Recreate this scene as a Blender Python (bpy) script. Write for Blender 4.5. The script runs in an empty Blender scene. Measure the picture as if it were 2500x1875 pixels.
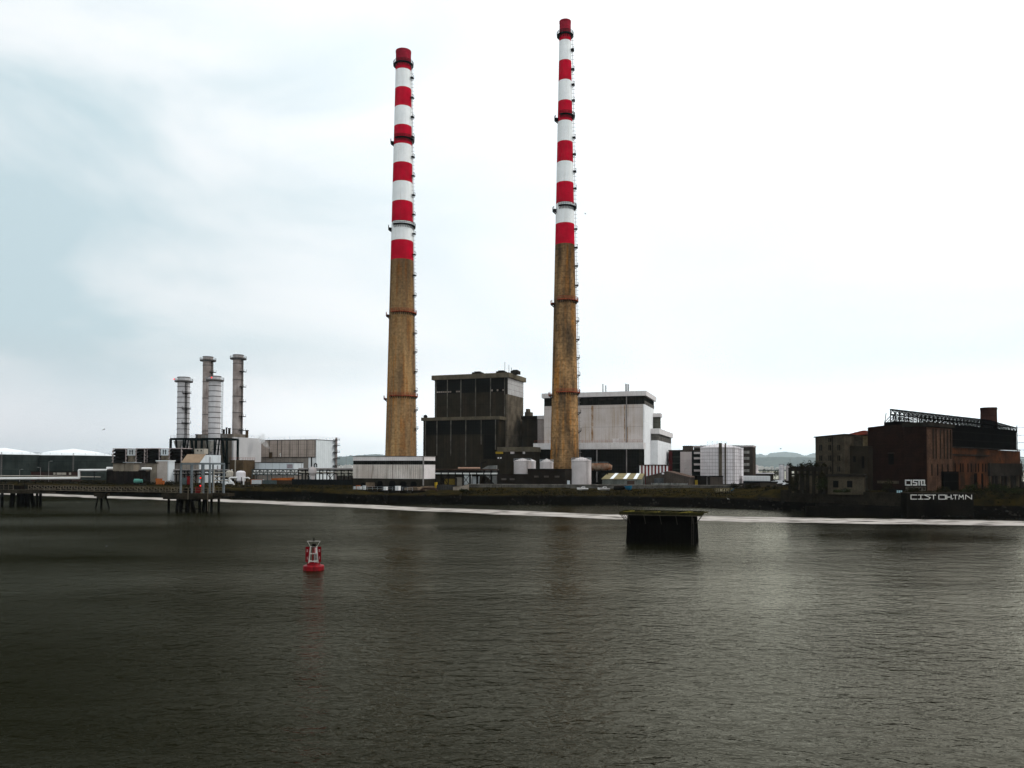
import bpy, bmesh, math, random
from mathutils import Vector, Matrix
random.seed(11)
S = bpy.context.scene
col = S.collection
R = math.radians

# ------------------------------------------------------------------ camera
F_PX, PPX, PPY, CAM_H = 1900.0, 1250.0, 1091.0, 13.0
PITCH, ROLL = R(1.5), 0.003
fwd = Vector((0, math.cos(PITCH), math.sin(PITCH)))
up0 = Vector((0, -math.sin(PITCH), math.cos(PITCH)))
rt0 = Vector((1, 0, 0))
rt = rt0 * math.cos(ROLL) + up0 * math.sin(ROLL)
up = up0 * math.cos(ROLL) - rt0 * math.sin(ROLL)
cam_d = bpy.data.cameras.new('camera')
cam = bpy.data.objects.new('camera', cam_d)
col.objects.link(cam)
mw = Matrix((rt, up, -fwd)).transposed().to_4x4()
mw.translation = Vector((0, 0, CAM_H))
cam.matrix_world = mw
cam_d.sensor_width = 36
cam_d.lens = F_PX / 2500 * 36
cam_d.shift_y = (PPY - 937.5) / 2500
cam_d.clip_start = 0.5
cam_d.clip_end = 60000
S.camera = cam
CAM = Vector((0, 0, CAM_H))

# ------------------------------------------------------------------ sky, sun, exposure
SUN_AZ, SUN_EL = R(78), R(42)       # azimuth from +Y towards +X: light from the right
W = bpy.data.worlds.new("World")
S.world = W
W.use_nodes = True
wn, wl = W.node_tree.nodes, W.node_tree.links
wn.clear()


def wnode(t, **k):
    n = wn.new(t)
    for a, b in k.items():
        setattr(n, a, b)
    return n


w_out = wnode('ShaderNodeOutputWorld')
w_bg = wnode('ShaderNodeBackground')
w_bg.inputs['Strength'].default_value = 0.1
w_sky = wnode('ShaderNodeTexSky', sky_type='NISHITA', sun_disc=False, sun_elevation=SUN_EL, sun_rotation=SUN_AZ)
w_tc = wnode('ShaderNodeTexCoord')
w_sep = wnode('ShaderNodeSeparateXYZ')
wl.new(w_tc.outputs['Generated'], w_sep.inputs[0])


def wmath(op, a, b=None, c=None):
    n = wnode('ShaderNodeMath', operation=op)
    for i, v in enumerate((a, b, c)):
        if v is None:
            continue
        if isinstance(v, (int, float)):
            n.inputs[i].default_value = v
        else:
            wl.new(v, n.inputs[i])
    return n.outputs[0]


def wrange(v, a, b, c, d):
    n = wnode('ShaderNodeMapRange', interpolation_type='SMOOTHSTEP')
    wl.new(v, n.inputs[0])
    for i, q in enumerate((a, b, c, d)):
        n.inputs[i + 1].default_value = q
    return n.outputs[0]


w_map = wnode('ShaderNodeMapping')
w_map.inputs['Scale'].default_value = (1.5, 1.5, 4.2)
w_map.inputs['Rotation'].default_value = (0.25, 0.12, 0.4)
w_map.inputs['Location'].default_value = (2.3, 0.4, 1.7)
wl.new(w_tc.outputs['Generated'], w_map.inputs[0])
w_n = wnode('ShaderNodeTexNoise')
w_n.inputs['Scale'].default_value = 1.5
w_n.inputs['Detail'].default_value = 7
w_n.inputs['Roughness'].default_value = 0.5
w_n.inputs['Distortion'].default_value = 0.5
wl.new(w_map.outputs[0], w_n.inputs[0])
noise = w_n.outputs['Fac']
# cloud deck: thicker and duller to the left, bright towards the sun
side = wrange(w_sep.outputs[0], -0.62, 0.10, 0.0, 1.0)
thick = wrange(noise, 0.30, 0.70, 0.0, 1.0)
dull = wmath('MULTIPLY', wmath('SUBTRACT', 1.0, thick), wmath('SUBTRACT', 1.27, side))
w_c = wnode('ShaderNodeMix', data_type='RGBA')
wl.new(wmath('MINIMUM', wmath('MULTIPLY', dull, 1.0), 1.0), w_c.inputs[0])
w_c.inputs[6].default_value = (9.6, 9.9, 10.05, 1)
w_c.inputs[7].default_value = (6.0, 7.4, 7.9, 1)
# left edge, and rosy murk low on the left horizon
w_c2 = wnode('ShaderNodeMix', data_type='RGBA')
low = wrange(w_sep.outputs[2], 0.0, 0.17, 1.0, 0.0)
wl.new(wmath('MULTIPLY', wmath('MULTIPLY', low, wmath('SUBTRACT', 1.0, side)), 0.8), w_c2.inputs[0])
wl.new(w_c.outputs[2], w_c2.inputs[6])
w_c2.inputs[7].default_value = (6.5, 5.75, 5.95, 1)
bright = wmath('MULTIPLY', wmath('MULTIPLY', wrange(w_sep.outputs[0], -0.62, 0.15, 0.96, 1.16), wrange(w_sep.outputs[2], 0.1, 0.9, 1.0, 1.28)), wrange(w_sep.outputs[2], 0.0, 0.14, 1.62, 1.0))
w_v = wnode('ShaderNodeVectorMath', operation='SCALE')
wl.new(w_c2.outputs[2], w_v.inputs[0])
wl.new(bright, w_v.inputs['Scale'])
w_c3 = wnode('ShaderNodeMix', data_type='RGBA')
w_c3.inputs[0].default_value = 0.93
wl.new(w_sky.outputs[0], w_c3.inputs[6])
wl.new(w_v.outputs[0], w_c3.inputs[7])
wl.new(w_c3.outputs[2], w_bg.inputs['Color'])
wl.new(w_bg.outputs[0], w_out.inputs['Surface'])

sun_d = bpy.data.lights.new('sun', 'SUN')
sun_d.energy = 1.3
sun_d.angle = R(14)
sun_d.color = (1.0, 0.96, 0.90)
sun = bpy.data.objects.new('sun', sun_d)
col.objects.link(sun)
sdir = Vector((math.sin(SUN_AZ) * math.cos(SUN_EL), math.cos(SUN_AZ) * math.cos(SUN_EL), math.sin(SUN_EL)))
sun.rotation_euler = sdir.to_track_quat('Z', 'Y').to_euler()
sun.location = (300, 0, 300)
S.view_settings.view_transform = 'Standard'
S.view_settings.look = 'None'
S.view_settings.exposure = 0.0
S.view_settings.gamma = 1.0
S.cycles.use_denoising = True
S.cycles.max_bounces = 6
S.cycles.volume_bounces = 1
S.cycles.sample_clamp_indirect = 6


# ------------------------------------------------------------------ picture measures -> places
def ray(px, py):
    return (fwd * F_PX + rt * (px - PPX) + up * (PPY - py)).normalized()


def at(px, py, Y):
    d = ray(px, py)
    return CAM + d * (Y / d.y)


def wx(px, Y, py=1150):
    return at(px, py, Y).x


def wz(py, Y, px=1250):
    return at(px, py, Y).z


def on_water(px, py, z=0.0):
    d = ray(px, py)
    return CAM + d * ((z - CAM_H) / d.z)


# ------------------------------------------------------------------ materials
MATS = {}


def deepen_darks(c):
    """tonal contrast put into the base colours: dark ones are darkened further"""
    k = min(1.0, (sum(c) / 3 / 0.2) ** 0.5)
    return tuple(v * k for v in c)



def M(name, c, c2=None, rough=0.8, ns=0.25, namt=1.0, streak=0.0, sc=None, sw=1.3, lines=(), metal=0.0,
      grain=0.25, ribs=None, spec=0.0, emit=None, gs=2.5, nz=1.0, soot=None):
    """weathered surface: two-tone noise, vertical streaks, panel joints, grain"""
    if name in MATS:
        return MATS[name]
    m = bpy.data.materials.new(name)
    m.use_nodes = True
    n, l = m.node_tree.nodes, m.node_tree.links
    b = n['Principled BSDF']
    b.inputs['Roughness'].default_value = rough
    b.inputs['Metallic'].default_value = metal
    b.inputs['Specular IOR Level'].default_value = spec
    tc = n.new('ShaderNodeTexCoord')

    def noise(scale, mapscale, detail=5.0):
        mp = n.new('ShaderNodeMapping')
        mp.inputs['Scale'].default_value = mapscale
        l.new(tc.outputs['Object'], mp.inputs[0])
        t = n.new('ShaderNodeTexNoise')
        t.inputs['Scale'].default_value = scale
        t.inputs['Detail'].default_value = detail
        l.new(mp.outputs[0], t.inputs[0])
        return t.outputs['Fac']

    def rng(v, a, b_, c_, d):
        r = n.new('ShaderNodeMapRange')
        l.new(v, r.inputs[0])
        for i, q in enumerate((a, b_, c_, d)):
            r.inputs[i + 1].default_value = q
        return r.outputs[0]

    def mix(f, a, b_, blend='MIX'):
        x = n.new('ShaderNodeMix')
        x.data_type = 'RGBA'
        x.blend_type = blend
        for i, v in ((0, f), (6, a), (7, b_)):
            if isinstance(v, (int, float)):
                x.inputs[i].default_value = v
            elif isinstance(v, tuple):
                x.inputs[i].default_value = (*v[:3], 1)
            else:
                l.new(v, x.inputs[i])
        return x.outputs[2]

    def mth(op, a, b_=None):
        x = n.new('ShaderNodeMath')
        x.operation = op
        for i, v in enumerate((a, b_)):
            if v is None:
                continue
            if isinstance(v, (int, float)):
                x.inputs[i].default_value = v
            else:
                l.new(v, x.inputs[i])
        return x.outputs[0]

    c2 = c2 or tuple(v * 0.7 for v in c)
    if not emit:
        c, c2 = deepen_darks(c), deepen_darks(c2)
        sc = deepen_darks(sc) if sc else None
    cur = mix(mth('MULTIPLY', rng(noise(ns, (1, 1, nz)), 0.38, 0.62, 0, 1), namt), c, c2)
    if streak:
        sc = sc or tuple(v * 0.45 for v in c)
        st = rng(noise(sw, (1, 1, 0.045), 4), 0.48, 0.68, 0, 1)
        br = rng(noise(0.12, (1, 1, 1), 3), 0.35, 0.6, 0.15, 1)
        cur = mix(mth('MULTIPLY', mth('MULTIPLY', st, br), streak), cur, sc)
    if lines or ribs:
        sp = n.new('ShaderNodeSeparateXYZ')
        l.new(tc.outputs['Object'], sp.inputs[0])
        u = mth('ADD', sp.outputs[0], sp.outputs[1])
    for ax, spc, wd, dk in lines:
        v = u if ax == 'u' else sp.outputs[2]
        fr = mth('FRACT', mth('DIVIDE', v, spc))
        cur = mix(mth('MULTIPLY', mth('LESS_THAN', fr, wd / spc), abs(dk)), cur, tuple(v * (0.25 if dk > 0 else 2.6) for v in c))
    if grain:
        g = rng(noise(gs, (1, 1, 1), 6), 0.25, 0.75, 1 - grain, 1 + grain)
        vm = n.new('ShaderNodeVectorMath')
        vm.operation = 'SCALE'
        l.new(cur, vm.inputs[0])
        l.new(g, vm.inputs['Scale'])
        cur = vm.outputs[0]
    l.new(cur, b.inputs['Base Color'])
    if ribs:
        bp = n.new('ShaderNodeBump')
        bp.inputs['Strength'].default_value = 0.6
        bp.inputs['Distance'].default_value = 0.15
        l.new(mth('SINE', mth('MULTIPLY', u, 2 * math.pi / ribs)), bp.inputs['Height'])
        l.new(bp.outputs[0], b.inputs['Normal'])
    if soot:     # (z from, z to, strength): soot or damp staining that sets in between two heights
        sp2 = n.new('ShaderNodeSeparateXYZ')
        l.new(tc.outputs['Object'], sp2.inputs[0])
        wav = mth('MULTIPLY', mth('SUBTRACT', noise(0.5, (1, 1, 0.1), 4), 0.5), 34)
        for z0, z1, k in soot:
            q = rng(mth('ADD', sp2.outputs[2], wav), z0, z1, 0, 1)
            cur = mix(mth('MULTIPLY', q, k), cur, (0.3, 0.3, 0.31), 'MULTIPLY')
        l.new(cur, b.inputs['Base Color'])
    if emit:
        b.inputs['Emission Color'].default_value = (*emit[:3], 1)
        b.inputs['Emission Strength'].default_value = emit[3]
    MATS[name] = m
    return m


CONC = M('stained_chimney_concrete', (0.37, 0.225, 0.10), (0.215, 0.135, 0.07), ns=0.28, nz=0.12, streak=0.85, sc=(0.36, 0.125, 0.018), soot=((42, 108, .8),),
         sw=0.8, lines=(('z', 2.6, 0.2, 0.3), ('u', 2.2, .2, .2)), grain=0.35, gs=1.0)
CONC2 = M('blotched_chimney_concrete', (0.37, 0.215, 0.095), (0.13, 0.085, 0.048), ns=0.26, nz=0.2, streak=0.9, sc=(0.40, 0.15, 0.02), soot=((48, 110, .75), (18, -4, .8)),
          sw=0.7, lines=(('z', 2.6, 0.3, 0.4), ('u', 2.4, .22, .25)), grain=0.5, gs=0.9)
CONC_DK = M('sooty_chimney_concrete', (0.13, 0.095, 0.06), (0.07, 0.05, 0.034), ns=0.2, streak=0.6, sc=(0.12, 0.05, 0.02),
            lines=(('z', 2.6, 0.22, 0.4),), grain=0.4)
RED = M('red_chimney_paint', (0.50, 0.004, 0.024), (0.42, 0.004, 0.02), rough=0.7, streak=0.45, sc=(0.30, 0.012, 0.02), grain=0.14)
WHITE = M('white_chimney_paint', (0.80, 0.81, 0.80), (0.74, 0.76, 0.75), rough=0.7, streak=0.5, sc=(0.56, 0.54, 0.50), grain=0.1)
REDCAP = M('faded_red_brick_cap', (0.34, 0.015, 0.035), (0.25, 0.012, 0.025), rough=0.8, lines=(('z', 1.3, 0.2, 0.3),), grain=0.25)
BLACKST = M('dark_gallery_steel', (0.02, 0.022, 0.022), rough=0.6)
RUST = M('rusty_steel', (0.36, 0.085, 0.04), (0.22, 0.05, 0.027), rough=0.85, ns=0.8)
GALV = M('galvanised_steel', (0.36, 0.38, 0.39), (0.25, 0.26, 0.27), rough=0.5, metal=0.3, ns=1.0)
STACKW = M('banded_pale_stack', (0.56, 0.545, 0.55), (0.47, 0.455, 0.46), rough=0.55, streak=0.45, sc=(0.30, 0.25, 0.23), grain=0.12)
STACKB = M('brown_grey_stack', (0.40, 0.345, 0.32), (0.25, 0.205, 0.185), rough=0.7, streak=0.6, sc=(0.16, 0.11, 0.09), grain=0.2)
STACKT = M('dark_stack_bands', (0.13, 0.12, 0.115), rough=0.7)
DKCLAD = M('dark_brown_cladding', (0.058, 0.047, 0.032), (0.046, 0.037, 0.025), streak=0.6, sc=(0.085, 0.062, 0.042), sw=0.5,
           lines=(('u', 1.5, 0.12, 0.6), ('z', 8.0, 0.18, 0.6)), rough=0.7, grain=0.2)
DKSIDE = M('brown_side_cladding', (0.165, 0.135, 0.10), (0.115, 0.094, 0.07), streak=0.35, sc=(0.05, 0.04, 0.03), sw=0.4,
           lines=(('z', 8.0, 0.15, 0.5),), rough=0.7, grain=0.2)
FASCIA_B = M('brown_fascia_panels', (0.155, 0.13, 0.09), (0.12, 0.10, 0.07), streak=0.35, lines=(('u', 1.9, 0.12, 0.4),), rough=0.7)
GRID = M('dark_glazed_grid', (0.016, 0.016, 0.014), (0.022, 0.02, 0.016), lines=(('u', 1.3, 0.22, -.8), ('z', 1.5, 0.18, -.8)), rough=0.5)
WHCLAD = M('white_ribbed_cladding', (0.55, 0.495, 0.47), (0.47, 0.41, 0.375), streak=0.7, sc=(0.38, 0.29, 0.21), sw=1.1,
           lines=(('u', 1.1, 0.16, 0.10), ('z', 9.2, 0.16, 0.5)), ribs=None, rough=0.6, grain=0.1, ns=0.12)
WHSIDE = M('bright_white_cladding', (0.77, 0.77, 0.77), (0.70, 0.70, 0.70), streak=0.25, sc=(0.55, 0.54, 0.52), lines=(('z', 10, 0.12, 0.25),),
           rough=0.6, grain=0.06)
WHFASC = M('white_fascia_panels', (0.66, 0.63, 0.62), (0.60, 0.56, 0.55), streak=0.35, sc=(0.42, 0.38, 0.36), lines=(('u', 2.2, 0.1, 0.3),), grain=0.1)
PUMPW = M('grimy_corrugated_cladding', (0.66, 0.60, 0.55), (0.48, 0.41, 0.36), ns=0.1, streak=0.95, sc=(0.20, 0.16, 0.13), sw=1.6,
          lines=(('u', 0.95, 0.2, 0.3),), ribs=0.95, grain=0.15)
PUMPWC = M('pale_corrugated_cladding', (0.68, 0.63, 0.62), (0.60, 0.55, 0.53), streak=0.2, lines=(('u', 0.95, 0.16, 0.2),), grain=0.1)
DKBAND = M('dark_glazing_band', (0.035, 0.034, 0.028), (0.02, 0.02, 0.017), lines=(('u', 0.95, 0.3, 0.7),), streak=0.5, sc=(0.08, 0.075, 0.06), rough=0.4)
PLINTH = M('dark_olive_plinth', (0.055, 0.048, 0.036), (0.04, 0.034, 0.025), streak=0.4, grain=0.2)
STONE = M('tan_quay_stone', (0.22, 0.16, 0.11), (0.14, 0.10, 0.07), lines=(('u', 1.3, 0.13, 0.5), ('z', 0.6, 0.1, 0.5)), grain=0.3, streak=0.4)
QUAY = M('dark_quay_wall', (0.025, 0.02, 0.015), (0.012, 0.010, 0.008), streak=0.4, grain=0.4, lines=(('u', 3.0, 0.2, 0.6),))
SEAWALL = M('grey_concrete_seawall', (0.15, 0.14, 0.12), (0.10, 0.092, 0.08), streak=0.6, sc=(0.045, 0.04, 0.035), lines=(('u', 6, 0.15, 0.5),), grain=0.3)
RIVERWALL = M('brown_masonry_river_wall', (0.052, 0.041, 0.028), (0.032, 0.025, 0.017), streak=0.5, grain=0.4, ns=0.4,
              lines=(('u', 2.1, 0.14, 0.4), ('z', 0.8, 0.1, 0.3)))
BRICKD = M('dark_brown_brick', (0.046, 0.020, 0.014), (0.033, 0.015, 0.011), ns=0.35, streak=0.35, lines=(('z', 0.9, 0.1, 0.3),), grain=0.35)
BRICKM = M('weathered_tan_brick', (0.125, 0.068, 0.043), (0.08, 0.046, 0.032), ns=0.3, streak=0.7, sc=(0.06, 0.028, 0.018), lines=(('z', 0.9, 0.1, 0.2),), grain=0.35)
BRICKO = M('orange_brick', (0.125, 0.046, 0.020), (0.048, 0.030, 0.021), ns=0.16, streak=0.7, sc=(0.05, 0.027, 0.018), grain=0.4)
CONCDK = M('blackened_concrete', (0.05, 0.042, 0.034), (0.032, 0.026, 0.021), streak=0.5, grain=0.3)
TRUSS = M('black_truss_steel', (0.010, 0.009, 0.008), rough=0.7)
LOUVRE = M('black_louvre_cladding', (0.010, 0.009, 0.008), (0.007, 0.006, 0.005), lines=(('z', 2.6, 0.3, -.9), ('u', 4.2, 0.2, -0.5)), rough=0.7)
DARKWIN = M('dark_window_glass', (0.012, 0.012, 0.012), rough=0.6, spec=0.0, grain=0)
RENDERB = M('grubby_brown_render', (0.10, 0.080, 0.056), (0.066, 0.052, 0.036), streak=0.5, grain=0.3, ns=0.4)
RENDERP = M('pale_ruined_render', (0.11, 0.088, 0.058), (0.08, 0.062, 0.04), streak=0.4, grain=0.3)
REDROOF = M('red_tile_roof', (0.17, 0.035, 0.02), (0.12, 0.03, 0.02), grain=0.3)
TANKG = M('dark_green_tank_plate', (0.052, 0.066, 0.06), (0.04, 0.05, 0.045), streak=0.4, sc=(0.028, 0.033, 0.03), lines=(('z', 5.2, 0.22, 0.7),), rough=0.6, grain=0.15)
CONEW = M('white_tank_roof', (0.82, 0.84, 0.85), (0.76, 0.79, 0.80), rough=0.5, grain=0.05)
TANKW = M('off_white_tank_plate', (0.54, 0.49, 0.48), (0.47, 0.42, 0.41), streak=0.4, sc=(0.36, 0.29, 0.26), rough=0.6, grain=0.1)
TANKP = M('white_tank_plate', (0.74, 0.70, 0.71), (0.68, 0.63, 0.64), streak=0.25, sc=(0.5, 0.45, 0.45), rough=0.6, grain=0.06)
TANC = M('tan_wall_panels', (0.40, 0.325, 0.28), (0.33, 0.27, 0.23), lines=(('u', 2.6, 0.22, 0.55), ('z', 2.9, 0.16, 0.4)), streak=0.3, grain=0.2)
TANLOW = M('olive_grey_wall_panels', (0.27, 0.235, 0.20), (0.22, 0.19, 0.165), lines=(('u', 2.6, 0.22, 0.5), ('z', 2.9, 0.16, 0.3)), grain=0.2)
BOXG = M('light_grey_box_cladding', (0.52, 0.51, 0.51), (0.49, 0.48, 0.48), grain=0.07, rough=0.6, lines=(('u', 1.4, 0.1, 0.12),))
BROWNG = M('brown_grey_cladding', (0.20, 0.17, 0.14), (0.17, 0.145, 0.12), grain=0.12, lines=(('u', 2.4, 0.12, 0.25),))
BROWNB = M('brown_tank_cladding', (0.13, 0.088, 0.05), (0.095, 0.064, 0.038), grain=0.2, streak=0.4)
GREENST = M('dark_green_steel', (0.014, 0.024, 0.022), rough=0.6)
GREYST = M('grey_blue_steel', (0.17, 0.19, 0.20), (0.13, 0.145, 0.15), rough=0.6)
TANROOF = M('tan_sheet_roof', (0.32, 0.225, 0.15), (0.28, 0.195, 0.13), grain=0.15, lines=(('u', 1.4, 0.1, 0.2),))
CREAM = M('cream_panel', (0.42, 0.38, 0.32), (0.36, 0.32, 0.27), grain=0.15, streak=0.3)
PALEG = M('pale_blue_grey_panel', (0.60, 0.64, 0.66), (0.55, 0.58, 0.60), grain=0.06, lines=(('u', 4.2, 0.2, 0.4),))
WPIPE = M('white_lagged_pipe', (0.78, 0.77, 0.75), (0.7, 0.68, 0.66), rough=0.45, grain=0.06)
BPIPE = M('rust_brown_pipe', (0.10, 0.06, 0.045), (0.06, 0.04, 0.03), rough=0.7)
DPIPE = M('dull_grey_downpipe', (0.17, 0.155, 0.13), (0.10, 0.09, 0.075), ns=.3)
GPIPE = M('grey_pipe', (0.26, 0.24, 0.23), (0.19, 0.17, 0.16), rough=0.6)
DKSTEEL = M('brown_black_steel', (0.024, 0.018, 0.014), rough=0.7)
DKTIMB = M('black_wet_timber', (0.012, 0.010, 0.008), (0.008, 0.007, 0.006), rough=0.6, grain=0.4)
JETTY = M('weathered_jetty_concrete', (0.065, 0.053, 0.036), (0.034, 0.028, 0.02), streak=0.6, grain=0.4)
MOSS = M('mossy_timber', (0.08, 0.066, 0.018), (0.04, 0.034, 0.014), ns=0.8, grain=0.4)
RAILP = M('pale_weathered_rail', (0.17, 0.14, 0.10), (0.11, 0.09, 0.065), rough=0.7)
BUOYR = M('red_buoy_paint', (0.34, 0.004, 0.012), (0.22, 0.004, 0.010), rough=0.5, spec=0.12, grain=0.2, ns=2.2, streak=0.5, sc=(0.10, 0.012, 0.012), sw=3.0, soot=None)
BUOYD = M('dark_red_panel', (0.25, 0.006, 0.012), rough=0.5, grain=0.1)
MARK = M('white_marking_paint', (0.78, 0.76, 0.72), (0.62, 0.6, 0.57), rough=0.7, ns=0.9, grain=0.15)
SCRAWL = M('thin_grey_marking_paint', (0.16, 0.14, 0.11), (0.08, 0.07, 0.055), ns=1.2)
CYANP = M('pale_cyan_marking_paint', (0.42, 0.60, 0.66), grain=0.1)
TURQ = M('turquoise_tank_paint', (0.10, 0.27, 0.22), (0.07, 0.20, 0.17), rough=0.5)
ORANGE = M('orange_paint', (0.42, 0.12, 0.03), (0.30, 0.085, 0.025), streak=0.4, grain=0.2)
TEAL = M('grey_teal_container', (0.10, 0.13, 0.13), (0.08, 0.10, 0.10), lines=(('u', 0.6, 0.15, 0.5),))
WCONT = M('dirty_white_container', (0.55, 0.57, 0.57), (0.45, 0.46, 0.46), streak=0.5, grain=0.15)
BCONT = M('brown_container', (0.10, 0.06, 0.035), lines=(('u', 0.6, 0.15, 0.5),))
BLUEP = M('blue_boat_paint', (0.02, 0.16, 0.28), rough=0.5)
BOATW = M('white_boat_paint', (0.78, 0.76, 0.74), rough=0.4, grain=0.05)
WRECK = M('rotten_boat_timber', (0.20, 0.165, 0.09), (0.05, 0.04, 0.025), ns=0.9, grain=0.5)
ROOFTAN = M('mustard_sheet_roof', (0.27, 0.225, 0.125), (0.21, 0.175, 0.10), lines=(('u', 1.0, 0.14, 0.25),), streak=0.3)
SHEDG = M('grey_green_shed_wall', (0.17, 0.175, 0.16), (0.12, 0.125, 0.11), streak=0.5, sc=(0.05, 0.045, 0.035), lines=(('u', 1.0, 0.12, 0.25),))
SHEDB = M('brown_shed_wall', (0.12, 0.095, 0.078), (0.09, 0.07, 0.058), streak=0.4, lines=(('u', 1.0, 0.12, 0.3),))
SHEDR = M('reddish_shed_roof', (0.15, 0.105, 0.085), (0.115, 0.08, 0.066), lines=(('u', 1.0, 0.12, 0.3),))
REDST = M('red_stripe_paint', (0.24, 0.022, 0.022), (0.19, 0.02, 0.02))
MAROON = M('maroon_panel', (0.13, 0.018, 0.02))
OFFICE = M('dark_office_glazing', (0.03, 0.034, 0.028), (0.015, 0.018, 0.015), lines=(('z', 3.4, 0.6, -.9), ('u', 3.0, 0.3, 0.6)), rough=0.4)
PINKR = M('pinkish_rendered_wall', (0.46, 0.40, 0.385), (0.40, 0.35, 0.335), streak=0.2, lines=(('z', 6, 0.15, 0.3),), grain=0.1)
BROWNT = M('brown_tower_wall', (0.085, 0.065, 0.052), (0.065, 0.05, 0.04), lines=(('u', 2.0, 0.15, 0.3),))
FOLI = M('dull_green_foliage', (0.045, 0.055, 0.018), (0.025, 0.032, 0.012), ns=0.7, grain=0.5)
FOLIB = M('dark_scrub_foliage', (0.024, 0.026, 0.010), (0.05, 0.04, 0.016), ns=0.7, grain=0.5)
BARK = M('dark_bark', (0.03, 0.024, 0.018))
REDLAMP = M('lit_red_lamp', (0.6, 0.01, 0.01), emit=(1.0, 0.02, 0.02, 2.5))
GULLW = M('gull_white', (0.7, 0.7, 0.7))
GULLD = M('gull_grey', (0.10, 0.10, 0.11))
CARW = M('white_car_paint', (0.72, 0.73, 0.74), rough=0.3, spec=0.5, grain=0)
CARD = M('dark_grey_car_paint', (0.08, 0.085, 0.09), rough=0.3, spec=0.5, grain=0)
TYRE = M('black_tyre', (0.012, 0.012, 0.012))
TOWN = M('far_white_houses', (0.62, 0.58, 0.55), (0.5, 0.46, 0.42))
YELLOW = M('yellow_paint', (0.45, 0.30, 0.03))


# ------------------------------------------------------------------ mesh builder
class MB:
    def __init__(s):
        s.v, s.f, s.mi, s.cur = [], [], [], 0

    def add(s, vs, fs):
        o = len(s.v)
        s.v += [tuple(p) for p in vs]
        s.f += [tuple(i + o for i in f) for f in fs]
        s.mi += [s.cur] * len(fs)
        return s

    def hexa(s, p):
        return s.add(p, [(0, 3, 2, 1), (4, 5, 6, 7), (0, 1, 5, 4), (1, 2, 6, 5), (2, 3, 7, 6), (3, 0, 4, 7)])

    def box(s, x0, x1, y0, y1, z0, z1):
        return s.hexa([(x0, y0, z0), (x1, y0, z0), (x1, y1, z0), (x0, y1, z0), (x0, y0, z1), (x1, y0, z1), (x1, y1, z1), (x0, y1, z1)])

    def prism(s, pts, d):
        """closed ring pts extruded by the vector d"""
        n = len(pts)
        d = Vector(d)
        vs = [Vector(p) for p in pts] + [Vector(p) + d for p in pts]
        return s.add(vs, [tuple(range(n)), tuple(range(2 * n - 1, n - 1, -1))] + [(i, (i + 1) % n, n + (i + 1) % n, n + i) for i in range(n)])

    def bar(s, p, q, w, h=None):
        p, q = Vector(p), Vector(q)
        h = h or w
        d = (q - p).normalized()
        a = d.cross(Vector((0, 0, 1)))
        if a.length < 1e-3:
            a = Vector((1, 0, 0))
        a.normalize()
        b = a.cross(d)
        a, b = a * w / 2, b * h / 2
        return s.hexa([p - a - b, p + a - b, p + a + b, p - a + b, q - a - b, q + a - b, q + a + b, q - a + b])

    def tube(s, p, q, r, n=8, r2=None, caps=True):
        p, q = Vector(p), Vector(q)
        r2 = r if r2 is None else r2
        d = (q - p).normalized()
        a = d.cross(Vector((0, 0, 1)))
        if a.length < 1e-3:
            a = Vector((1, 0, 0))
        a.normalize()
        b = a.cross(d)
        vs = []
        for c, rr in ((p, r), (q, r2)):
            for i in range(n):
                t = 2 * math.pi * i / n
                vs.append(c + a * math.cos(t) * rr + b * math.sin(t) * rr)
        fs = [(i, (i + 1) % n, n + (i + 1) % n, n + i) for i in range(n)]
        if caps:
            fs += [tuple(range(n - 1, -1, -1)), tuple(range(n, 2 * n))]
        return s.add(vs, fs)

    def path(s, pts, r, n=8):
        for a, b in zip(pts[:-1], pts[1:]):
            s.tube(a, b, r, n)
        for p in pts[1:-1]:
            s.ball(p, r * 1.02, 6, 4)
        return s

    def ball(s, c, r, n=8, m=5, sz=1.0):
        c = Vector(c)
        prof = [(math.sin(math.pi * j / m) * r, -math.cos(math.pi * j / m) * r * sz) for j in range(m + 1)]
        return s.lathe(prof, n, c)

    def lathe(s, prof, n=24, c=(0, 0, 0), a0=0.0, a1=None):
        c = Vector(c)
        full = a1 is None
        k = n if full else n + 1
        vs, fs = [], []
        for r, z in prof:
            for i in range(k):
                t = 2 * math.pi * i / n if full else a0 + (a1 - a0) * i / n
                vs.append((c.x + r * math.cos(t), c.y + r * math.sin(t), c.z + z))
        for j in range(len(prof) - 1):
            for i in range(n):
                i2 = (i + 1) % k
                fs.append((j * k + i, j * k + i2, (j + 1) * k + i2, (j + 1) * k + i))
        return s.add(vs, fs)

    def build(s, name, mats, parent=None, smooth=False):
        me = bpy.data.meshes.new(name)
        me.from_pydata(s.v, [], s.f)
        if not isinstance(mats, (list, tuple)):
            mats = [mats]
        for m in mats:
            me.materials.append(m)
        for p, i in zip(me.polygons, s.mi):
            p.material_index = i
        bm = bmesh.new()
        bm.from_mesh(me)
        bmesh.ops.remove_doubles(bm, verts=bm.verts, dist=1e-5)
        bmesh.ops.recalc_face_normals(bm, faces=bm.faces)
        bm.to_mesh(me)
        bm.free()
        if smooth:
            for p in me.polygons:
                p.use_smooth = True
        o = bpy.data.objects.new(name, me)
        col.objects.link(o)
        if parent:
            o.parent = parent
        return o


def tag(o, label=None, cat=None, group=None, kind=None):
    for k, v in (('label', label), ('category', cat), ('group', group), ('kind', kind)):
        if v:
            o[k] = v
    return o


def thing(name, label, cat, loc, rz=0.0, group=None):
    o = bpy.data.objects.new(name, None)
    o.empty_display_size = 1
    col.objects.link(o)
    o.location = loc
    o.rotation_euler.z = rz
    return tag(o, label, cat, group)


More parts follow.
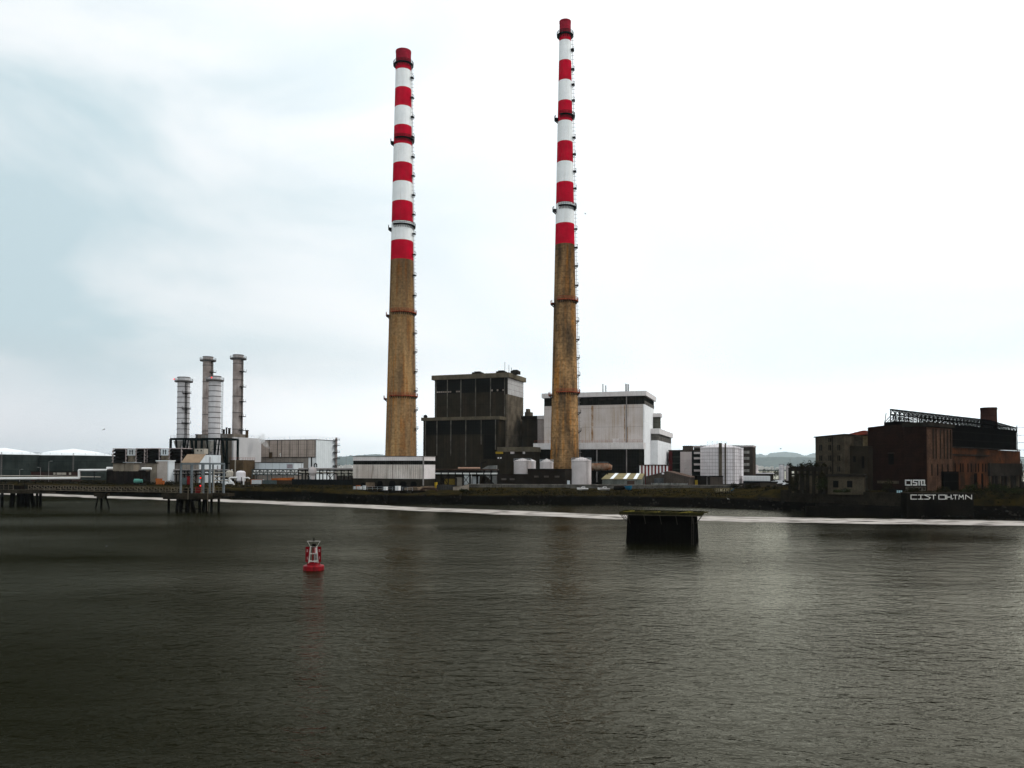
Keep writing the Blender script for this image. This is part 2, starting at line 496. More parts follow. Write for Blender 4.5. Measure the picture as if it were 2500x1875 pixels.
def copy_thing(o, loc, label, rz=None, scale=None):
    c = o.copy()
    col.objects.link(c)
    c.location = loc
    if rz is not None:
        c.rotation_euler.z = rz
    if scale:
        c.scale = (scale,) * 3
    c['label'] = label
    for ch in [x for x in bpy.data.objects if x.parent == o]:
        d = ch.copy()
        col.objects.link(d)
        d.parent = c
        for g in [x for x in bpy.data.objects if x.parent == ch]:
            e = g.copy()
            col.objects.link(e)
            e.parent = d
    return c


class Frame:
    """a building's own axes: near corner seen at px, at distance D; x runs right along the front, y runs back along the side"""
    def __init__(s, px, D, A=20, z=5.0):
        s.A = R(A)
        s.o = Vector((wx(px, D), D, z))
        s.u = Vector((math.cos(s.A), -math.sin(s.A), 0))
        s.v = Vector((math.sin(s.A), math.cos(s.A), 0))

    def thing(s, name, label, cat, group=None):
        return thing(name, label, cat, s.o, -s.A, group)

    def _hit(s, px, py, n, off):
        d = ray(px, py)
        t = (n.dot(s.o) + off - n.dot(CAM)) / n.dot(d)
        p = CAM + d * t - s.o
        return p.dot(s.u), p.dot(s.v), p.z

    def fr(s, px, py, y=0.0):
        a = s._hit(px, py, s.v, y)
        return a[0], a[2]

    def sd(s, px, py, x=0.0):
        a = s._hit(px, py, s.u, x)
        return a[1], a[2]

    def fx(s, px, y=0.0):
        return s.fr(px, 1130, y)[0]

    def sy(s, px, x=0.0):
        return s.sd(px, 1130, x)[0]


def railing(mb, pts, h=1.1, step=3.0, r=0.06):
    for a, b in zip(pts[:-1], pts[1:]):
        a, b = Vector(a), Vector(b)
        L = (b - a).length
        k = max(1, round(L / step))
        for hh in (h, h * 0.5):
            mb.bar(a + Vector((0, 0, hh)), b + Vector((0, 0, hh)), r)
        for i in range(k + 1):
            p = a.lerp(b, i / k)
            mb.bar(p, p + Vector((0, 0, h)), r)


# ================================================================== SETTING: water, land, hills
WATER_GLOSS = 0.46     # reflection strength scaled down so the water stays dark


def water_material():
    m = bpy.data.materials.new('river_water')
    m.use_nodes = True
    n, l = m.node_tree.nodes, m.node_tree.links
    b = n['Principled BSDF']
    tc = n.new('ShaderNodeTexCoord')
    sp = n.new('ShaderNodeSeparateXYZ')
    l.new(tc.outputs['Object'], sp.inputs[0])

    def mth(op, a, b_=None, c=None):
        x = n.new('ShaderNodeMath')
        x.operation = op
        for i, v in enumerate((a, b_, c)):
            if v is None:
                continue
            if isinstance(v, (int, float)):
                x.inputs[i].default_value = v
            else:
                l.new(v, x.inputs[i])
        return x.outputs[0]

    def noise(scale, ms=(1, 1, 1), detail=3.0, dist=0.0, rot=0.0):
        mp = n.new('ShaderNodeMapping')
        mp.inputs['Scale'].default_value = ms
        mp.inputs['Rotation'].default_value = (0, 0, rot)
        l.new(tc.outputs['Object'], mp.inputs[0])
        t = n.new('ShaderNodeTexNoise')
        t.inputs['Scale'].default_value = scale
        t.inputs['Detail'].default_value = detail
        t.inputs['Distortion'].default_value = dist
        l.new(mp.outputs[0], t.inputs[0])
        return t.outputs['Fac']

    def rng(v, a, b_, c, d, smooth=True):
        r = n.new('ShaderNodeMapRange')
        if smooth:
            r.interpolation_type = 'SMOOTHSTEP'
        l.new(v, r.inputs[0])
        for i, q in enumerate((a, b_, c, d)):
            r.inputs[i + 1].default_value = q
        return r.outputs[0]

    # tide line: a pale ribbon of scum drifting off the far bank; centre line Y(X) in metres
    pts = [(-300, 398), (-240, 366), (-145, 314), (-114, 300), (-71, 272), (-32, 245), (27, 206), (77, 195), (122, 187), (300, 170)]
    ramp = n.new('ShaderNodeValToRGB')
    e = ramp.color_ramp.elements
    xs = [(p[0] + 300) / 600 for p in pts]
    for i, (x, p) in enumerate(zip(xs, pts)):
        el = e[i] if i < 2 else e.new(x)
        el.position = x
        el.color = (p[1] / 500,) * 3 + (1,)
    l.new(mth('DIVIDE', mth('ADD', sp.outputs[0], 300), 600), ramp.inputs[0])
    yc = mth('MULTIPLY', ramp.outputs[0], 500)
    wob = mth('MULTIPLY', mth('SUBTRACT', noise(0.05, (1, 1, 1), 6), 0.5), 15)
    dist = mth('SUBTRACT', mth('ADD', sp.outputs[1], wob), yc)
    near = rng(mth('DIVIDE', dist, rng(sp.outputs[0], -160, 20, 0.8, 1.0)), -13.0, -8.5, 0, 1)
    far = rng(dist, 7.0, 11.5, 1, 0)
    foam = mth('MULTIPLY', near, far)
    inx = rng(sp.outputs[0], -300, -250, 0, 1)
    foam = mth('MULTIPLY', foam, inx)
    tex = rng(noise(0.35, (0.35, 1.2, 1), 5), 0.36, 0.52, 0.25, 1)
    foam = mth('MULTIPLY', foam, tex)
    # wind: long soft patches of rougher and calmer water
    wind = mth('MULTIPLY', rng(noise(0.016, (0.6, 1.6, 1), 4), 0.32, 0.66, 0.45, 1.45), rng(mth('DIVIDE', sp.outputs[0], mth('ADD', sp.outputs[1], 1.0)), -0.6, 0.5, 1.5, 0.75))
    # ripples
    h1 = mth('MULTIPLY', noise(0.40, (0.75, 1.2, 1), 2, 0.4, 0.4), 0.21)
    h2 = mth('MULTIPLY', noise(1.25, (0.75, 1.2, 1), 3, 0.5, 0.15), 0.135)
    h3 = mth('MULTIPLY', noise(3.2, (0.85, 1.2, 1), 3, 0.4, 0.3), 0.05)
    h = mth('MULTIPLY', mth('ADD', mth('ADD', h1, h2), h3), mth('MULTIPLY', wind, mth('SUBTRACT', 1.0, mth('MULTIPLY', foam, 0.8))))
    bp = n.new('ShaderNodeBump')
    bp.inputs['Strength'].default_value = 1.0
    bp.inputs['Distance'].default_value = 1.0
    l.new(h, bp.inputs['Height'])
    l.new(bp.outputs[0], b.inputs['Normal'])
    mx = n.new('ShaderNodeMix')
    mx.data_type = 'RGBA'
    l.new(foam, mx.inputs[0])
    mx.inputs[6].default_value = (0.0060, 0.0060, 0.0022, 1)
    mx.inputs[7].default_value = (0.43, 0.385, 0.35, 1)
    l.new(mx.outputs[2], b.inputs['Base Color'])
    b.inputs['Roughness'].default_value = 0.6
    b.inputs['Specular IOR Level'].default_value = 0.0
    gl = n.new('ShaderNodeBsdfGlossy')
    gl.inputs['Roughness'].default_value = 0.05
    gl.inputs['Color'].default_value = (0.95, 0.885, 0.72, 1)
    l.new(bp.outputs[0], gl.inputs['Normal'])
    fr = n.new('ShaderNodeFresnel')
    fr.inputs['IOR'].default_value = 1.24
    l.new(bp.outputs[0], fr.inputs['Normal'])
    # reflection strength painted in: weak left of view, strong right, plus random patches
    gloss_trend = mth('ADD', rng(mth('DIVIDE', sp.outputs[0], mth('ADD', sp.outputs[1], 1.0)), -0.62, 0.42, -0.33, 0.52), rng(noise(0.013, (0.55, 1.7, 1), 5, 0.6), 0.3, 0.7, -0.13, 0.13))
    fac = mth('MULTIPLY', mth('MULTIPLY', fr.outputs[0], mth('ADD', gloss_trend, WATER_GLOSS)), mth('SUBTRACT', 1.0, foam))
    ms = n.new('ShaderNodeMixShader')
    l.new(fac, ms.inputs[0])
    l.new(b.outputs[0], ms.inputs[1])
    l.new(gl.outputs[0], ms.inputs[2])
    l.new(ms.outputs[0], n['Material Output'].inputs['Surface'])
    return m


def grid_sheet(name, xs, ys, z, mat):
    mb = MB()
    vs = [(x, y, z) for y in ys for x in xs]
    k = len(xs)
    mb.add(vs, [(j * k + i, j * k + i + 1, (j + 1) * k + i + 1, (j + 1) * k + i) for j in range(len(ys) - 1) for i in range(k - 1)])
    return mb.build(name, mat)


WATER = water_material()
tag(grid_sheet('water', [-33000, -3000, -600, 0, 600, 3000, 33000], [-250, 0, 200, 450, 1500, 5000, 33000], 0.0, WATER), kind='structure')

NIN = Vector((math.sin(R(20)), math.cos(R(20)), 0))
SHORE = [(-560, 560), (-262, 398), (-180, 350), (-145, 326), (-121, 318), (-80, 304), (-56, 274), (-27, 270), (33, 270), (61, 258), (83, 242), (99, 230),
         (106, 204), (131, 199), (230, 176), (520, 100)]


def lerp(a, b, t):
    return a + (b - a) * t


def shore_y(x):
    for (x0, y0), (x1, y1) in zip(SHORE[:-1], SHORE[1:]):
        if x0 <= x <= x1:
            return lerp(y0, y1, (x - x0) / (x1 - x0))
    return SHORE[0][1] if x < SHORE[0][0] else SHORE[-1][1]


def ss(x, a, b):
    t = min(1, max(0, (x - a) / (b - a)))
    return t * t * (3 - 2 * t)


def bank_profile(x):
    right = ss(x, 66, 88)
    left = 1 - ss(x, -70, -50)
    mid = [(-8, -2.5), (0, -0.1), (1.6, 1.2), (3.2, 2.7), (5, 3.0), (24, 3.8), (40, 4.2), (47, 4.6), (55, 5.0)]
    lft = [(-8, -2.5), (0, -0.1), (1.0, 1.6), (1.8, 3.5), (3, 4.0), (12, 4.4), (24, 4.7), (34, 5.0), (55, 5.0)]
    rgt = [(-8, -2.5), (0, -0.1), (4.0, 0.9), (6.5, 1.8), (8, 2.4), (9.5, 2.9), (11, 5.9), (14, 6.3), (55, 6.4)]
    out = []
    for m, a, b in zip(mid, lft, rgt):
        o, z = m
        o, z = lerp(o, a[0], left), lerp(z, a[1], left)
        o, z = lerp(o, b[0], right), lerp(z, b[1], right)
        out.append((o, z))
    return out


def bank_material():
    m = M('river_bank', (0.013, 0.011, 0.008), (0.008, 0.007, 0.005), rough=0.75, ns=0.5, grain=0.5)
    n, l = m.node_tree.nodes, m.node_tree.links
    b = n['Principled BSDF']
    src = b.inputs['Base Color'].links[0].from_socket
    tc = n.new('ShaderNodeTexCoord')
    sp = n.new('ShaderNodeSeparateXYZ')
    l.new(tc.outputs['Object'], sp.inputs[0])
    t = n.new('ShaderNodeTexNoise')
    t.inputs['Scale'].default_value = 0.25
    t.inputs['Detail'].default_value = 6
    l.new(tc.outputs['Object'], t.inputs[0])
    ad = n.new('ShaderNodeMath')
    ad.operation = 'MULTIPLY_ADD'
    l.new(t.outputs['Fac'], ad.inputs[0])
    ad.inputs[1].default_value = 1.2
    l.new(sp.outputs[2], ad.inputs[2])
    r = n.new('ShaderNodeMapRange')
    l.new(ad.outputs[0], r.inputs[0])
    r.inputs[1].default_value = 3.45
    r.inputs[2].default_value = 3.75
    x = n.new('ShaderNodeMix')
    x.data_type = 'RGBA'
    l.new(r.outputs[0], x.inputs[0])
    l.new(src, x.inputs[6])
    gr = n.new('ShaderNodeValToRGB')
    e = gr.color_ramp.elements
    e[0].position, e[0].color = 0.35, (0.030, 0.021, 0.005, 1)
    e[1].position, e[1].color = 0.62, (0.008, 0.007, 0.004, 1)
    l.new(t.outputs['Fac'], gr.inputs[0])
    l.new(gr.outputs[0], x.inputs[7])
    l.new(x.outputs[2], b.inputs['Base Color'])
    return m


bxs = [-560 + 4.0 * i for i in range(271)]
mb = MB()
rows = 9
for x in bxs:
    y = shore_y(x) + 1.2 * math.sin(x * 0.21) + 0.8 * math.sin(x * 0.53 + 1)
    for k, (o, z) in enumerate(bank_profile(x)):
        j = random.uniform(-.18, .18) if 1 < k < 8 else 0
        mb.v.append((x + NIN.x * o, y + NIN.y * o, z + j))
for i in range(len(bxs) - 1):
    for k in range(rows - 1):
        a = i * rows + k
        mb.f.append((a, a + rows, a + rows + 1, a + 1))
        mb.mi.append(0)
tag(mb.build('riverbank', bank_material()), kind='structure')
GROUND = M('dark_yard_ground', (0.035, 0.027, 0.02), (0.02, 0.016, 0.012), ns=0.05, grain=0.4)
mb = MB()
for x in bxs:
    y = shore_y(x) + 1.2 * math.sin(x * 0.21) + 0.8 * math.sin(x * 0.53 + 1)
    z = bank_profile(x)[-1][1]
    for o, zz in ((54.9, z), (70, z), (330, 5.0), (420, -2.0)):
        mb.v.append((x + NIN.x * o, y + NIN.y * o, zz - 0.004))
for i in range(len(bxs) - 1):
    for k in range(3):
        a = i * 4 + k
        mb.f.append((a, a + 4, a + 5, a + 1))
        mb.mi.append(0)
tag(mb.build('ground', GROUND), kind='structure')
# sand spit at the foot of the river wall
SAND = M('wet_sand', (0.15, 0.10, 0.06), (0.10, 0.068, 0.042), ns=0.3, grain=0.25)
mb = MB()
for i in range(25):
    t = i / 24
    p = on_water(1800 + 150 * t, lerp(1237.5, 1246, t))
    hgt = 0.9 * math.sin(math.pi * t) ** 0.8
    for k, (dy, zz) in enumerate(((-5 * math.sin(math.pi * t) - .1, -0.2), (-2 * math.sin(math.pi * t), .5 * hgt), (3, hgt), (9, hgt * .9))):
        mb.v.append((p.x + dy * 0.3, p.y + dy, zz))
for i in range(24):
    for k in range(3):
        a = i * 4 + k
        mb.f.append((a, a + 4, a + 5, a + 1))
        mb.mi.append(0)
tag(mb.build('beach', SAND, smooth=True), kind='structure')


def ridge(name, Y, pts, depth, mat, seed):
    """a range of hills: crest heights given by (px, py) along the skyline at distance Y"""
    rnd = random.Random(seed)
    mb = MB()
    prof = []
    for (x0, y0), (x1, y1) in zip(pts[:-1], pts[1:]):
        for i in range(14):
            t = i / 14
            tt = t * t * (3 - 2 * t)
            prof.append((lerp(x0, x1, t), lerp(y0, y1, tt) + rnd.uniform(-.5, .5)))
    n = 6
    for px, py in prof:
        p = at(px, py, Y)
        for k in range(n):
            a = k / (n - 1)
            hh = max(p.z, 3) * math.sin(a * math.pi / 2) ** 0.9
            mb.v.append((p.x * (1 - depth * (1 - a) / Y), Y - depth * (1 - a), hh * (1 + rnd.uniform(-.07, .07) * (k < n - 1)) - (1 if k == 0 else 0)))
        mb.v.append((p.x * (1 + depth / Y), Y + depth, -1))
    n += 1
    for i in range(len(prof) - 1):
        for k in range(n - 1):
            a = i * n + k
            mb.f.append((a, a + n, a + n + 1, a + 1))
            mb.mi.append(0)
    return tag(mb.build(name, mat, smooth=True), kind='structure')


HILL = M('wooded_hillside', (0.06, 0.080, 0.066), (0.09, 0.105, 0.085), ns=0.002, gs=0.008, grain=0.4)
ridge('hills', 14000, [(300, 1132), (600, 1130), (760, 1128), (800, 1120), (835, 1114), (900, 1110), (1100, 1118), (1500, 1124), (1750, 1124), (1840, 1117), (1900, 1115.5),
                      (1990, 1117), (2150, 1122), (2500, 1120), (2900, 1128)], 2400, HILL, 3)
ridge('mountains', 29000, [(1500, 1118), (1700, 1116), (1800, 1113), (1840, 1110), (1858, 1108), (1868, 1112), (1885, 1106), (1915, 1103), (1940, 1105), (1965, 1112), (1990, 1106), (2030, 1103), (2100, 1100), (2300, 1110), (2700, 1120)], 3500, HILL, 8)
mb = MB()
mb.box(-3500, 3500, 3600, 4400, -1, 5)
tag(mb.build('far_shore', HILL), kind='structure')
# ================================================================== THINGS
G = 5.0


# ------------------------------------------------------------------ the two tall chimneys
def tall_chimney(label, axis_px, D, top_py, base_half, top_half, bands, galleries, conc, nseg, seed, plat_py):
    rnd = random.Random(seed)
    X = wx(axis_px, D, 1100)
    zt = wz(top_py, D - top_half * D / F_PX, axis_px)
    T = thing('striped_chimney', label, 'chimney', (X, D, G), 0, 'tall striped power station chimneys')
    H = zt - G

    def zpx(py):
        return wz(py, D - lerp(top_half, base_half, (py - top_py) / 1050) * D / F_PX, axis_px) - G

    rb, rtp = base_half * D / F_PX, top_half * D / F_PX

    def rad(z):
        t = z / H
        return rb + (rtp - rb) * (t ** 0.92)

    zred = zpx(bands[-1])
    zdk = zred - 16
    mb = MB()
    k = 28
    mb.lathe([(rad(zred * i / k) + (0.45 if False else 0), zred * i / k) for i in range(k + 1)], 56)
    mb.build('concrete_shaft', conc, T, smooth=True)
    # painted shaft: alternating bands, one mesh
    mb = MB()
    ys = list(bands)
    zs = [zpx(y) for y in ys]
    for i in range(len(zs) - 1):
        mb.cur = 0 if i % 2 == 0 else 1
        z1, z0 = zs[i], zs[i + 1]
        mb.lathe([(rad(lerp(z0, z1, q / 3)), lerp(z0, z1, q / 3)) for q in range(4)], 56)
    mb.build('painted_shaft', [RED, WHITE], T, smooth=True)
    zc = zs[0]
    mb = MB()
    r0 = rad(zc)
    mb.lathe([(r0, zc), (r0 * 0.985, H - 0.9), (r0 * 1.02, H - 0.8), (r0 * 1.02, H), (r0 * 0.82, H), (r0 * 0.8, zc + .5)], 48)
    mb.build('cap', REDCAP, T, smooth=False)
    for gpy, kind in galleries:
        z = zpx(gpy)
        r = rad(z)
        mat = RUST if kind == 'rust' else BLACKST
        mb = MB()
        if kind == 'top':
            arcs = ((0, 2 * math.pi),)
        else:
            arcs = ((R(-128), R(52)), (R(165), R(205)))
        rail = MB()
        brk = mb
        for ai, (a0, a1) in enumerate(arcs):
            mb.cur = 0
            dz = -1.2 if ai else 0
            n = 40 if a1 - a0 > 2 else 8
            wid = 1.15 if ai == 0 else 1.5
            mb.lathe([(r - 0.1, z + dz), (r + wid, z + dz), (r + wid, z + dz + 0.45), (r - 0.1, z + dz + 0.45)], n, (0, 0, 0), a0, a1)
            for hz in (0.9, 1.5):
                rail.lathe([(r + wid - 0.1, z + dz + hz), (r + wid + 0.05, z + dz + hz), (r + wid + 0.05, z + dz + hz + 0.14), (r + wid - 0.1, z + dz + hz + 0.14)], n, (0, 0, 0), a0, a1)
            for i in range(n // 2 + 1):
                t = a0 + (a1 - a0) * i / (n // 2)
                c, s_ = math.cos(t), math.sin(t)
                rail.bar(((r + wid - .05) * c, (r + wid - .05) * s_, z + dz + .45), ((r + wid - .05) * c, (r + wid - .05) * s_, z + dz + 1.6), 0.12)
                mb.cur = 1
                brk.bar(((r - .1) * c, (r - .1) * s_, z + dz - 1.2), ((r + wid * .85) * c, (r + wid * .85) * s_, z + dz + .05), 0.17)
        g = mb.build('gallery', [mat, BLACKST if kind != 'rust' else DKSTEEL], T)
        rail.build('railing', mat, g)
    # caged ladder and its rest platforms on the right-hand side
    az = R(-12)
    c, s_ = math.cos(az), math.sin(az)
    tang = Vector((-s_, c, 0))
    lad = MB()
    zz = [H * 0.97 * i / 60 for i in range(61)]
    for sgn in (-.3, .3):
        for a, b in zip(zz[:-1], zz[1:]):
            pa = Vector((c * (rad(a) + .55), s_ * (rad(a) + .55), a)) + tang * sgn
            pb = Vector((c * (rad(b) + .55), s_ * (rad(b) + .55), b)) + tang * sgn
            lad.bar(pa, pb, 0.1)
    a = 1.0
    while a < H * 0.97:
        rr = rad(a)
        lad.bar(Vector((c * (rr - .05), s_ * (rr - .05), a)) - tang * .3, Vector((c * (rr + 1.25), s_ * (rr + 1.25), a)) - tang * .3, 0.1)
        lad.bar(Vector((c * (rr + 1.25), s_ * (rr + 1.25), a)) - tang * .35, Vector((c * (rr + 1.25), s_ * (rr + 1.25), a)) + tang * .35, 0.1)
        a += 1.7
    lad.build('ladder', GPIPE, T)
    for py in plat_py:
        z = zpx(py)
        rr = rad(z)
        pm = MB()
        n = 5
        pm.lathe([(rr - .1, z), (rr + 1.35, z), (rr + 1.35, z + .18), (rr - .1, z + .18)], n, (0, 0, 0), az - .16 * 6 / rr, az + .16 * 6 / rr)
        for q in (-1, 0, 1):
            t = az + q * .15 * 6 / rr
            pm.bar(((rr + 1.3) * math.cos(t), (rr + 1.3) * math.sin(t), z), ((rr + 1.3) * math.cos(t), (rr + 1.3) * math.sin(t), z + 1.3), .09)
            pm.bar(((rr - .1) * math.cos(t), (rr - .1) * math.sin(t), z - 1.1), ((rr + 1.2) * math.cos(t), (rr + 1.2) * math.sin(t), z), .12)
        pm.lathe([(rr + 1.25, z + 1.2), (rr + 1.35, z + 1.2), (rr + 1.35, z + 1.3), (rr + 1.25, z + 1.3)], n, (0, 0, 0), az - .16 * 6 / rr, az + .16 * 6 / rr)
        pm.build('rest_platform', BLACKST, T)
    return T


K = 2500 / 2212
lb = [142, 147, 185.5, 226, 267, 308, 348, 389, 431, 475, 516, 557.5]
lb = [134, 146, 185.5, 226, 267, 308, 348, 389, 431, 475, 516, 557.5]
rb_ = [72, 84, 127, 170, 214, 258, 302, 346, 390, 435, 479, 524]
chL = tall_chimney('striped chimney standing behind the white pump house, nearer the three small stacks', 978.5, 366, 103 * K, 39.5, 18.2, [y * K for y in lb],
                   [(134 * K, 'top'), (297 * K, 'dark'), (484 * K, 'dark'), (673 * K, 'rust'), (855 * K, 'rust')], CONC, 56, 4,
                   [y * K for y in (162, 205, 247, 290, 333, 374, 416, 458, 500, 545, 590, 634, 716, 757, 800, 842, 884, 925)])
chR = tall_chimney('taller striped chimney in front of the white station building beside storage tanks', 1378.5, 343, 40 * K, 36.5, 13.6, [y * K for y in rb_],
                   [(72 * K, 'top'), (247 * K, 'dark'), (444 * K, 'dark'), (647 * K, 'rust'), (847 * K, 'rust')], CONC2, 56, 9,
                   [y * K for y in (103, 145, 178, 212, 292, 328, 365, 402, 490, 530, 570, 612, 690, 730, 770, 808, 890, 930)])

# ------------------------------------------------------------------ dark station block
f = Frame(1217, 385, 20, G)
T = f.thing('power_station_building', 'dark brown boiler house with two stepped flat roofs between the chimneys', 'power station')
xl = f.fx(1033)
zt = f.fr(1217, 1024)[1]
dep = 34
mb = MB()
mb.box(xl, 0, 0, dep, 0, zt)
mb.build('lower_block', DKCLAD, T)
mb = MB()
ft = f.fr(1218, 1016)[1]
mb.box(xl - .9, .9, -.9, dep, zt, ft)
mb.build('lower_fascia', FASCIA_B, T)
UY = 9.0
ux0, ux1 = f.fx(1060.5, UY), f.fx(1238.5, UY)
uzt = f.fr(1238, 921.5, UY)[1]
uft = f.fr(1240, 910, UY)[1]
ud = f.sy(1277, ux1) - UY
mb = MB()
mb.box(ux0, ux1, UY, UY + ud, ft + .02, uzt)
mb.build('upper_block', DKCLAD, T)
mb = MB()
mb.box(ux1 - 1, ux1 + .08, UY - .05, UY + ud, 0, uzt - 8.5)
mb.build('side_wall', DKSIDE, T)  # lighter brown than the front: sunlit side put into the colour
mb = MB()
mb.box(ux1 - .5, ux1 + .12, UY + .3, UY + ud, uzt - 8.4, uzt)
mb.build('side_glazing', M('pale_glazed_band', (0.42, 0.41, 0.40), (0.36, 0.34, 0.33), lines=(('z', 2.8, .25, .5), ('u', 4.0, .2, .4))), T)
mb = MB()
mb.box(ux0 - 1.3, ux1 + 1.3, UY - 1.3, UY + ud + 1, uzt, uft)
mb.build('upper_fascia', FASCIA_B, T)
mb = MB()
mb.box(ux0 + 1, ux1 - .8, UY - .06, UY + .1, uzt - 7.2, uzt)
mb.build('glazing_band', GRID, T)
mb = MB()
mb.box(xl + 1, -.8, -.06, .1, zt - 7.2, zt)
mb.box(f.fx(1180), f.fx(1210), -.061, .1, 12, zt - 7.3)
mb.build('glazing_band', GRID, T)
for px in (1064.5, 1092, 1125, 1161, 1197.5, 1232):
    x = f.fx(px, UY)
    m2 = MB()
    m2.box(x - .16, x + .16, UY - .55, UY - .08, ft, uzt)
    m2.build('downpipe', DPIPE, T)
for px, pb in ((1039, 1114), (1067, 1112), (1101, 1113), (1137.5, 1137), (1175, 1085), (1210, 1098)):
    x = f.fx(px)
    m2 = MB()
    m2.box(x - .16, x + .16, -.55, -.08, max(0.5, f.fr(px, pb)[1]), zt)
    m2.build('downpipe', DPIPE, T)


def win_strip(px0, px1, py0, py1, n, skip=()):
    x0, z0 = f.fr(px0, py1, UY)
    x1, z1 = f.fr(px1, py0, UY)
    for i in range(n):
        if i in skip:
            continue
        m2 = MB()
        m2.box(lerp(x0, x1, (i + .1) / n), lerp(x0, x1, (i + .9) / n), UY - .2, UY, z0, z1)
        m2.build('window', M('pale_window_panels', (0.34, 0.29, 0.26), (0.22, 0.18, 0.15)), T)
    m3 = MB()
    m3.box(x0, x1, UY - .12, UY - .01, z0 - .3, z1 + .3)
    m3.build('window_recess', DARKWIN, T)


win_strip(1065, 1124, 954, 959.5, 11, (7, 8))
win_strip(1199, 1231, 950, 955.5, 7, (1, 2, 4, 5))
for px, py, w, h in ((1165, 909.5, 2.6, 1.6), (1223, 908, 2.4, 1.6), (1257, 911, 2.0, 1.6)):
    x, _ = f.fr(px, py, UY + 6)
    m2 = MB()
    m2.box(x - w, x + w, UY + 5, UY + 9, uft - .1, uft + h)
    m2.box(x - w * .6, x + w * .6, UY + 5.6, UY + 8.4, uft + h, uft + h + .5)
    m2.build('roof_vent', CONCDK, T)
m2 = MB()
for q, hh in ((-.6, 6), (1.6, 4.5), (3, 3)):
    m2.bar((ux1 - 2 + q, UY + 3, uft), (ux1 - 2 + q, UY + 3, uft + hh), .16)
m2.build('aerial', BLACKST, T)
m2 = MB()
railing(m2, [(xl - .6, -.6, ft), (ux0, -.6, ft)], 1.2, 2.5, .08)
m2.ball((f.fx(1034), 2, ft + .6), 1.1, 8, 5)
m2.build('roof_railing', BLACKST, T)

# low link wing in front of and between the two station blocks
f = Frame(1303, 372, 20, G)
T = f.thing('link_building', 'low dark link wing with brown parapet joining the dark and white station blocks', 'building')
x0 = f.fx(1216)
zt = f.fr(1303, 1103)[1]
zf = f.fr(1303, 1091)[1]
mb = MB()
mb.box(x0, 0, 0, 14, 0, zt)
mb.build('wall', DKCLAD, T)
mb = MB()
mb.box(x0 - .3, .4, -.5, 14, zt, zf)
mb.build('parapet', FASCIA_B, T)
for px, w in ((1220, 3.0), (1252, 1.5), (1280, .7)):
    x, z = f.fr(px, 1105.5)
    m2 = MB()
    m2.box(x - w * .6, x + w * .6, -.9, -.02, z - .5, z + .5)
    m2.build('wall_light', TANKW if px > 1230 else YELLOW, T)
for px in (1217, 1223):
    x, z = f.fr(px, 1118)
    m2 = MB()
    m2.box(x - .35, x + .35, -.3, -.02, z - .35, z + .35)
    m2.build('wall_light', TANKP, T)
# taller link behind
f = Frame(1312, 402, 20, G)
T = f.thing('link_tower', 'tall dark and pale link block wedged between the two station buildings', 'building')
x0, xm = f.fx(1274), f.fx(1312)
zt = f.fr(1312, 1023)[1]
zf = f.fr(1312, 1015)[1]
mb = MB()
mb.box(x0, xm, 0, 16, 0, zt)
mb.build('dark_wall', DKCLAD, T)
mb = MB()
mb.box(xm, f.fx(1335), .1, 16, 0, zt)
mb.build('pale_wall', M('pink_grey_cladding', (0.36, 0.31, 0.29), (0.32, 0.27, 0.25), streak=.3), T)
mb = MB()
mb.box(x0 - .3, xm, -.5, 16, zt, zf)
mb.build('dark_parapet', CONCDK, T)
mb = MB()
mb.box(xm, f.fx(1335), -.4, 16, zt, zf + .02)
mb.build('pale_parapet', WHFASC, T)
mb = MB()
mb.box(f.fx(1276), f.fx(1289), 3, 8, zf, zf + 2.3)
mb.box(f.fx(1278), f.fx(1284), 3.5, 7, zf + 2.3, zf + 4)
mb.build('roof_plant', DKSIDE, T)

# ------------------------------------------------------------------ white station block
f = Frame(1573, 372, 18, G)
T = f.thing('white_station_building', 'large rust streaked white station building behind the taller chimney', 'power station')
x0 = f.fx(1328)
z_lb = f.fr(1573, 1081)[1]      # bottom of white wall
z_wt = f.fr(1573, 986.5)[1]
z_db = f.fr(1573, 966)[1]
z_top = f.fr(1574, 954.5)[1]
dep = f.sy(1597)
mb = MB()
mb.box(x0, 0, 0, dep, z_lb, z_wt)
mb.build('front_wall', WHCLAD, T)
mb = MB()
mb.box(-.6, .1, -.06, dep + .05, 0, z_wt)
mb.build('side_wall', WHSIDE, T)  # whiter than the front wall, with the sun's brightening painted in
mb = MB()
mb.box(x0 + .05, -.05, .05, dep - .05, z_wt, z_db)
mb.build('glazing_band', DKBAND, T)
mb = MB()
random.seed(5)
for i in range(34):
    if random.random() < .55:
        xx = lerp(x0 + 18, -1.5, i / 33)
        mb.box(xx - .5, xx + .5, -.06, .05, lerp(z_wt, z_db, .55), lerp(z_wt, z_db, .85))
mb.build('window_pane', M('dim_window_pane', (0.06, 0.05, 0.04), (0.035, 0.03, 0.025), ns=.8), T)
mb = MB()
mb.box(.02, .12, .3, dep - .3, z_wt, lerp(z_wt, z_db, .45))
mb.build('side_louvre', M('grey_louvre', (0.17, 0.155, 0.14), lines=(('z', .8, .25, .6),)), T)
mb = MB()
mb.box(x0 - 1, 1.1, -1.1, dep + 1, z_db, z_top)
mb.build('fascia', WHFASC, T)
mb = MB()
mb.box(x0 - 3.5, .6, -7, -.06, z_lb - 3.1, z_lb - .1)
mb.build('lower_fascia', WHFASC, T)
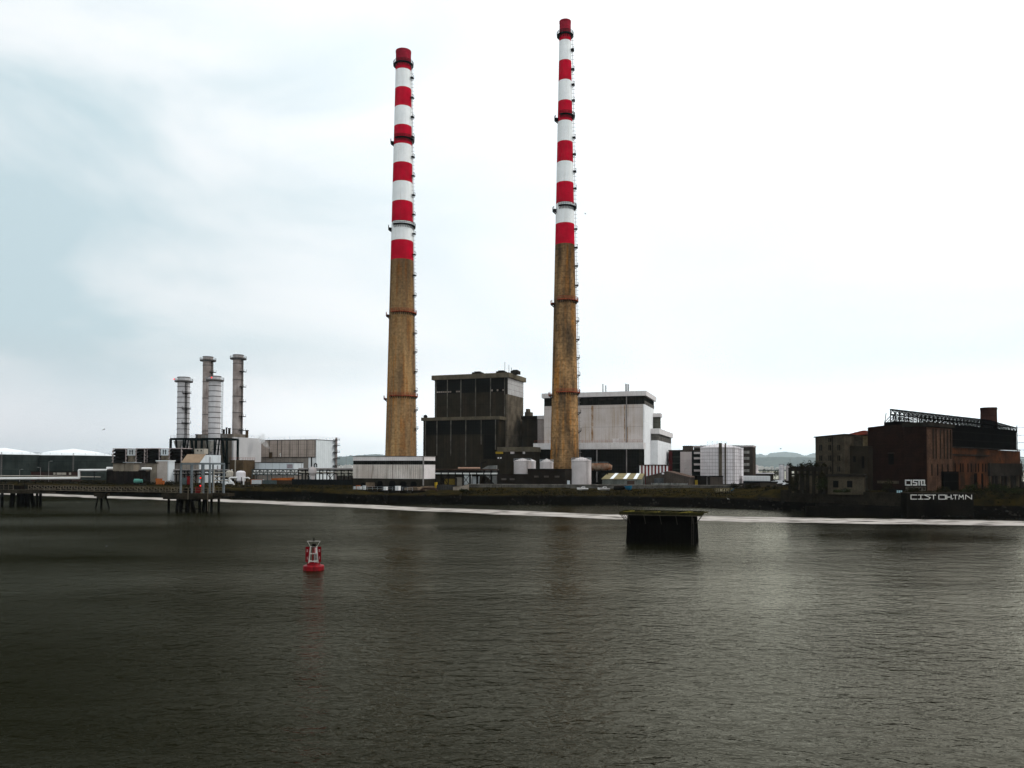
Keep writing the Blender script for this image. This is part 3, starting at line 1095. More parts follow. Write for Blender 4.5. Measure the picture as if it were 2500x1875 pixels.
# dark lower hall below it
zl0 = z_lb - 3.1
mb = MB()
mb.box(x0 - 3, -.02, -6.4, -.02, 0, zl0 - .01)
mb.build('lower_hall', GRID, T)
mb = MB()
mb.box(f.fx(1560, -6.4), 0, -6.46, -6.42, 0, zl0 - .02)
mb.build('lower_panel', M('olive_dark_panel', (0.045, 0.044, 0.034), (0.035, 0.034, 0.026), lines=(('z', 2.6, .2, .5),)), T)
for px in (1457.5, 1530):
    x = f.fx(px, -6.4)
    m2 = MB()
    m2.box(x - .2, x + .2, -6.9, -6.45, 1, zl0)
    m2.build('downpipe', GPIPE, T)
x = f.fx(1530)
m2 = MB()
m2.box(x - .2, x + .2, -.5, -.05, z_lb, z_db)
m2.build('downpipe', GPIPE, T)
# rust runs: thin stained strips down the cladding
RSTAIN = M('rust_stain', (0.27, 0.155, 0.075), (0.46, 0.37, 0.30), ns=.5, streak=.5, sc=(.2, .09, .03))
for px, w, a, b in ((1446, 1.1, 990, 1076), (1525, .5, 989, 1077), (1531.5, .7, 1042, 1079)):
    xa, za = f.fr(px, a)
    _, zb = f.fr(px, b)
    m2 = MB()
    m2.box(xa - w * .5, xa + w * .5, -.045, .02, zb, za)
    m2.build('rust_run', RSTAIN, T)
m2 = MB()
railing(m2, [(x0 - 3, -6.7, z_lb - .1), (.2, -6.7, z_lb - .1)], 1.3, 2.4, .07)
m2.build('roof_railing', RUST, T)
m2 = MB()
x, z = f.fr(1503, 1074, -4)
m2.box(x - 1.3, x + 1.3, -5, -3, z_lb - .1, z_lb + 1.6)
m2.box(x - 1.5, x + 1.5, -5.2, -2.8, z_lb + 1.6, z_lb + 1.9)
m2.build('roof_cabin', WHFASC, T)
for px, hh in ((1472, 4.4), (1479, 3.6), (1528, 4.2), (1531, 4.0), (1534.5, 3.9)):
    x = f.fx(px, 4)
    m2 = MB()
    m2.tube((x, 4, z_top), (x, 4, z_top + hh), .22, 8)
    m2.build('vent_pipe', BLACKST, T)

# white annex stepping down on the right
f = Frame(1606, 392, 18, G)
T = f.thing('white_annex', 'white annex with low white parapet stepping down right of the white station building', 'building')
z1, z2, z3 = f.fr(1606, 1075)[1], f.fr(1606, 1059)[1], f.fr(1606, 1046)[1]
d = f.sy(1639)
mb = MB()
mb.box(-14, .02, 0, d, 0, z1)
mb.build('wall', WHSIDE, T)
mb = MB()
mb.box(-13.9, -.05, .1, d - .1, z1, z2)
mb.build('louvre_band', M('grey_louvre', (0.17, 0.155, 0.14)), T)
mb = MB()
mb.box(-14.5, .9, -.5, d + .7, z2, z3)
mb.build('parapet', WHFASC, T)
f = Frame(1602, 400, 18, G)
T = f.thing('stair_tower', 'narrow grey stair tower with white cap between white station building and annex', 'stair tower')
z1, z2 = f.fr(1602, 1018)[1], f.fr(1602, 1009)[1]
x0 = f.fx(1590)
mb = MB()
mb.box(x0, 1.6, 0, 6, 0, z1)
mb.build('wall', M('olive_grey_panel', (0.12, 0.115, 0.095), lines=(('z', 2.6, .25, .5),)), T)
mb = MB()
mb.box(x0, 2.4, -.4, 6.5, z1, z2)
mb.build('cap', WHFASC, T)

# ------------------------------------------------------------------ white pump house at the quay
f = Frame(1034.5, 300, 24, 2.6)
T = f.thing('pump_house', 'long white corrugated pump house with dark glazing band on the quay', 'pump house')
x0 = f.fx(862)
dep = f.sy(1062)
zs = [f.fr(1034.5, y)[1] for y in (1205, 1183.5, 1169.3, 1134.3, 1124.5, 1115, 1113.3)]
mb = MB()
mb.box(x0, 0, 0, dep, zs[2], zs[3])
mb.build('front_wall', PUMPW, T)
mb = MB()
mb.box(-.5, .08, -.03, dep + .04, zs[2], zs[3])
mb.build('end_wall', PUMPWC, T)
mb = MB()
mb.box(x0 + .05, .03, .06, dep - .05, zs[3], zs[4])
mb.build('glazing_band', DKBAND, T)
mb = MB()
mb.box(x0, .08, -.03, dep + .04, zs[4], zs[5])
mb.build('fascia', PUMPWC, T)
mb = MB()
mb.box(x0 - .15, .2, -.15, dep + .15, zs[5], zs[6])
mb.build('roof_edge', M('grey_roof_edge', (0.2, 0.18, 0.16)), T)
mb = MB()
mb.box(x0 + .1, -.05, .1, dep, zs[1] - .6, zs[2])
mb.build('plinth', PLINTH, T)
mb = MB()
mb.box(-1.2, .3, -.4, dep + .2, -1.0, zs[1] - .6)
mb.build('stone_base', STONE, T)
mb = MB()
mb.box(x0, -1.2, .3, dep, -1.0, zs[1] - .6)
mb.build('base_wall', QUAY, T)
m2 = MB()
m2.box(-.25, .15, -.4, -.05, zs[1] - .3, zs[6])
m2.build('downpipe', GPIPE, T)
for px, w, h in ((887, 1.0, 1.5), (928, 1.3, 2.2), (958, 1.5, 2.3), (985, 1.5, 2.2), (1010, 1.4, 2.2)):
    x = f.fx(px)
    m2 = MB()
    ring = [(x - w, -.0, zs[1] - 1.2), (x + w, -.0, zs[1] - 1.2), (x + w, -.0, zs[1] + h * .6 - 1), (x + w * .6, 0, zs[1] + h - 1), (x - w * .6, 0, zs[1] + h - 1), (x - w, 0, zs[1] + h * .6 - 1)]
    m2.prism(ring, (0, .2, 0))
    m2.build('arched_opening', DARKWIN, T)
x = f.fx(905)
m2 = MB()
m2.box(x - 2, x + 2, -.3, .1, zs[1] - 1.2, zs[1] + .6)
m2.build('shutter_door', STONE, T)
PUMPF = f
# quay platform in front of the pump house, on stubby piers
f = Frame(1008, 284, 24, 0.0)
T = f.thing('quay_platform', 'dark quay platform with railing and pale fender blocks below the pump house', 'quay')
x0 = f.fx(862)
zt = f.fr(1008, 1198.5)[1]
mb = MB()
mb.box(x0, 0, 0, 9, zt - .9, zt)
mb.build('deck', QUAY, T)
mb = MB()
mb.box(x0, 0, 1.2, 9, -1, zt - .9)
mb.build('wall', QUAY, T)
for px in (866, 892, 919, 946, 972, 1000):
    x = f.fx(px)
    m2 = MB()
    m2.box(x - .8, x + .8, -.35, .0, zt - 1.7, zt - .3)
    m2.box(x - .45, x + .45, -.2, 1.2, -1, zt - 1.7)
    m2.build('fender_block', JETTY, T)
m2 = MB()
railing(m2, [(x0, .2, zt), (-.2, .2, zt)], 1.3, 2.2, .07)
m2.build('railing', GALV, T)
for i, (px, m_) in enumerate(((868, WCONT), (875, ORANGE), (878, WCONT), (890, WCONT), (942, WPIPE), (972, WPIPE))):
    x = f.fx(px, 3)
    q = thing('crate', ['white', 'red brown', 'small white', 'pale', 'upright white', 'little white'][i] + ' crate behind the quay railing ' +
              ['at its far end', 'between two white crates', 'next to the red brown one', 'under the dark door', 'near the middle arch', 'under the third arch'][i], 'crate',
              f.o + f.u * x + f.v * 3 + Vector((0, 0, zt)), -f.A, 'crates on the quay platform')
    m2 = MB()
    s = .45 + .15 * (i % 3)
    m2.box(-s, s, -s, s, .08, 1.2 + .3 * (i % 2))
    m2.box(-s, s, -s, s, 0, .08)
    m2.build('body', m_, q)
    m2 = MB()
    m2.box(-s - .06, s + .06, -s - .06, s + .06, 1.2 + .3 * (i % 2), 1.3 + .3 * (i % 2))
    m2.build('lid', m_, q)
# stone pier below the right end, and concrete ramp walls
f = Frame(1062, 296, 24, 0)
T = f.thing('stone_pier', 'tan stone pier block under the right end of the pump house', 'pier')
mb = MB()
x0 = f.fx(1008)
zt = f.fr(1062, 1193)[1]
mb.box(x0, -4, -6, -.5, -1, zt + .3)
mb.box(x0 + 1, -4.5, -5.6, -.9, zt + .3, zt + .6)
mb.build('masonry', STONE, T)
m2 = MB()
m2.path([(-3, -7, -1), (-3, -7, zt - 1), (-1, -7, zt + .2), (4, -7, zt + .2), (5, -7, zt - .6)], .4, 8)
m2.build('outfall_pipe', BPIPE, T)
f = Frame(1106, 300, 8, 2.5)
T = f.thing('ramp_wall', 'pale concrete ramp wall right of the pump house', 'wall')
mb = MB()
for a, b, pa, pb, ba, bb in ((1106, 1124, 1189, 1187, 1203, 1202), (1124, 1143, 1187, 1183, 1201, 1197)):
    xa, za = f.fr(a, pa)
    xb, zb = f.fr(b, pb)
    mb.hexa([(xa, 0, f.fr(a, ba)[1]), (xb, 0, f.fr(b, bb)[1]), (xb, 1.2, f.fr(b, bb)[1]), (xa, 1.2, f.fr(a, ba)[1]), (xa, 0, za), (xb, 0, zb), (xb, 1.2, zb), (xa, 1.2, za)])
mb.build('wall_panels', M('pale_wall_concrete', (0.30, 0.25, 0.20), (0.2, 0.165, 0.13), streak=.6), T)
mb = MB()
mb.box(f.fx(1062), f.fx(1106), 3, 3.8, 0, f.fr(1080, 1184)[1])
mb.build('sheet_fence', M('dark_grey_sheet', (0.075, 0.07, 0.065), lines=(('u', 1., .2, .5),)), T)

# ------------------------------------------------------------------ seawall along the bank
f = Frame(1700, 312, 4, 3.6)
T = f.thing('seawall', 'long grey concrete seawall above the grassy bank', 'seawall')
mb = MB()
x0 = f.fx(1142)
mb.box(x0, 18, 0, 1.0, -1, f.fr(1500, 1184.7)[1])
mb.build('wall', SEAWALL, T)
mb = MB()
mb.box(x0 - .1, 18.1, -.2, 1.2, f.fr(1500, 1184.7)[1], f.fr(1500, 1183)[1])
mb.build('coping', M('pale_coping', (0.2, 0.18, 0.155), (.14, .125, .105), ns=.5), T)

# ------------------------------------------------------------------ tanks and sheds in front of the white station block
def tank(label, px0, px1, D, py_top, mat, roof_rise, group, band_step=0, z0=G, roofmat=None, rail=True, cat='storage tank', name='storage_tank'):
    c = (px0 + px1) / 2
    X = wx(c, D)
    r = (px1 - px0) / 2 * D / F_PX
    h = wz(py_top, D, c) - z0
    T = thing(name, label, cat, (X, D, z0), 0, group)
    mb = MB()
    mb.lathe([(0, 0), (r, 0), (r, h)], 40)
    mb.build('shell', mat, T, smooth=False)
    mb = MB()
    mb.lathe([(r + .12, h), (r + .12, h + .25), (r * .5, h + .25 + roof_rise * .6), (0.01, h + .25 + roof_rise)], 40)
    mb.build('roof', roofmat or mat, T)
    if band_step:
        z = band_step
        mb = MB()
        while z < h - .3:
            mb.lathe([(r + .02, z), (r + .1, z), (r + .1, z + .13), (r + .02, z + .13)], 40)
            z += band_step
        mb.build('hoop', GPIPE, T)
    if rail:
        mb = MB()
        for hz in (.7, 1.3):
            mb.lathe([(r, h + hz), (r + .1, h + hz), (r + .1, h + hz + .1), (r, h + hz + .1)], 32)
        for i in range(24):
            t = i * math.pi / 12
            mb.bar((r * math.cos(t), r * math.sin(t), h + .2), (r * math.cos(t), r * math.sin(t), h + 1.35), .09)
        mb.build('railing', GALV, T)
        mb = MB()
        a = R(-60)
        for s_ in (-.25, .25):
            mb.bar((math.cos(a) * (r + .3) + s_, math.sin(a) * (r + .3), .2), (math.cos(a) * (r + .3) + s_, math.sin(a) * (r + .3), h + 1.3), .1)
        z = .6
        while z < h:
            mb.bar((math.cos(a) * (r + .3) - .25, math.sin(a) * (r + .3), z), (math.cos(a) * (r + .3) + .25, math.sin(a) * (r + .3), z), .08)
            z += 1.0
        mb.build('ladder', GPIPE, T)
    return T, r, h


gr = 'off white tanks by the taller chimney'
T, r, h = tank('large off white tank standing in front of the taller chimney base', 1395, 1443.5, 322, 1126, TANKW, 1.6, gr)
m2 = MB()
m2.tube((.3, -.2, h + 1.5), (.3, -.2, h + 2.4), .5, 8)
m2.build('roof_hatch', CONCDK, T)
tank('off white tank left of the taller chimney with low pink roof', 1254.5, 1297, 350, 1127, TANKW, 1.3, gr, z0=5)
tank('narrow white tank behind the low pink roofed tank', 1288, 1308, 356, 1127, TANKP, .8, gr, z0=5, rail=False)
tank('small low tank with peaked roof touching the foot of the taller chimney', 1318, 1351, 335, 1130, TANKW, 1.6, gr, z0=5)

f = Frame(1379, 322, 10, G)
T = f.thing('control_building', 'low dark brown service building in front of the chimney tanks', 'building')
mb = MB()
x0 = f.fx(1213)
xm = f.fx(1288)
zt = f.fr(1379, 1146)[1]
zt2 = f.fr(1288, 1157.5)[1]
mb.box(xm, 0, 0, 8, 0, zt)
mb.box(x0, xm - .02, 0.4, 8, 0, zt2)
mb.build('wall', M('dark_brown_brickwork', (0.042, 0.031, 0.023), (0.032, 0.024, 0.018), streak=.3), T)
mb = MB()
mb.box(0.01, 3.0, -.3, 8, 0, zt + .01)
mb.build('end_wall', M('brown_end_wall', (0.065, 0.05, 0.038)), T)
mb = MB()
mb.box(xm - .1, 3.1, -.4, 8.1, zt + .01, zt + .25)
mb.build('roof_edge', CONCDK, T)
for px in (1310, 1334, 1360, 1250, 1230):
    x, z = f.fr(px, 1163.5)
    z = z if px > 1300 else z - 1.1
    m2 = MB()
    m2.box(x - 1.0, x + 1.0, -.06, .5, z - .4, z + .4)
    m2.build('window', M('dull_window', (0.12, 0.10, 0.085)), T)
x, z = f.fr(1386, 1168)
m2 = MB()
m2.box(1.0, 2.1, -.38, -.2, 0, 2.6)
m2.build('door', PALEG, T)

# rusty drum on legs
f = Frame(1470, 342, 10, G)
T = f.thing('rusty_vessel', 'rust patched horizontal vessel on dark legs beside the large off white tank', 'tank')
xa, za = f.fr(1444, 1149)
xb, zb = f.fr(1490, 1131)
mb = MB()
r = (zb - za) / 2
zc = (za + zb) / 2
mb.tube((xa, 2, zc), (xb - 1, 2, zc), r, 20)
mb.tube((xb - 1, 2, zc), (xb + .6, 2, zc - .3), r, 20, r * .6)
mb.build('shell', M('patchy_rust_plate', (0.26, 0.19, 0.14), (0.22, 0.075, 0.03), ns=.35, streak=.6, lines=(('u', 2.2, .2, .6),)), T)
mb = MB()
for q in (.15, .5, .85):
    x = lerp(xa, xb, q)
    mb.bar((x, 1, 0), (x, 1, zc - r * .6), .4)
    mb.bar((x, 3, 0), (x, 3, zc - r * .6), .4)
mb.bar((xa + 3, .5, 0), (xa + 5, .5, zc - r), .35)
mb.box(xa, xb, .6, 3.4, za - .4, za - .1)
mb.build('leg_frame', DKSTEEL, T)
mb = MB()
railing(mb, [(xa, 1.2, zb), (xb - 1, 1.2, zb)], .6, 2, .06)
mb.build('top_rail', GALV, T)


# sheds
def shed(label, px0, pxc, px1, D, A, py_eave, py_ridge, wall, roof, ridge_back=.5, skylights=(), z0=G, gable_front=False, name='shed', door=None):
    f = Frame(pxc, D, A, z0)
    T = f.thing(name, label, 'shed')
    x0 = f.fx(px0)
    d = f.sy(px1)
    ze = f.fr(pxc, py_eave)[1]
    zr = f.fr(pxc, py_ridge)[1]
    mb = MB()
    if gable_front:
        xm = x0 / 2
        mb.prism([(x0, 0, 0), (0, 0, 0), (0, 0, ze), (xm, 0, zr), (x0, 0, ze)], (0, d, 0))
        mb.build('wall', wall, T)
        mb = MB()
        o = .25
        mb.prism([(x0 - .5, 0, ze - .15), (xm, 0, zr + .02), (.5, 0, ze - .15), (.5, 0, ze + .15), (xm, 0, zr + .32), (x0 - .5, 0, ze + .15)], (0, d + .4, 0))
        o_ = mb.build('roof', roof, T)
        o_.location.y = -.2
    else:
        ym = d * ridge_back
        mb.prism([(0, 0, 0), (0, d, 0), (0, d, ze), (0, ym, zr), (0, 0, ze)], (x0, 0, 0))
        mb.build('wall', wall, T)
        mb = MB()
        mb.prism([(.3, -.3, ze - .12), (.3, ym, zr + .02), (.3, d + .3, ze - .12), (.3, d + .3, ze + .1), (.3, ym, zr + .25), (.3, -.3, ze + .1)], (x0 - .6, 0, 0))
        rf = mb.build('roof', roof, T)
        for a, b in skylights:
            xa, xb = f.fx(a), f.fx(b)
            m2 = MB()
            m2.hexa([(xa, -.32, ze + .11), (xb, -.32, ze + .11), (xb, -.32, ze + .16), (xa, -.32, ze + .16)][:0] or
                    [(xa, -.31, ze + .10), (xb, -.31, ze + .10), (xb, ym, zr + .25), (xa, ym, zr + .25),
                     (xa, -.33, ze + .16), (xb, -.33, ze + .16), (xb, ym, zr + .31), (xa, ym, zr + .31)])
            m2.build('skylight', CONEW, rf)
    if door:
        a, b, py = door
        xa, xb = f.fx(a), f.fx(b)
        m2 = MB()
        m2.box(xa, xb, -.12, .0, 0, f.fr(a, py)[1])
        m2.build('door', M('grey_shed_door', (0.115, 0.12, 0.125), lines=(('z', .6, .08, .4),)), T)
    return f, T, x0, d, ze, zr


f, T, *_ = shed('shed with mustard roof and three white skylight strips', 1470, 1565, 1576, 318, 12, 1170, 1158.5, SHEDG, ROOFTAN, .62,
                ((1489, 1497.5), (1521, 1529.5), (1546, 1554.5)))
m2 = MB()
x = f.fx(1540)
m2.box(x - 1.5, x + 1.5, -.1, 0, 0, 2.6)
m2.build('rust_patch', BPIPE, T)
f, T, x0, d, ze, zr = shed('brown gabled workshop with sliding door right of the mustard roofed shed', 1576, 1682, 1697, 330, 26, 1165.5, 1152.5, SHEDB, SHEDR, door=(1597, 1620, 1167), gable_front=True)
m2 = MB()
x, z = f.fr(1619, 1156)
m2.box(x - .45, x + .45, -.35, -.22, z - .35, z + .35)
m2.build('gable_lamp', TANKP, T)
# red and white striped cabin
f = Frame(1635, 352, 12, G)
T = f.thing('striped_cabin', 'red and white striped hoarding cabin below the white annex', 'cabin')
x0 = f.fx(1561)
zt = f.fr(1600, 1136.5)[1]
mb = MB()
n = 18
for i in range(n):
    mb.cur = i % 2
    mb.box(lerp(x0, 0, i / n), lerp(x0, 0, (i + 1) / n), 0, 6, 0, zt)
mb.build('wall', [WHSIDE, REDST], T)
mb = MB()
mb.box(x0 - .3, .4, -.3, 6.3, zt, zt + .4)
mb.build('roof', M('brown_cabin_roof', (.1, .06, .05)), T)

# fence panels in front of the brown workshop
f = Frame(1680, 320, 6, G)
T = f.thing('panel_fence', 'low pale grey panel fence in front of the brown workshop', 'fence')
mb = MB()
mb.box(f.fx(1590), f.fx(1678), 0, .3, 0, f.fr(1640, 1180)[1])
mb.build('panels', M('pale_grey_panel', (0.22, 0.22, 0.20), (0.13, 0.13, 0.12), ns=.5, lines=(('u', 2.4, .2, .6),)), T)
mb = MB()
for i in range(8):
    x = lerp(f.fx(1590), f.fx(1678), i / 7)
    mb.box(x - .1, x + .1, -.12, 0, 0, f.fr(1640, 1179)[1])
mb.build('post', GPIPE, T)

# ------------------------------------------------------------------ buildings behind, right of the station
f = Frame(1640, 425, 20, G)
T = f.thing('office_block', 'dark glazed office block with pinkish stair shaft right of the white annex', 'building')
mb = MB()
xa, xb = f.fx(1632), f.fx(1695)
zt = f.fr(1650, 1100.5)[1]
mb.box(xa, xb + 24, 1, 16, 0, zt)
mb.build('glazed_wall', OFFICE, T)
mb = MB()
mb.box(xa, f.fx(1641), .3, 1.2, 0, zt - .3)
mb.build('maroon_panel', MAROON, T)
mb = MB()
mb.box(f.fx(1661), f.fx(1688.5), -.4, 6, 0, f.fr(1670, 1103)[1])
mb.build('stair_shaft', PINKR, T)
mb = MB()
mb.box(f.fx(1666.5), f.fx(1688.5), .5, 8, f.fr(1670, 1103)[1], f.fr(1670, 1088)[1])
mb.build('roof_house', BROWNT, T)
mb = MB()
zz = [f.fr(1702, y)[1] for y in (1162, 1149, 1134, 1119, 1106, 1101)]
for z in zz[1:-1]:
    mb.box(f.fx(1694), f.fx(1694) + 20, .2, 1.1, z - .5, z + .6)
mb.build('floor_band', PINKR, T)
mb = MB()
mb.box(xa - .2, xb + 24.2, .8, 16.2, zt, zt + .5)
mb.build('roof_edge', BROWNT, T)
f = Frame(1838, 445, 24, G)
T = f.thing('brown_tower', 'tall brown slab block with rows of tiny windows behind the white hooped tanks', 'tower block')
x0 = f.fx(1694)
zt = f.fr(1838, 1091)[1]
z2 = f.fr(1838, 1087)[1]
mb = MB()
mb.box(x0, 0, 0, 14, 0, zt)
mb.build('wall', BROWNT, T)
mb = MB()
mb.box(x0 - .4, .3, -.4, 14.3, zt, z2)
mb.build('parapet', PINKR, T)
mb = MB()
mb.box(x0 - .02, f.fx(1711), -.1, .02, zt - 9.5, zt - 7.5)
mb.box(x0 - .02, f.fx(1711), -.1, .02, zt - 4.5, zt - 1)
mb.build('end_window', DARKWIN, T)
m_ = M('pale_grey_pane', (0.45, 0.42, 0.38))  # tiny windows coloured pale grey
mb = MB()
for py in (1104, 1119, 1134, 1149):
    for px in (1817, 1821, 1824.5, 1828):
        x, z = f.fr(px, py)
        mb = MB()
        mb.box(x - .25, x + .25, -.06, .05, z - .8, z + .8)
        mb.build('window', m_, T)

gr = 'white hooped tanks'
T, r, h = tank('broad white hooped tank with external pipes in front of the brown slab block', 1711, 1802, 398, 1094, TANKP, 2.2, gr, band_step=1.75)
mb = MB()
for px, rr, mm in ((1758, .8, 0), (1770.5, .35, 0)):
    x = wx(px, 398 - r) - T.location.x
    y = -math.sqrt(max(0, r * r - x * x)) - rr - .2
    mb.tube((x, y, 0), (x, y, h + 2.2), rr, 8)
mb.build('riser_pipe', M('olive_brown_pipe', (.13, .105, .075)), T)
mb = MB()
for i in range(-8, 9):
    a = R(-90 + i * 9)
    mb.bar((math.cos(a) * (r + .04), math.sin(a) * (r + .04), .1), (math.cos(a) * (r + .04), math.sin(a) * (r + .04), h), .06)
mb.build('seam', GPIPE, T)
mb = MB()
for i in range(5):
    mb.bar((-6 + 2.4 * i, 0, h + 1), (-6 + 2.4 * i, 0, h + 3.6), .12)
mb.bar((-6, 0, h + 3.6), (3.6, 0, h + 3.6), .12)
mb.bar((-6, 0, h + 2.6), (3.6, 0, h + 2.6), .12)
mb.build('roof_gantry', GALV, T)
tank('white hooped tank half hidden behind the broad one', 1762, 1814, 412, 1096, TANKP, 1.5, gr, band_step=1.75)
tank('small pale tank right of the brown slab block', 1838, 1851, 480, 1137, TANKW, .5, 'small pale tanks in the gap', rail=False)
tank('small pale tank left of the ruin in the gap', 1902, 1914, 470, 1138, TANKP, .5, 'small pale tanks in the gap', band_step=2.5, rail=True)
tank('small pale tank hard against the ivy covered ruin', 1919, 1931, 470, 1139, TANKW, .5, 'small pale tanks in the gap', band_step=2.5, rail=True)

# sheds and walls in front of the hooped tanks
f = Frame(1765, 335, 14, G)
T = f.thing('block_store', 'low brown block store with dark open bay below the broad hooped tank', 'store')
mb = MB()
zt = f.fr(1765, 1164)[1]
mb.box(f.fx(1734), 0, 0, 8, 0, zt)
mb.build('wall', SHEDB, T)
mb = MB()
mb.box(f.fx(1697), f.fx(1734) - .02, .5, 8, 0, zt)
mb.build('open_bay', CONCDK, T)
mb = MB()
mb.box(f.fx(1697) - .2, .2, -.3, 8.2, zt, zt + .35)
mb.build('roof', DKSTEEL, T)
mb = MB()
x, z = f.fr(1700, 1172)
mb.box(x - .6, x + .6, -.2, .4, 0, z)
mb.build('yellow_post', YELLOW, T)
f = Frame(1887, 470, 20, G)
T = f.thing('long_dark_shed', 'long dark shed with pale roof edge in the gap left of the ruin', 'shed')
mb = MB()
z1, z2 = f.fr(1887, 1157)[1], f.fr(1887, 1155)[1]
mb.box(f.fx(1812), 0, 0, 12, 0, z1)
mb.build('wall', DKCLAD, T)
mb = MB()
mb.box(f.fx(1812) - .3, .4, -.4, 12.3, z1, z2)
mb.build('roof_edge', TANKP, T)
# row of white trailers
f = Frame(1815, 400, 20, G)
for i in range(9):
    px = lerp(1818, 1876, i / 8)
    p = at(px, 1173, 405 - i)
    p.z = G
    q = thing('trailer', ('leftmost white trailer', 'second white trailer from the left', 'third white trailer from the left', 'fourth white trailer from the left', 'middle white trailer',
                          'fourth white trailer from the right', 'third white trailer from the right', 'second white trailer from the right', 'rightmost white trailer')[i] + ' of the row before the long dark shed', 'trailer', p, -R(16),
              'white trailers parked in a row')
    m2 = MB()
    m2.box(-.75, .75, -3, 3, 1.4, 3.9)
    m2.build('box', WHSIDE, q)
    m2 = MB()
    m2.box(-.7, .7, -3, 3, .9, 1.38)
    m2.build('chassis', TEAL, q)
    m2 = MB()
    for y in (-2, 2):
        m2.tube((-.75, y, .45), (.75, y, .45), .45, 10)
    m2.build('wheels', TYRE, q)


def car(label, px, py, D, paint, rz, z0=G, van=False):
    p = at(px, py, D)
    T = thing('parked_van' if van else 'parked_car', label, 'van' if van else 'car', (p.x, D, z0), rz, 'vehicles parked in the yard')
    mb = MB()
    if van:
        pr = [(-2.5, .35), (2.5, .35), (2.5, 1.1), (1.7, 1.3), (1.1, 2.2), (-2.5, 2.25)]
    else:
        pr = [(-2.1, .35), (2.1, .35), (2.1, .85), (1.1, 1.0), (.5, 1.5), (-1.2, 1.5), (-1.9, 1.0), (-2.1, .9)]
    mb.prism([(x, -.85, z) for x, z in pr], (0, 1.7, 0))
    mb.build('body', paint, T)
    mb = MB()
    if van:
        mb.prism([(.4, -.87, 1.3), (1.55, -.87, 1.3), (1.05, -.87, 2.05), (.4, -.87, 2.05)], (0, 1.74, 0))
    else:
        mb.prism([(-1.5, -.87, 1.02), (.95, -.87, 1.02), (.45, -.87, 1.42), (-1.15, -.87, 1.42)], (0, 1.74, 0))
    mb.build('window', DARKWIN, T)
    for sx in (-1.35, 1.35):
        for sy in (-.8, .8):
            mb = MB()
            mb.tube((sx, sy - .12, .34), (sx, sy + .12, .34), .34, 12)
            mb.build('wheel', TYRE, T)
    return T


car('white car nose up on the slope right of the long dark shed', 1893, 1171, 420, CARW, R(150))
car('white van parked left of the ruin', 1906, 1176, 370, CARW, R(20), van=True)
car('white car parked against the ruin wall', 1922, 1181, 330, CARW, R(10))
car('dark grey car parked right of the pump house', 1096, 1180, 312, CARD, R(-10), z0=3.9)
car('white van on the quay road left of the brown tank house', 556, 1181, 350, CARW, R(-15), van=True)
f = Frame(1896, 300, 20, G)
T = f.thing('quay_hut', 'small tan hut with dark open front on the river wall', 'hut')
mb = MB()
z1 = f.fr(1896, 1179)[1]
x0 = f.fx(1856)
mb.box(x0, 0, 0, 5, -1.5, z1)
mb.build('wall', RENDERP, T)
mb = MB()
mb.box(x0 - .4, .4, -.5, 5.4, z1, z1 + .45)
mb.build('roof', CONCDK, T)
for a, b in ((1872, 1880), (1888, 1894)):
    mb = MB()
    mb.box(f.fx(a), f.fx(b), -.06, 0.1, 0, z1 - 1.0)
    mb.build('opening', DARKWIN, T)
# ------------------------------------------------------------------ derelict brick complex on the right
GR = 6.4
f = Frame(2262, 226, 50, GR)
T = f.thing('derelict_brick_station', 'derelict dark brick power station with roofless truss and stubby chimney', 'ruin')
xl = f.fx(2207.5)
zt = f.fr(2262, 1033)[1]
d = f.sy(2324.5)
mb = MB()
mb.box(xl, 0, 0, d, -1, zt)
mb.build('tower', BRICKD, T)
mb = MB()
mb.box(.01, .12, .3, d, -1, zt - 1.1)
mb.build('tan_side_wall', BRICKM, T)
mb = MB()
for px in (2276, 2283.5, 2294, 2303, 2311, 2319):
    y, za = f.sd(px, 1043)
    mb.box(.1, .3, y - .16, y + .16, 3.5 + 6, zt - 1.4)
mb.build('pilaster', CONCDK, T)
mb = MB()
mb.box(xl - .3, .9, -.5, d + .3, zt - .9, zt + .3)
mb.build('roof_slab', CONCDK, T)
for px in (2274, 2288, 2299, 2313):
    y, z = f.sd(px, 1143)
    m2 = MB()
    m2.box(.05, .18, y - .35, y + .35, z - 2.2, z + 1.2)
    m2.build('slit_window', DARKWIN, T)
# hall behind the tower, recedes to the right
XH = -1.6
yh0, yh1 = d - .5, f.sy(2488, XH)
zmid = f.sd(2330, 1091, XH)[1]
ztop = f.sd(2330, 1036, XH)[1]
mb = MB()
ym = f.sy(2413, XH)
mb.box(XH - 18, XH, yh0, ym, -1, zmid)
mb.build('orange_brick_wall', BRICKO, T)
mb = MB()
mb.box(XH - 18, XH - .2, ym + .02, yh1 + 2, -1, zmid - .4)
mb.build('far_brick_wall', BRICKO, T)
mb = MB()
mb.box(XH - 3, XH + .6, ym - .5, yh1 + 1.4, f.sd(2440, 1162, XH)[1], f.sd(2440, 1131, XH)[1])
mb.build('concrete_bay', CONCDK, T)
for i in range(11):
    y = lerp(ym + .5, yh1 + 1, i / 10)
    m2 = MB()
    m2.box(XH - .2, XH + .5, y - .22, y + .22, -1, f.sd(2440, 1162, XH)[1] - .02)
    m2.build('concrete_column', CONCDK if i % 3 else RENDERP, T)
mb = MB()
mb.box(XH - 18, XH - .6, yh0, yh1 - .3, zmid + .02, ztop)
mb.build('louvred_upper_hall', LOUVRE, T)
mb = MB()
mb.box(XH - .2, XH + .35, yh0 + .5, ym, zmid - 2.7, zmid - 2.2)
mb.box(XH - .3, XH + .5, yh0 + .5, yh1, zmid - .25, zmid + .1)
mb.build('wall_beam', CONCDK, T)
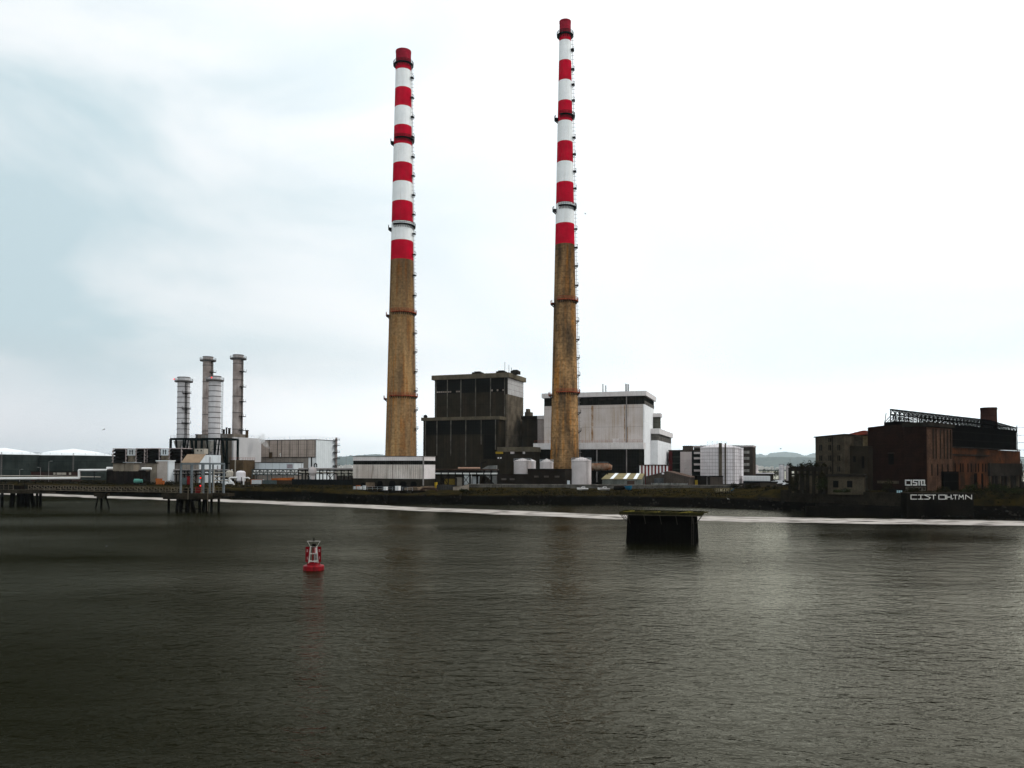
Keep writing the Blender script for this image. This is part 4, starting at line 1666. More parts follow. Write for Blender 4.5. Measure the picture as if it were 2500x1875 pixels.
for px in (2332, 2345, 2351, 2363, 2371, 2382, 2389, 2399, 2406):
    y, z = f.sd(px, 1142, XH)
    m2 = MB()
    m2.box(XH - .1, XH + .06, y - .4, y + .4, z - 1.4, z + 1.4)
    m2.build('slit_window', DARKWIN, T)
for px, pw in ((2382, 3.4), (2398, 2.2)):
    y, z = f.sd(px, 1175, XH)
    m2 = MB()
    m2.box(XH - .1, XH + .07, y - pw * .35, y + pw * .35, -1, z + 2.6)
    m2.build('doorway', DARKWIN, T)
# big dark opening at the foot, built as a solid black box
y0_, z_ = f.sd(2297, 1151)
y1_ = f.sy(2349, XH)
m2 = MB()
m2.box(-.5, .9, y0_, d + 2.5, -1, z_)
m2.build('foot_opening', LOUVRE, T)
# truss over the hall: portal frames, chords and lacing
tr = MB()
ya, yb = f.sy(2212, -8), yh1
ztr = f.sd(2330, 1016, XH)[1]
zlow = ztop
for xx, zz in ((XH - .6, ztr - 1.6), (XH - 9, ztr + 1.4)):
    for dz in (0, -1.5):
        tr.bar((xx, 1.0, zz + dz), (xx, yb, zz + dz), .36)
nfr = 26
for i in range(nfr + 1):
    y = lerp(1.0, yb, i / nfr)
    y2 = lerp(1.0, yb, (i + .5) / nfr)
    for xx, zz in ((XH - .6, ztr - 1.6), (XH - 9, ztr + 1.4)):
        tr.bar((xx, y, zt if y < d else ztop), (xx, y, zz), .22)
        if i < nfr:
            tr.bar((xx, y, zz - 1.5), (xx, y2, zz), .18)
            tr.bar((xx, y2, zz), (xx, lerp(1.0, yb, (i + 1) / nfr), zz - 1.5), .18)
    tr.bar((XH - .6, y, ztr - 1.6), (XH - 9, y, ztr + 1.4), .17)
    tr.bar((XH - .6, y, ztr - 3.1), (XH - 9, y, ztr - .1), .12)
    tr.bar((XH - .6, y, ztr - 3.1), (XH - 4.8, y, ztr - .1), .11)
    tr.bar((XH - 4.8, y, ztr - 1.6), (XH - 9, y, ztr + 1.3), .11)
tr.build('roof_truss', TRUSS, T)
tr = MB()
for i in range(9):
    z = lerp(0, ztop + 1, i / 8)
    tr.bar((XH + 1.5, yh1 + 1.6, z), (XH - 1, yh1 + 1.6, z), .14)
tr.bar((XH + 1.5, yh1 + 1.6, -1), (XH + 1.5, yh1 + 1.6, ztop + 2), .2)
tr.bar((XH - 1, yh1 + 1.6, -1), (XH - 1, yh1 + 1.6, ztop + 2), .2)
tr.build('end_ladder_frame', TRUSS, T)
# chimney stub
xs_ = XH - 12
y, z0 = f.sd(2414, 1035, xs_)
z1 = f.sd(2414, 995.5, xs_)[1]
hw = 17.5 * (f.o + f.u * xs_ + f.v * y).y / F_PX
mb = MB()
mb.lathe([(hw * 1.04, ztop - 3), (hw, z1 - .9), (hw * 1.05, z1 - .8), (hw * 1.05, z1), (hw * .8, z1), (hw * .8, z1 - 3)], 20, (xs_, y, 0))
mb.build('chimney_stub', M('chimney_stub_brick', (0.085, 0.032, 0.022), (0.055, 0.024, 0.018), lines=(('z', 2.2, .25, .5),), grain=.3), T)

# block left of the tower
f2 = Frame(2208, 231, 50, GR)
T2 = f2.thing('brick_boiler_block', 'dark brick block with one tall window left of the derelict tower', 'ruin')
xl = f2.fx(2119)
zr, zl = f2.fr(2205, 1036)[1], f2.fr(2119, 1043.5)[1]
mb = MB()
mb.prism([(xl, 0, -1), (-.1, 0, -1), (-.1, 0, zr), (f2.fx(2156), 0, f2.fr(2156, 1039)[1]), (xl, 0, zl)], (0, 16, 0))
mb.build('wall', BRICKD, T2)
xa, za = f2.fr(2169.5, 1134)
xb, zb = f2.fr(2182, 1107.5)
mb = MB()
mb.box(xa, xb, -.06, .05, za, zb)
mb.build('window', DARKWIN, T2)
mb = MB()
mb.box(xa - .2, xb + .2, -.15, .02, zb, zb + .4)
mb.build('lintel', CONCDK, T2)
mb = MB()
mb.box(f2.fx(2141), f2.fx(2194), -.1, .02, f2.fr(2150, 1180)[1], f2.fr(2150, 1173.5)[1])
mb.build('render_band', RENDERP, T2)
tr = MB()
xa, xb = f2.fx(2158), f2.fx(2208)
tr.box(xa, xb, .3, 14, zr - .2, zr + .9)
for i in range(8):
    x, x2 = lerp(xa, xb, i / 8), lerp(xa, xb, (i + 1) / 8)
    za_ = zr + 3.1 - i * .22
    tr.bar((x + 1, 3, za_), (x2 + 1, 3, za_ - .22), .2)
    tr.bar((x + 1, 3, zr + .8), (x2 + 1, 3, za_ - .22), .16)
    tr.bar((x2 + 1, 3, zr + .8), (x2 + 1, 3, za_ - .22), .16)
    tr.bar((x, .6, zr + .8), (x + 1, 3, za_), .16)
tr.bar((xa, .5, zr), (xa + .6, .5, zr + 3.7), .16)
tr.build('roof_truss', TRUSS, T2)

# four-storey rendered building and its neighbours
f3 = Frame(2062, 238, 50, GR)
T3 = f3.thing('rendered_warehouse', 'grubby brown rendered building with three rows of broken windows', 'ruin')
xl = f3.fx(1991)
zr, zl = f3.fr(2062, 1061.5)[1], f3.fr(1991, 1068.5)[1]
mb = MB()
mb.prism([(xl, 0, -1), (0, 0, -1), (0, 0, zr), (f3.fx(2047), 0, zr + .1), (xl, 0, zl)], (0, 14, 0))
mb.build('wall', RENDERB, T3)
mb = MB()
mb.hexa([(xl - .4, -.4, zl), (.3, -.4, zr), (.3, 14, zr), (xl - .4, 14, zl), (xl - .4, -.4, zl + .3), (.3, -.4, zr + .3), (.3, 14, zr + .3), (xl - .4, 14, zl + .3)])
mb.build('roof_edge', CONCDK, T3)
for px in (2004, 2026, 2048):
    for pa, pb in ((1086, 1100), (1112, 1125), (1139, 1151.5)) + (((1069.5, 1079),) if px == 2026 else ()):
        xa, za = f3.fr(px - 3.2, pb)
        xb, zb = f3.fr(px + 3.2, pa)
        m2 = MB()
        m2.box(xa, xb, -.05, .05, za, zb)
        w = m2.build('window', DARKWIN, T3)
        m2 = MB()
        m2.box(xa - .15, xb + .15, -.14, -.0, za - .3, za - .02)
        m2.bar(((xa + xb) / 2, -.08, za), ((xa + xb) / 2, -.08, zb), .12)
        m2.build('frame', RENDERP, w)
m2 = MB()
x = f3.fx(2033.5)
m2.bar((x, -.2, 0), (x, -.2, zr - .3), .22)
m2.build('drainpipe', CONCDK, T3)
f4 = Frame(2119, 236, 50, GR)
T4 = f4.thing('rendered_annex', 'lower brown rendered annex with red hipped roof behind, beside the brick block', 'ruin')
xl = f4.fx(2062)
zt = f4.fr(2100, 1089)[1]
mb = MB()
mb.box(xl, 0, 0, 12, -1, zt)
mb.build('wall', M('dark_brown_render', (.058, .045, .031), (.043, .034, .023), streak=.4, grain=.25), T4)
mb = MB()
xb = f4.fx(2103, 3)
mb.box(xl, xb, 3, 12, zt + .02, f4.fr(2090, 1062, 3)[1])
mb.build('upper_wall', RENDERB, T4)
mb = MB()
mb.box(xb + .02, f4.fx(2122, 4), 4, 12, zt + .02, f4.fr(2108, 1064, 4)[1])
mb.build('pale_upper_wall', M('cream_streaked_render', (.28, .22, .13), (.15, .11, .06), streak=.7), T4)
mb = MB()
ze = f4.fr(2090, 1062, 3)[1] + .02
xa_, xc_ = f4.fx(2066, 5), f4.fx(2122, 5)
zap = f4.fr(2094, 1051.5, 9)[1]
mb.add([(xa_, 3, ze), (xc_, 3, ze), (xc_, 15, ze), (xa_, 15, ze), (lerp(xa_, xc_, .45), 9, zap), (lerp(xa_, xc_, .6), 9, zap)],
       [(0, 1, 5, 4), (1, 2, 5), (2, 3, 4, 5), (3, 0, 4), (3, 2, 1, 0)])
mb.build('roof', REDROOF, T4)
for px in (2086, 2107):
    xa, za = f4.fr(px - 3, 1143 if px > 2100 else 1128)
    xb2, zb = f4.fr(px + 3, 1114)
    m2 = MB()
    m2.box(xa, xb2, -.05, .05, za, zb)
    m2.build('window', DARKWIN, T4)
# hut
f5 = Frame(2107, 222, 30, GR)
T5 = f5.thing('flat_roofed_hut', 'pale rendered hut with two square black windows below the brick block', 'hut')
xl = f5.fx(2020)
zt = f5.fr(2107, 1164)[1]
mb = MB()
mb.box(xl, 0, 0, 6, -1, zt)
mb.build('wall', M('hut_render', (0.10, 0.082, 0.056), (0.075, 0.06, 0.042), streak=.4, grain=.25), T5)
mb = MB()
mb.box(xl - .4, .4, -.5, 6.4, zt, zt + .75)
mb.build('roof', CONCDK, T5)
for a, b in ((2034, 2047), (2068, 2081)):
    xa, za = f5.fr(a, 1190)
    xb, zb = f5.fr(b, 1174)
    m2 = MB()
    m2.box(xa, xb, -.05, .04, za, zb)
    w = m2.build('window', DARKWIN, T5)
    m2 = MB()
    m2.box(xa - .12, xb + .12, -.14, -.0, za - .3, za - .02)
    m2.build('sill', RENDERP, w)
# ruined frame
f6 = Frame(2016, 232, 30, GR)
T6 = f6.thing('ivy_covered_ruin', 'roofless low ruin overgrown along its top left of the rendered building', 'ruin')
xl = f6.fx(1928)
z1, z2 = f6.fr(1960, 1139)[1], f6.fr(1960, 1156)[1]
mb = MB()
for i in range(7):
    x = lerp(xl, 0, i / 6)
    mb.box(x - .45, x + .45, 0, .9, -1, z1 - .3)
mb.build('column', M('dark_ruin_wall', (.045, .036, .025), (.03, .024, .017)), T6)
mb = MB()
mb.box(xl, 0, .1, .8, z1 - 1.4, z1)
mb.box(xl, 0, .1, .8, z2 - .6, z2)
mb.build('beam', CONCDK, T6)
mb = MB()
mb.box(xl + 1.5, .5, 5, 5.6, -1, z1 - .8)
mb.build('back_wall', RENDERB, T6)
for a, b in ((.04, .16), (.52, .66), (.7, .8)):
    mb = MB()
    mb.box(lerp(xl, 0, a), lerp(xl, 0, b), .3, .6, -1, z2 - .8)
    mb.build('infill_wall', RENDERP, T6)
mb = MB()
for q in (.2, .36, .52):
    mb.bar((xl * q, 3, z1 - .5), (xl * (q - .12), 3, z1 + 1.1), .18)
mb.bar((xl * .55, 3, z1 + 1.1), (xl * .05, 3, z1 + 1.1), .18)
mb.build('roof_frame', TRUSS, T6)
# river wall with writing
f7 = Frame(2222, 207, 12, 0)
T7 = f7.thing('river_wall', 'brown masonry river wall below the ruins with black sheet piling', 'river wall')
mb = MB()
pts = [(1850, 252), (1905, 243), (1990, 235), (2060, 227), (2140, 219), (2222, 210)]
prev = None
for (pa, Da), (pb, Db) in zip(pts[:-1], pts[1:]):
    a, b = Vector((wx(pa, Da), Da, 0)) - f7.o, Vector((wx(pb, Db), Db, 0)) - f7.o
    a = Vector((a.dot(f7.u), a.dot(f7.v), 0))
    b = Vector((b.dot(f7.u), b.dot(f7.v), 0))
    za, zb = 6.3, 6.3
    n = Vector((-(b - a).y, (b - a).x, 0)).normalized() * 1.2
    if pa == 1850:
        za = zb = 3.6
    mb.hexa([(*a.xy, 2.6), (*b.xy, 2.6), (*(b + n).xy, 2.6), (*(a + n).xy, 2.6), (*a.xy, za), (*b.xy, zb), (*(b + n).xy, zb), (*(a + n).xy, za)])
mb.build('masonry', RIVERWALL, T7)
mb = MB()
for px in range(1994, 2110, 6):
    p = at(px, 1240, 233 - (px - 1994) * .105) - f7.o
    x, y = p.dot(f7.u), p.dot(f7.v)
    mb.box(x - .28, x + .28, y - .3, y + .6, -1.5, 2.7)
mb.build('sheet_pile', M('rust_black_piles', (.035, .028, .02), (.014, .012, .009), ns=.6), T7)
mb = MB()
xa = f7.fx(1993, 2.0)
mb.box(-26, -1, 1.5, 3, -1, 2.6)
mb.build('footing', QUAY, T7)


# painted letters, drawn with a brush as bars on the wall
GLYPH = {
    'C': [[(1, 1), (0, 1), (0, 0), (1, 0)]], 'I': [[(.5, 0), (.5, 1)]], 'J': [[(.1, 1), (.9, 1)], [(.5, 1), (.5, 0)], [(.1, 0), (.9, 0)]],
    'S': [[(1, 1), (0, 1), (0, .55), (1, .45), (1, 0), (0, 0)]], 'Z': [[(1, 1), (0, 1), (1, .35), (.75, 0), (0, 0)]], 'T': [[(0, 1), (1, 1)], [(.5, 1), (.5, 0)]],
    'O': [[(0, 0), (0, 1), (1, 1), (1, 0), (0, 0)]], 'Q': [[(0, 0), (0, 1), (.95, 1), (.95, .15), (1.15, 0), (0, 0)]],
    'H': [[(0, 0), (0, 1)], [(1, 0), (1, 1)], [(0, .5), (1, .5)]],
    '.': [[(.3, 0), (.55, .18)]], 'M': [[(0, 0), (.1, 1), (.5, .4), (.9, 1), (1, 0)]], 'N': [[(0, 0), (.05, 1), (1, 0), (1, 1)]], '1': [[(.1, .7), (.6, 1), (.6, 0)]]}


def write(fr, word, px0, px1, py0, py1, w, y=-.1, th=.06, slots=None):
    """word painted on the front plane of a frame, between pixel columns px0..px1"""
    mb = MB()
    n = len(word)
    for i, ch in enumerate(word):
        if ch == ' ':
            continue
        a = lerp(px0, px1, i / n) if not slots else slots[i][0]
        b = lerp(px0, px1, (i + .72) / n) if not slots else slots[i][1]
        xa, zb = fr.fr(a, py1, y)
        xb, zt_ = fr.fr(b, py0, y)
        for st in GLYPH[ch]:
            for (u0, v0), (u1, v1) in zip(st[:-1], st[1:]):
                p = Vector((lerp(xa, xb, u0), y, lerp(zb, zt_, v0)))
                q = Vector((lerp(xa, xb, u1), y, lerp(zb, zt_, v1)))
                dd = (q - p).normalized()
                nn = Vector((-dd.z, 0, dd.x)) * w / 2
                e_ = dd * w / 2
                ring = [p - e_ - nn, q + e_ - nn, q + e_ + nn, p - e_ + nn]
                mb.prism(ring, (0, -th, 0))
    return mb


write(f, 'CISTQ', 0, 0, 1172.5, 1184, .34, -.08, .06, [(2211, 2221), (2224, 2226), (2230, 2238), (2240, 2248), (2250, 2257)]).build('painted_lettering', MARK, T)
write(f, 'SOSOO', 0, 0, 1189.5, 1198, .28, -.08, .05, [(2212, 2220), (2223, 2231), (2234, 2241), (2244, 2250), (2253, 2259)]).build('faint_scrawl', SCRAWL, T)
# low wall with long lettering, and the block beneath it
f8 = Frame(2376, 203, 6, 0)
T8 = f8.thing('lettered_quay_wall', 'low black quay wall with long white painted lettering', 'quay wall')
xl = f8.fx(2213)
z1, z2 = f8.fr(2376, 1205.5)[1], f8.fr(2376, 1226)[1]
mb = MB()
mb.box(xl, 0, 0, 4, -1, z1)
mb.build('wall', QUAY, T8)
mb = MB()
mb.box(xl - .1, .1, -.12, 4.1, z1, z1 + .2)
mb.build('coping', CONCDK, T8)
write(f8, 'CJZTOH.TMN', 0, 0, 1208.5, 1218.5, .15, -.03, .04, [(2224, 2238), (2241, 2255), (2257, 2271), (2274, 2284), (2292, 2308), (2311.5, 2322), (2324, 2328), (2328, 2337), (2341, 2352), (2357, 2372)]).build('painted_lettering', MARK, T8)
f9 = Frame(2204, 216.5, 24, 0)
T9 = f9.thing('tag_panel', 'small dark panel with pale cyan painted tag on the river wall', 'painted panel')
xa, za = f9.fr(2189, 1207)
xb, zb = f9.fr(2203, 1196.5)
mb = MB()
mb.box(xa - 2, xb + .3, 0, .5, 2.5, zb + .3)
mb.build('panel', QUAY, T9)
mb = MB()
n = 4
for i in range(3):
    x = lerp(xa, xb, (i + .1) / 3)
    x2 = lerp(xa, xb, (i + .85) / 3)
    mb.box(x, x2, -.04, .02, zb - .45, zb - .1)
    mb.box(x, lerp(x, x2, .4), -.041, .02, za + .2, zb - .3)
    mb.box(lerp(x, x2, .6), x2, -.042, .02, za + .1, zb - .3)
    mb.box(x, x2, -.043, .02, lerp(za, zb, .35), lerp(za, zb, .5))
mb.build('painted_tag', CYANP, T9)

# ------------------------------------------------------------------ left: turbine hall and boiler house of the smaller station
f = Frame(771.5, 430, 20, G)
T = f.thing('turbine_hall', 'tan panelled turbine hall with white end wall behind pipe racks', 'turbine hall')
x0 = f.fx(630)
zt, zm = f.fr(771.5, 1074)[1], f.fr(771.5, 1115.5)[1]
d = f.sy(821.5)
xn = f.fx(752)
mb = MB()
mb.box(x0, -.2, 0, d, zm, zt)
mb.build('upper_wall', TANC, T)
mb = MB()
mb.box(x0, xn, .4, d, 0, zm - .02)
mb.build('lower_wall', TANLOW, T)
mb = MB()
mb.box(xn + .02, -.25, .3, d, 0, zm - .02)
mb.build('white_corner', WHSIDE, T)
mb = MB()
mb.box(-.18, .1, -.05, d + .05, 0, zt)
mb.build('end_wall', M('white_end_cladding', (0.72, 0.76, 0.77), (0.66, 0.70, 0.71), lines=(('u', 2.0, .16, .3),), grain=.06), T)
mb = MB()
mb.box(x0, .2, -.15, d + .1, zt, zt + .35)
mb.box(x0, -.3, -.12, .0, zm - .25, zm)
for px in (657, 677, 687.5, 707.5, 728, 749, 769):
    x = f.fx(px)
    mb.box(x - .12, x + .12, -.1, .0, zm, zt)
mb.build('cladding_trim', DKSTEEL, T)
mb = MB()
railing(mb, [(x0, .3, zt + .3), (-.2, .3, zt + .3), (-.2, d, zt + .3)], 1.6, 3.5, .07)
mb.build('roof_railing', GALV, T)
mb = MB()
xa, za = f.fr(682.5, 1115)
xb, zb = f.fr(687, 1107)
mb = write(f, '1', 0, 0, 1107, 1114.5, .4, -.16, .05, [(682, 687)])
mb.build('painted_numeral', MARK, T)
mb = MB()
x, z = f.fr(662, 1112)
mb.box(x - .9, x + .9, -.7, -.13, z - 1.4, z + 1.8)
mb.build('wall_vent', BROWNB, T)
# stair and pipe riser on the white end
mb = MB()
y = f.sy(817)
mb.tube((.9, y, 0), (.9, y, zt + 2), .55, 8)
mb.bar((.7, y + 1.4, 0), (.7, y + 1.4, zt + 1), .16)
mb.build('riser_pipe', M('pinkish_riser', (.4, .34, .32)), T)
for py in (1074, 1088, 1104, 1120, 1137):
    z = f.sd(817, py)[1]
    m2 = MB()
    m2.box(.1, 2.2, y - 2.0, y + 2.2, z - .15, z + .15)
    railing(m2, [(2.1, y - 2, z), (2.1, y + 2.1, z)], 1.2, 2, .08)
    m2.build('rest_platform', DKSTEEL, T)

f = Frame(569, 410, 20, G)
T = f.thing('boiler_house', 'light grey box fronted boiler house between the small stacks and turbine hall', 'boiler house')
zt = f.fr(569, 1066)[1]
zb = f.fr(569, 1059)[1]
d = f.sy(637)
x0 = f.fx(482)
mb = MB()
mb.box(x0, 0, .02, d * .5, 0, zb)
mb.build('brown_wall', BROWNG, T)
mb = MB()
mb.box(-1.0, .1, .0, d, f.sd(590, 1129)[1], zt - .2)
mb.box(-14, -.02, d * .5 + .02, d - .02, 0, zt - .2)
mb.build('grey_side_box', BOXG, T)
mb = MB()
mb.box(-1.0, .02, .2, d - .1, 0, f.sd(590, 1129)[1] - .02)
mb.build('lower_side', TANLOW, T)
mb = MB()
mb.box(f.fx(415), x0 - .02, 4, d * .5, 0, f.fr(470, 1068)[1])
mb.build('low_wing', BROWNG, T)
mb = MB()
railing(mb, [(-.8, d * .55, zt), (-.8, d, zt)], 1.4, 2.5, .07)
railing(mb, [(f.fx(415), 4.2, f.fr(470, 1068)[1]), (x0, 4.2, f.fr(470, 1068)[1])], 1.4, 2.5, .08)
mb.build('roof_railing', GALV, T)
for px, w, h in ((545, 1.4, 2.4), (552, .8, 3.4), (559, 1.3, 3.0), (602, 1.5, 3.6), (480, 1.6, 1.6)):
    x = f.fx(px, 6)
    base = zb if px < 570 else zt - .3
    if px < 482:
        base = f.fr(470, 1068)[1]
    m2 = MB()
    m2.tube((x, 6, base), (x, 6, base + h), w * .5, 10)
    m2.tube((x, 6, base + h), (x, 6, base + h + .4), w * .65, 10)
    m2.build('roof_vent', BROWNB if px > 590 else CONCDK, T)


def stack(label, px0, px1, D, py_top, z0, mat, ring_step, ladder_az, plats, capw, lamp=None, group='small stacks of the left hand station', py_first=None):
    c = (px0 + px1) / 2
    X = wx(c, D, 1000)
    r = (px1 - px0) / 2 * D / F_PX
    zt = wz(py_top, D, c) - z0
    T = thing('stack', label, 'stack', (X, D, z0), 0, group)
    mb = MB()
    mb.lathe([(r * 1.04, 0), (r, zt * .5), (r, zt), (r * .88, zt), (r * .88, zt - 2)], 36)
    mb.build('shaft', mat, T, smooth=False)
    mb = MB()
    zz = zt - 5.2
    while zz > 1:
        mb.lathe([(r * 1.0, zz), (r * 1.045, zz), (r * 1.045, zz + .3), (r * 1.0, zz + .3)], 36)
        zz -= ring_step
    mb.build('stiffener_ring', STACKT, T)
    mb = MB()
    zc = zt - 2.8
    mb.lathe([(r, zc), (r + capw, zc + .2), (r + capw, zc + .9), (r, zc + .9)], 36)
    mb.lathe([(r * 1.0, zt - .35), (r * 1.06, zt - .35), (r * 1.06, zt), (r, zt)], 36)
    g = mb.build('gallery', M('grey_gallery', (.14, .13, .125)), T)
    mb = MB()
    for hz in (1.2, 1.9):
        mb.lathe([(r + capw, zc + hz), (r + capw + .12, zc + hz), (r + capw + .12, zc + hz + .12), (r + capw, zc + hz + .12)], 36)
    for i in range(18):
        t = i * math.pi / 9
        mb.bar(((r + capw) * math.cos(t), (r + capw) * math.sin(t), zc + .9), ((r + capw) * math.cos(t), (r + capw) * math.sin(t), zc + 2), .1)
    mb.build('railing', GALV, g)
    mb = MB()
    c_, s_ = math.cos(ladder_az), math.sin(ladder_az)
    tn = Vector((-s_, c_, 0))
    for sg in (-.35, .35):
        p = Vector((c_ * (r + .45), s_ * (r + .45), 0)) + tn * sg
        mb.bar(p, p + Vector((0, 0, zt - 2)), .16)
        q = Vector((c_ * (r + 1.0), s_ * (r + 1.0), 0)) + tn * sg
        mb.bar(q, q + Vector((0, 0, zt - 2)), .12)
    z = 1.0
    while z < zt - 2:
        mb.bar(Vector((c_ * (r + .4), s_ * (r + .4), z)) - tn * .4, Vector((c_ * (r + 1.05), s_ * (r + 1.05), z)) + tn * .4, .12)
        z += 1.2
    mb.build('ladder', DKSTEEL, T)
    for py in plats:
        z = wz(py, D, c) - z0
        mb = MB()
        mb.lathe([(r, z), (r + 2.0, z), (r + 2.0, z + .3), (r, z + .3)], 8, (0, 0, 0), ladder_az - .5, ladder_az + .5)
        for q in (-.45, 0, .45):
            t = ladder_az + q
            mb.bar(((r + 1.9) * math.cos(t), (r + 1.9) * math.sin(t), z), ((r + 1.9) * math.cos(t), (r + 1.9) * math.sin(t), z + 1.5), .13)
        mb.build('rest_platform', DKSTEEL, T)
    if lamp is not None:
        mb = MB()
        mb.ball(((r + capw + .3) * math.cos(lamp), (r + capw + .3) * math.sin(lamp), zc + 1.6), .3, 8, 6)
        mb.build('warning_lamp', REDLAMP, T)
    return T


stack('short banded pale stack leftmost of the four with red lamp at its rim', 433.5, 462, 404, 921, G, STACKW, 2.75, R(-48), (962, 1000, 1034), 1.4, R(200))
stack('tall brownish stack standing behind a short banded one', 494.5, 518, 440, 871, G, STACKB, 9.3, R(-25), (910,), 1.6)
stack('short banded pale stack overlapping the brownish one, red lamp on its front', 510, 538, 402, 918.5, G, STACKW, 2.75, R(20), (), 1.4, R(-90))
stack('tall brownish stack rightmost of the four above the grey box', 568, 592.5, 440, 866.5, G, STACKB, 9.3, R(-30), (909, 946, 982, 1018, 1052), 1.6)


def steel_tower(label, px0, px1, D, py_top):
    f = Frame(px1, D, 12, G)
    T = f.thing('steel_support_tower', label, 'support frame', 'green steel towers under the short stacks')
    x0 = f.fx(px0)
    zt = f.fr(px1, py_top)[1]
    d = 10
    mb = MB()
    for x in (x0, 0):
        for y in (0, d):
            mb.bar((x, y, 0), (x, y, zt), .9)
    for y in (0, d):
        mb.bar((x0, y, zt), (0, y, zt), .9, 1.1)
        mb.bar((x0, y, zt * .44), (0, y, zt * .44), .6)
    for x in (x0, 0):
        mb.bar((x, 0, zt), (x, d, zt), .8, 1.0)
    xm = x0 / 2
    for xa, xb in ((x0 * .8, x0 * .62), (x0 * .42, x0 * .56), (x0 * .3, x0 * .44), (x0 * .16, 0), (x0 * .2, x0 * .02)):
        mb.bar((xa, 0, zt), (xb, 0, 2), .6)
    mb.bar((xm, 0, zt), (xm, 0, 2), .5)
    mb.bar((x0, 0, zt * .44), (x0 * .84, 0, zt * .72), .4)
    mb.bar((x0 * .72, 0, zt * .44), (x0 * .84, 0, zt * .72), .4)
    mb.build('steel_frame', GREENST, T)
    mb = MB()
    w = abs(x0)
    mb.hexa([(x0 + 2.2, 2, zt - 6.5), (x0 + w * .24, 2, zt - 6.5), (x0 + w * .24, 5, zt - 6.5), (x0 + 2.2, 5, zt - 6.5),
             (x0 + .9, 1, zt - 1), (x0 + w * .32, 1, zt - 1), (x0 + w * .32, 6, zt - 1), (x0 + .9, 6, zt - 1)])
    mb.build('hopper', M('pale_hopper', (.34, .33, .30)), T)
    mb = MB()
    railing(mb, [(x0, -.2, zt + .5), (0, -.2, zt + .5)], 1.3, 2.4, .08)
    mb.build('railing', GALV, T)
    return T


steel_tower('green steel tower under the leftmost short stack', 416, 477.5, 396, 1071.5)
steel_tower('green steel tower under the short stack beside the grey box', 492, 553, 393, 1071.5)


# air intake filter houses
def filter_house(label, pxs, panel, D, py0, py1, panel_mat):
    f = Frame(pxs[-1], D, 16, G)
    T = f.thing('air_intake_house', label, 'air intake', 'louvred air intake houses')
    zt, zb = f.fr(pxs[-1], py0)[1], f.fr(pxs[-1], py1)[1]
    for a, b in ((pxs[0], panel[0]), (panel[1], pxs[-1])):
        xa, xb = f.fx(a), f.fx(b)
        mb = MB()
        mb.box(xa + .7, xb - .7, .9, 7, zb, zt - .1)
        mb.build('filter_core', LOUVRE, T)
        for i in range(4):
            z1 = lerp(zb, zt, (i + 1) / 4)
            z0 = lerp(zb, zt, i / 4)
            m2 = MB()
            m2.hexa([(xa, -.6, z0 + .2), (xb, -.6, z0 + .2), (xb - .6, .8, z1 - .25), (xa + .6, .8, z1 - .25),
                     (xa, -.6, z0 + .45), (xb, -.6, z0 + .45), (xb - .6, .9, z1 + .0), (xa + .6, .9, z1 + .0)])
            m2.build('louvre_hood', M('black_hood', (.02, .016, .013)), T)
            for x, s_ in ((xa, 1), (xb, -1)):
                m2 = MB()
                m2.prism([(x, -.65, z0 + .1), (x + s_ * .8, -.65, z1), (x + s_ * .85, -.65, z0 - .3 if i else z0)], (0, .3, 0))
                m2.build('hood_cheek', M('pinkish_cheek', (.40, .33, .31)), T)
        mb = MB()
        mb.box(xa + .4, xb - .4, -.6, 7.2, zt - .1, zt + .25)
        mb.build('roof_sheet', M('pinkish_roof_sheet', (.42, .35, .34)), T)
        mb = MB()
        mb.box(xa + .5, xb - .5, 1, 7, 0, zb)
        mb.build('base_wall', CREAM if a < 300 else TANLOW, T)
    xa, xb = f.fx(panel[0]), f.fx(panel[1])
    zm = lerp(zb, zt, .52)
    mb = MB()
    mb.box(xa, xb, -.3, 6.5, zm, zt)
    mb.build('panel_box', panel_mat, T)
    mb = MB()
    for q in (.33, .62):
        mb.box(lerp(xa, xb, q) - .25, lerp(xa, xb, q) + .25, -.38, -.2, zm + .5, zt - .5)
    mb.box(lerp(xa, xb, .25), lerp(xa, xb, .75), -.38, -.2, lerp(zm, zt, .62), lerp(zm, zt, .68))
    mb.build('panel_frame', DKSTEEL, T)
    mb = MB()
    mb.box(xa, xb, .1, 6.5, zb - 1, zm - .05)
    mb.build('lower_duct', M('tan_duct', (.2, .165, .12), (.1, .08, .06), ns=.5), T)
    return T


filter_house('louvred air intake house with white panel box, nearer the green oil tanks', (275, 357), (311.5, 331.5), 384, 1095.5, 1130, WCONT)
filter_house('louvred air intake house with dark striped white panel, nearer the slope roofed building', (358, 447), (393, 412.5), 380, 1095, 1130, PALEG)
f = Frame(325, 374, 16, G)
for i, (a, b, pt) in enumerate(((276, 302, 1131.5), (303, 326, 1130), (357, 382, 1131))):
    f = Frame(b, 372 - i, 16, G)
    T = f.thing('tan_cabin', ['low tan cabin at the left end under the air intakes', 'tan cabin with overhanging roof under the white panel box', 'tan cabin left of the white cornered cabin'][i], 'cabin', 'tan cabins below the air intakes')
    xa, zt = f.fx(a), f.fr(b, pt)[1]
    mb = MB()
    mb.box(xa, 0, 0, 4, 0, zt)
    mb.build('wall', M('tan_cabin_wall', (.23, .195, .15), (.18, .15, .115), streak=.4), T)
    mb = MB()
    mb.box(xa - .2, .8, -.6, 4.3, zt, zt + .35)
    mb.build('roof', GALV if i == 1 else CONCDK, T)
f = Frame(410.5, 368, 20, G)
T = f.thing('white_cornered_cabin', 'cream fronted cabin with bright white end and roof below the air intakes', 'cabin')
xa, zt = f.fx(382), f.fr(410, 1126)[1]
d = f.sy(426)
mb = MB()
mb.box(xa, 0, 0, d, 0, zt)
mb.build('front_wall', M('cream_front', (.44, .38, .34), (.38, .33, .29)), T)
mb = MB()
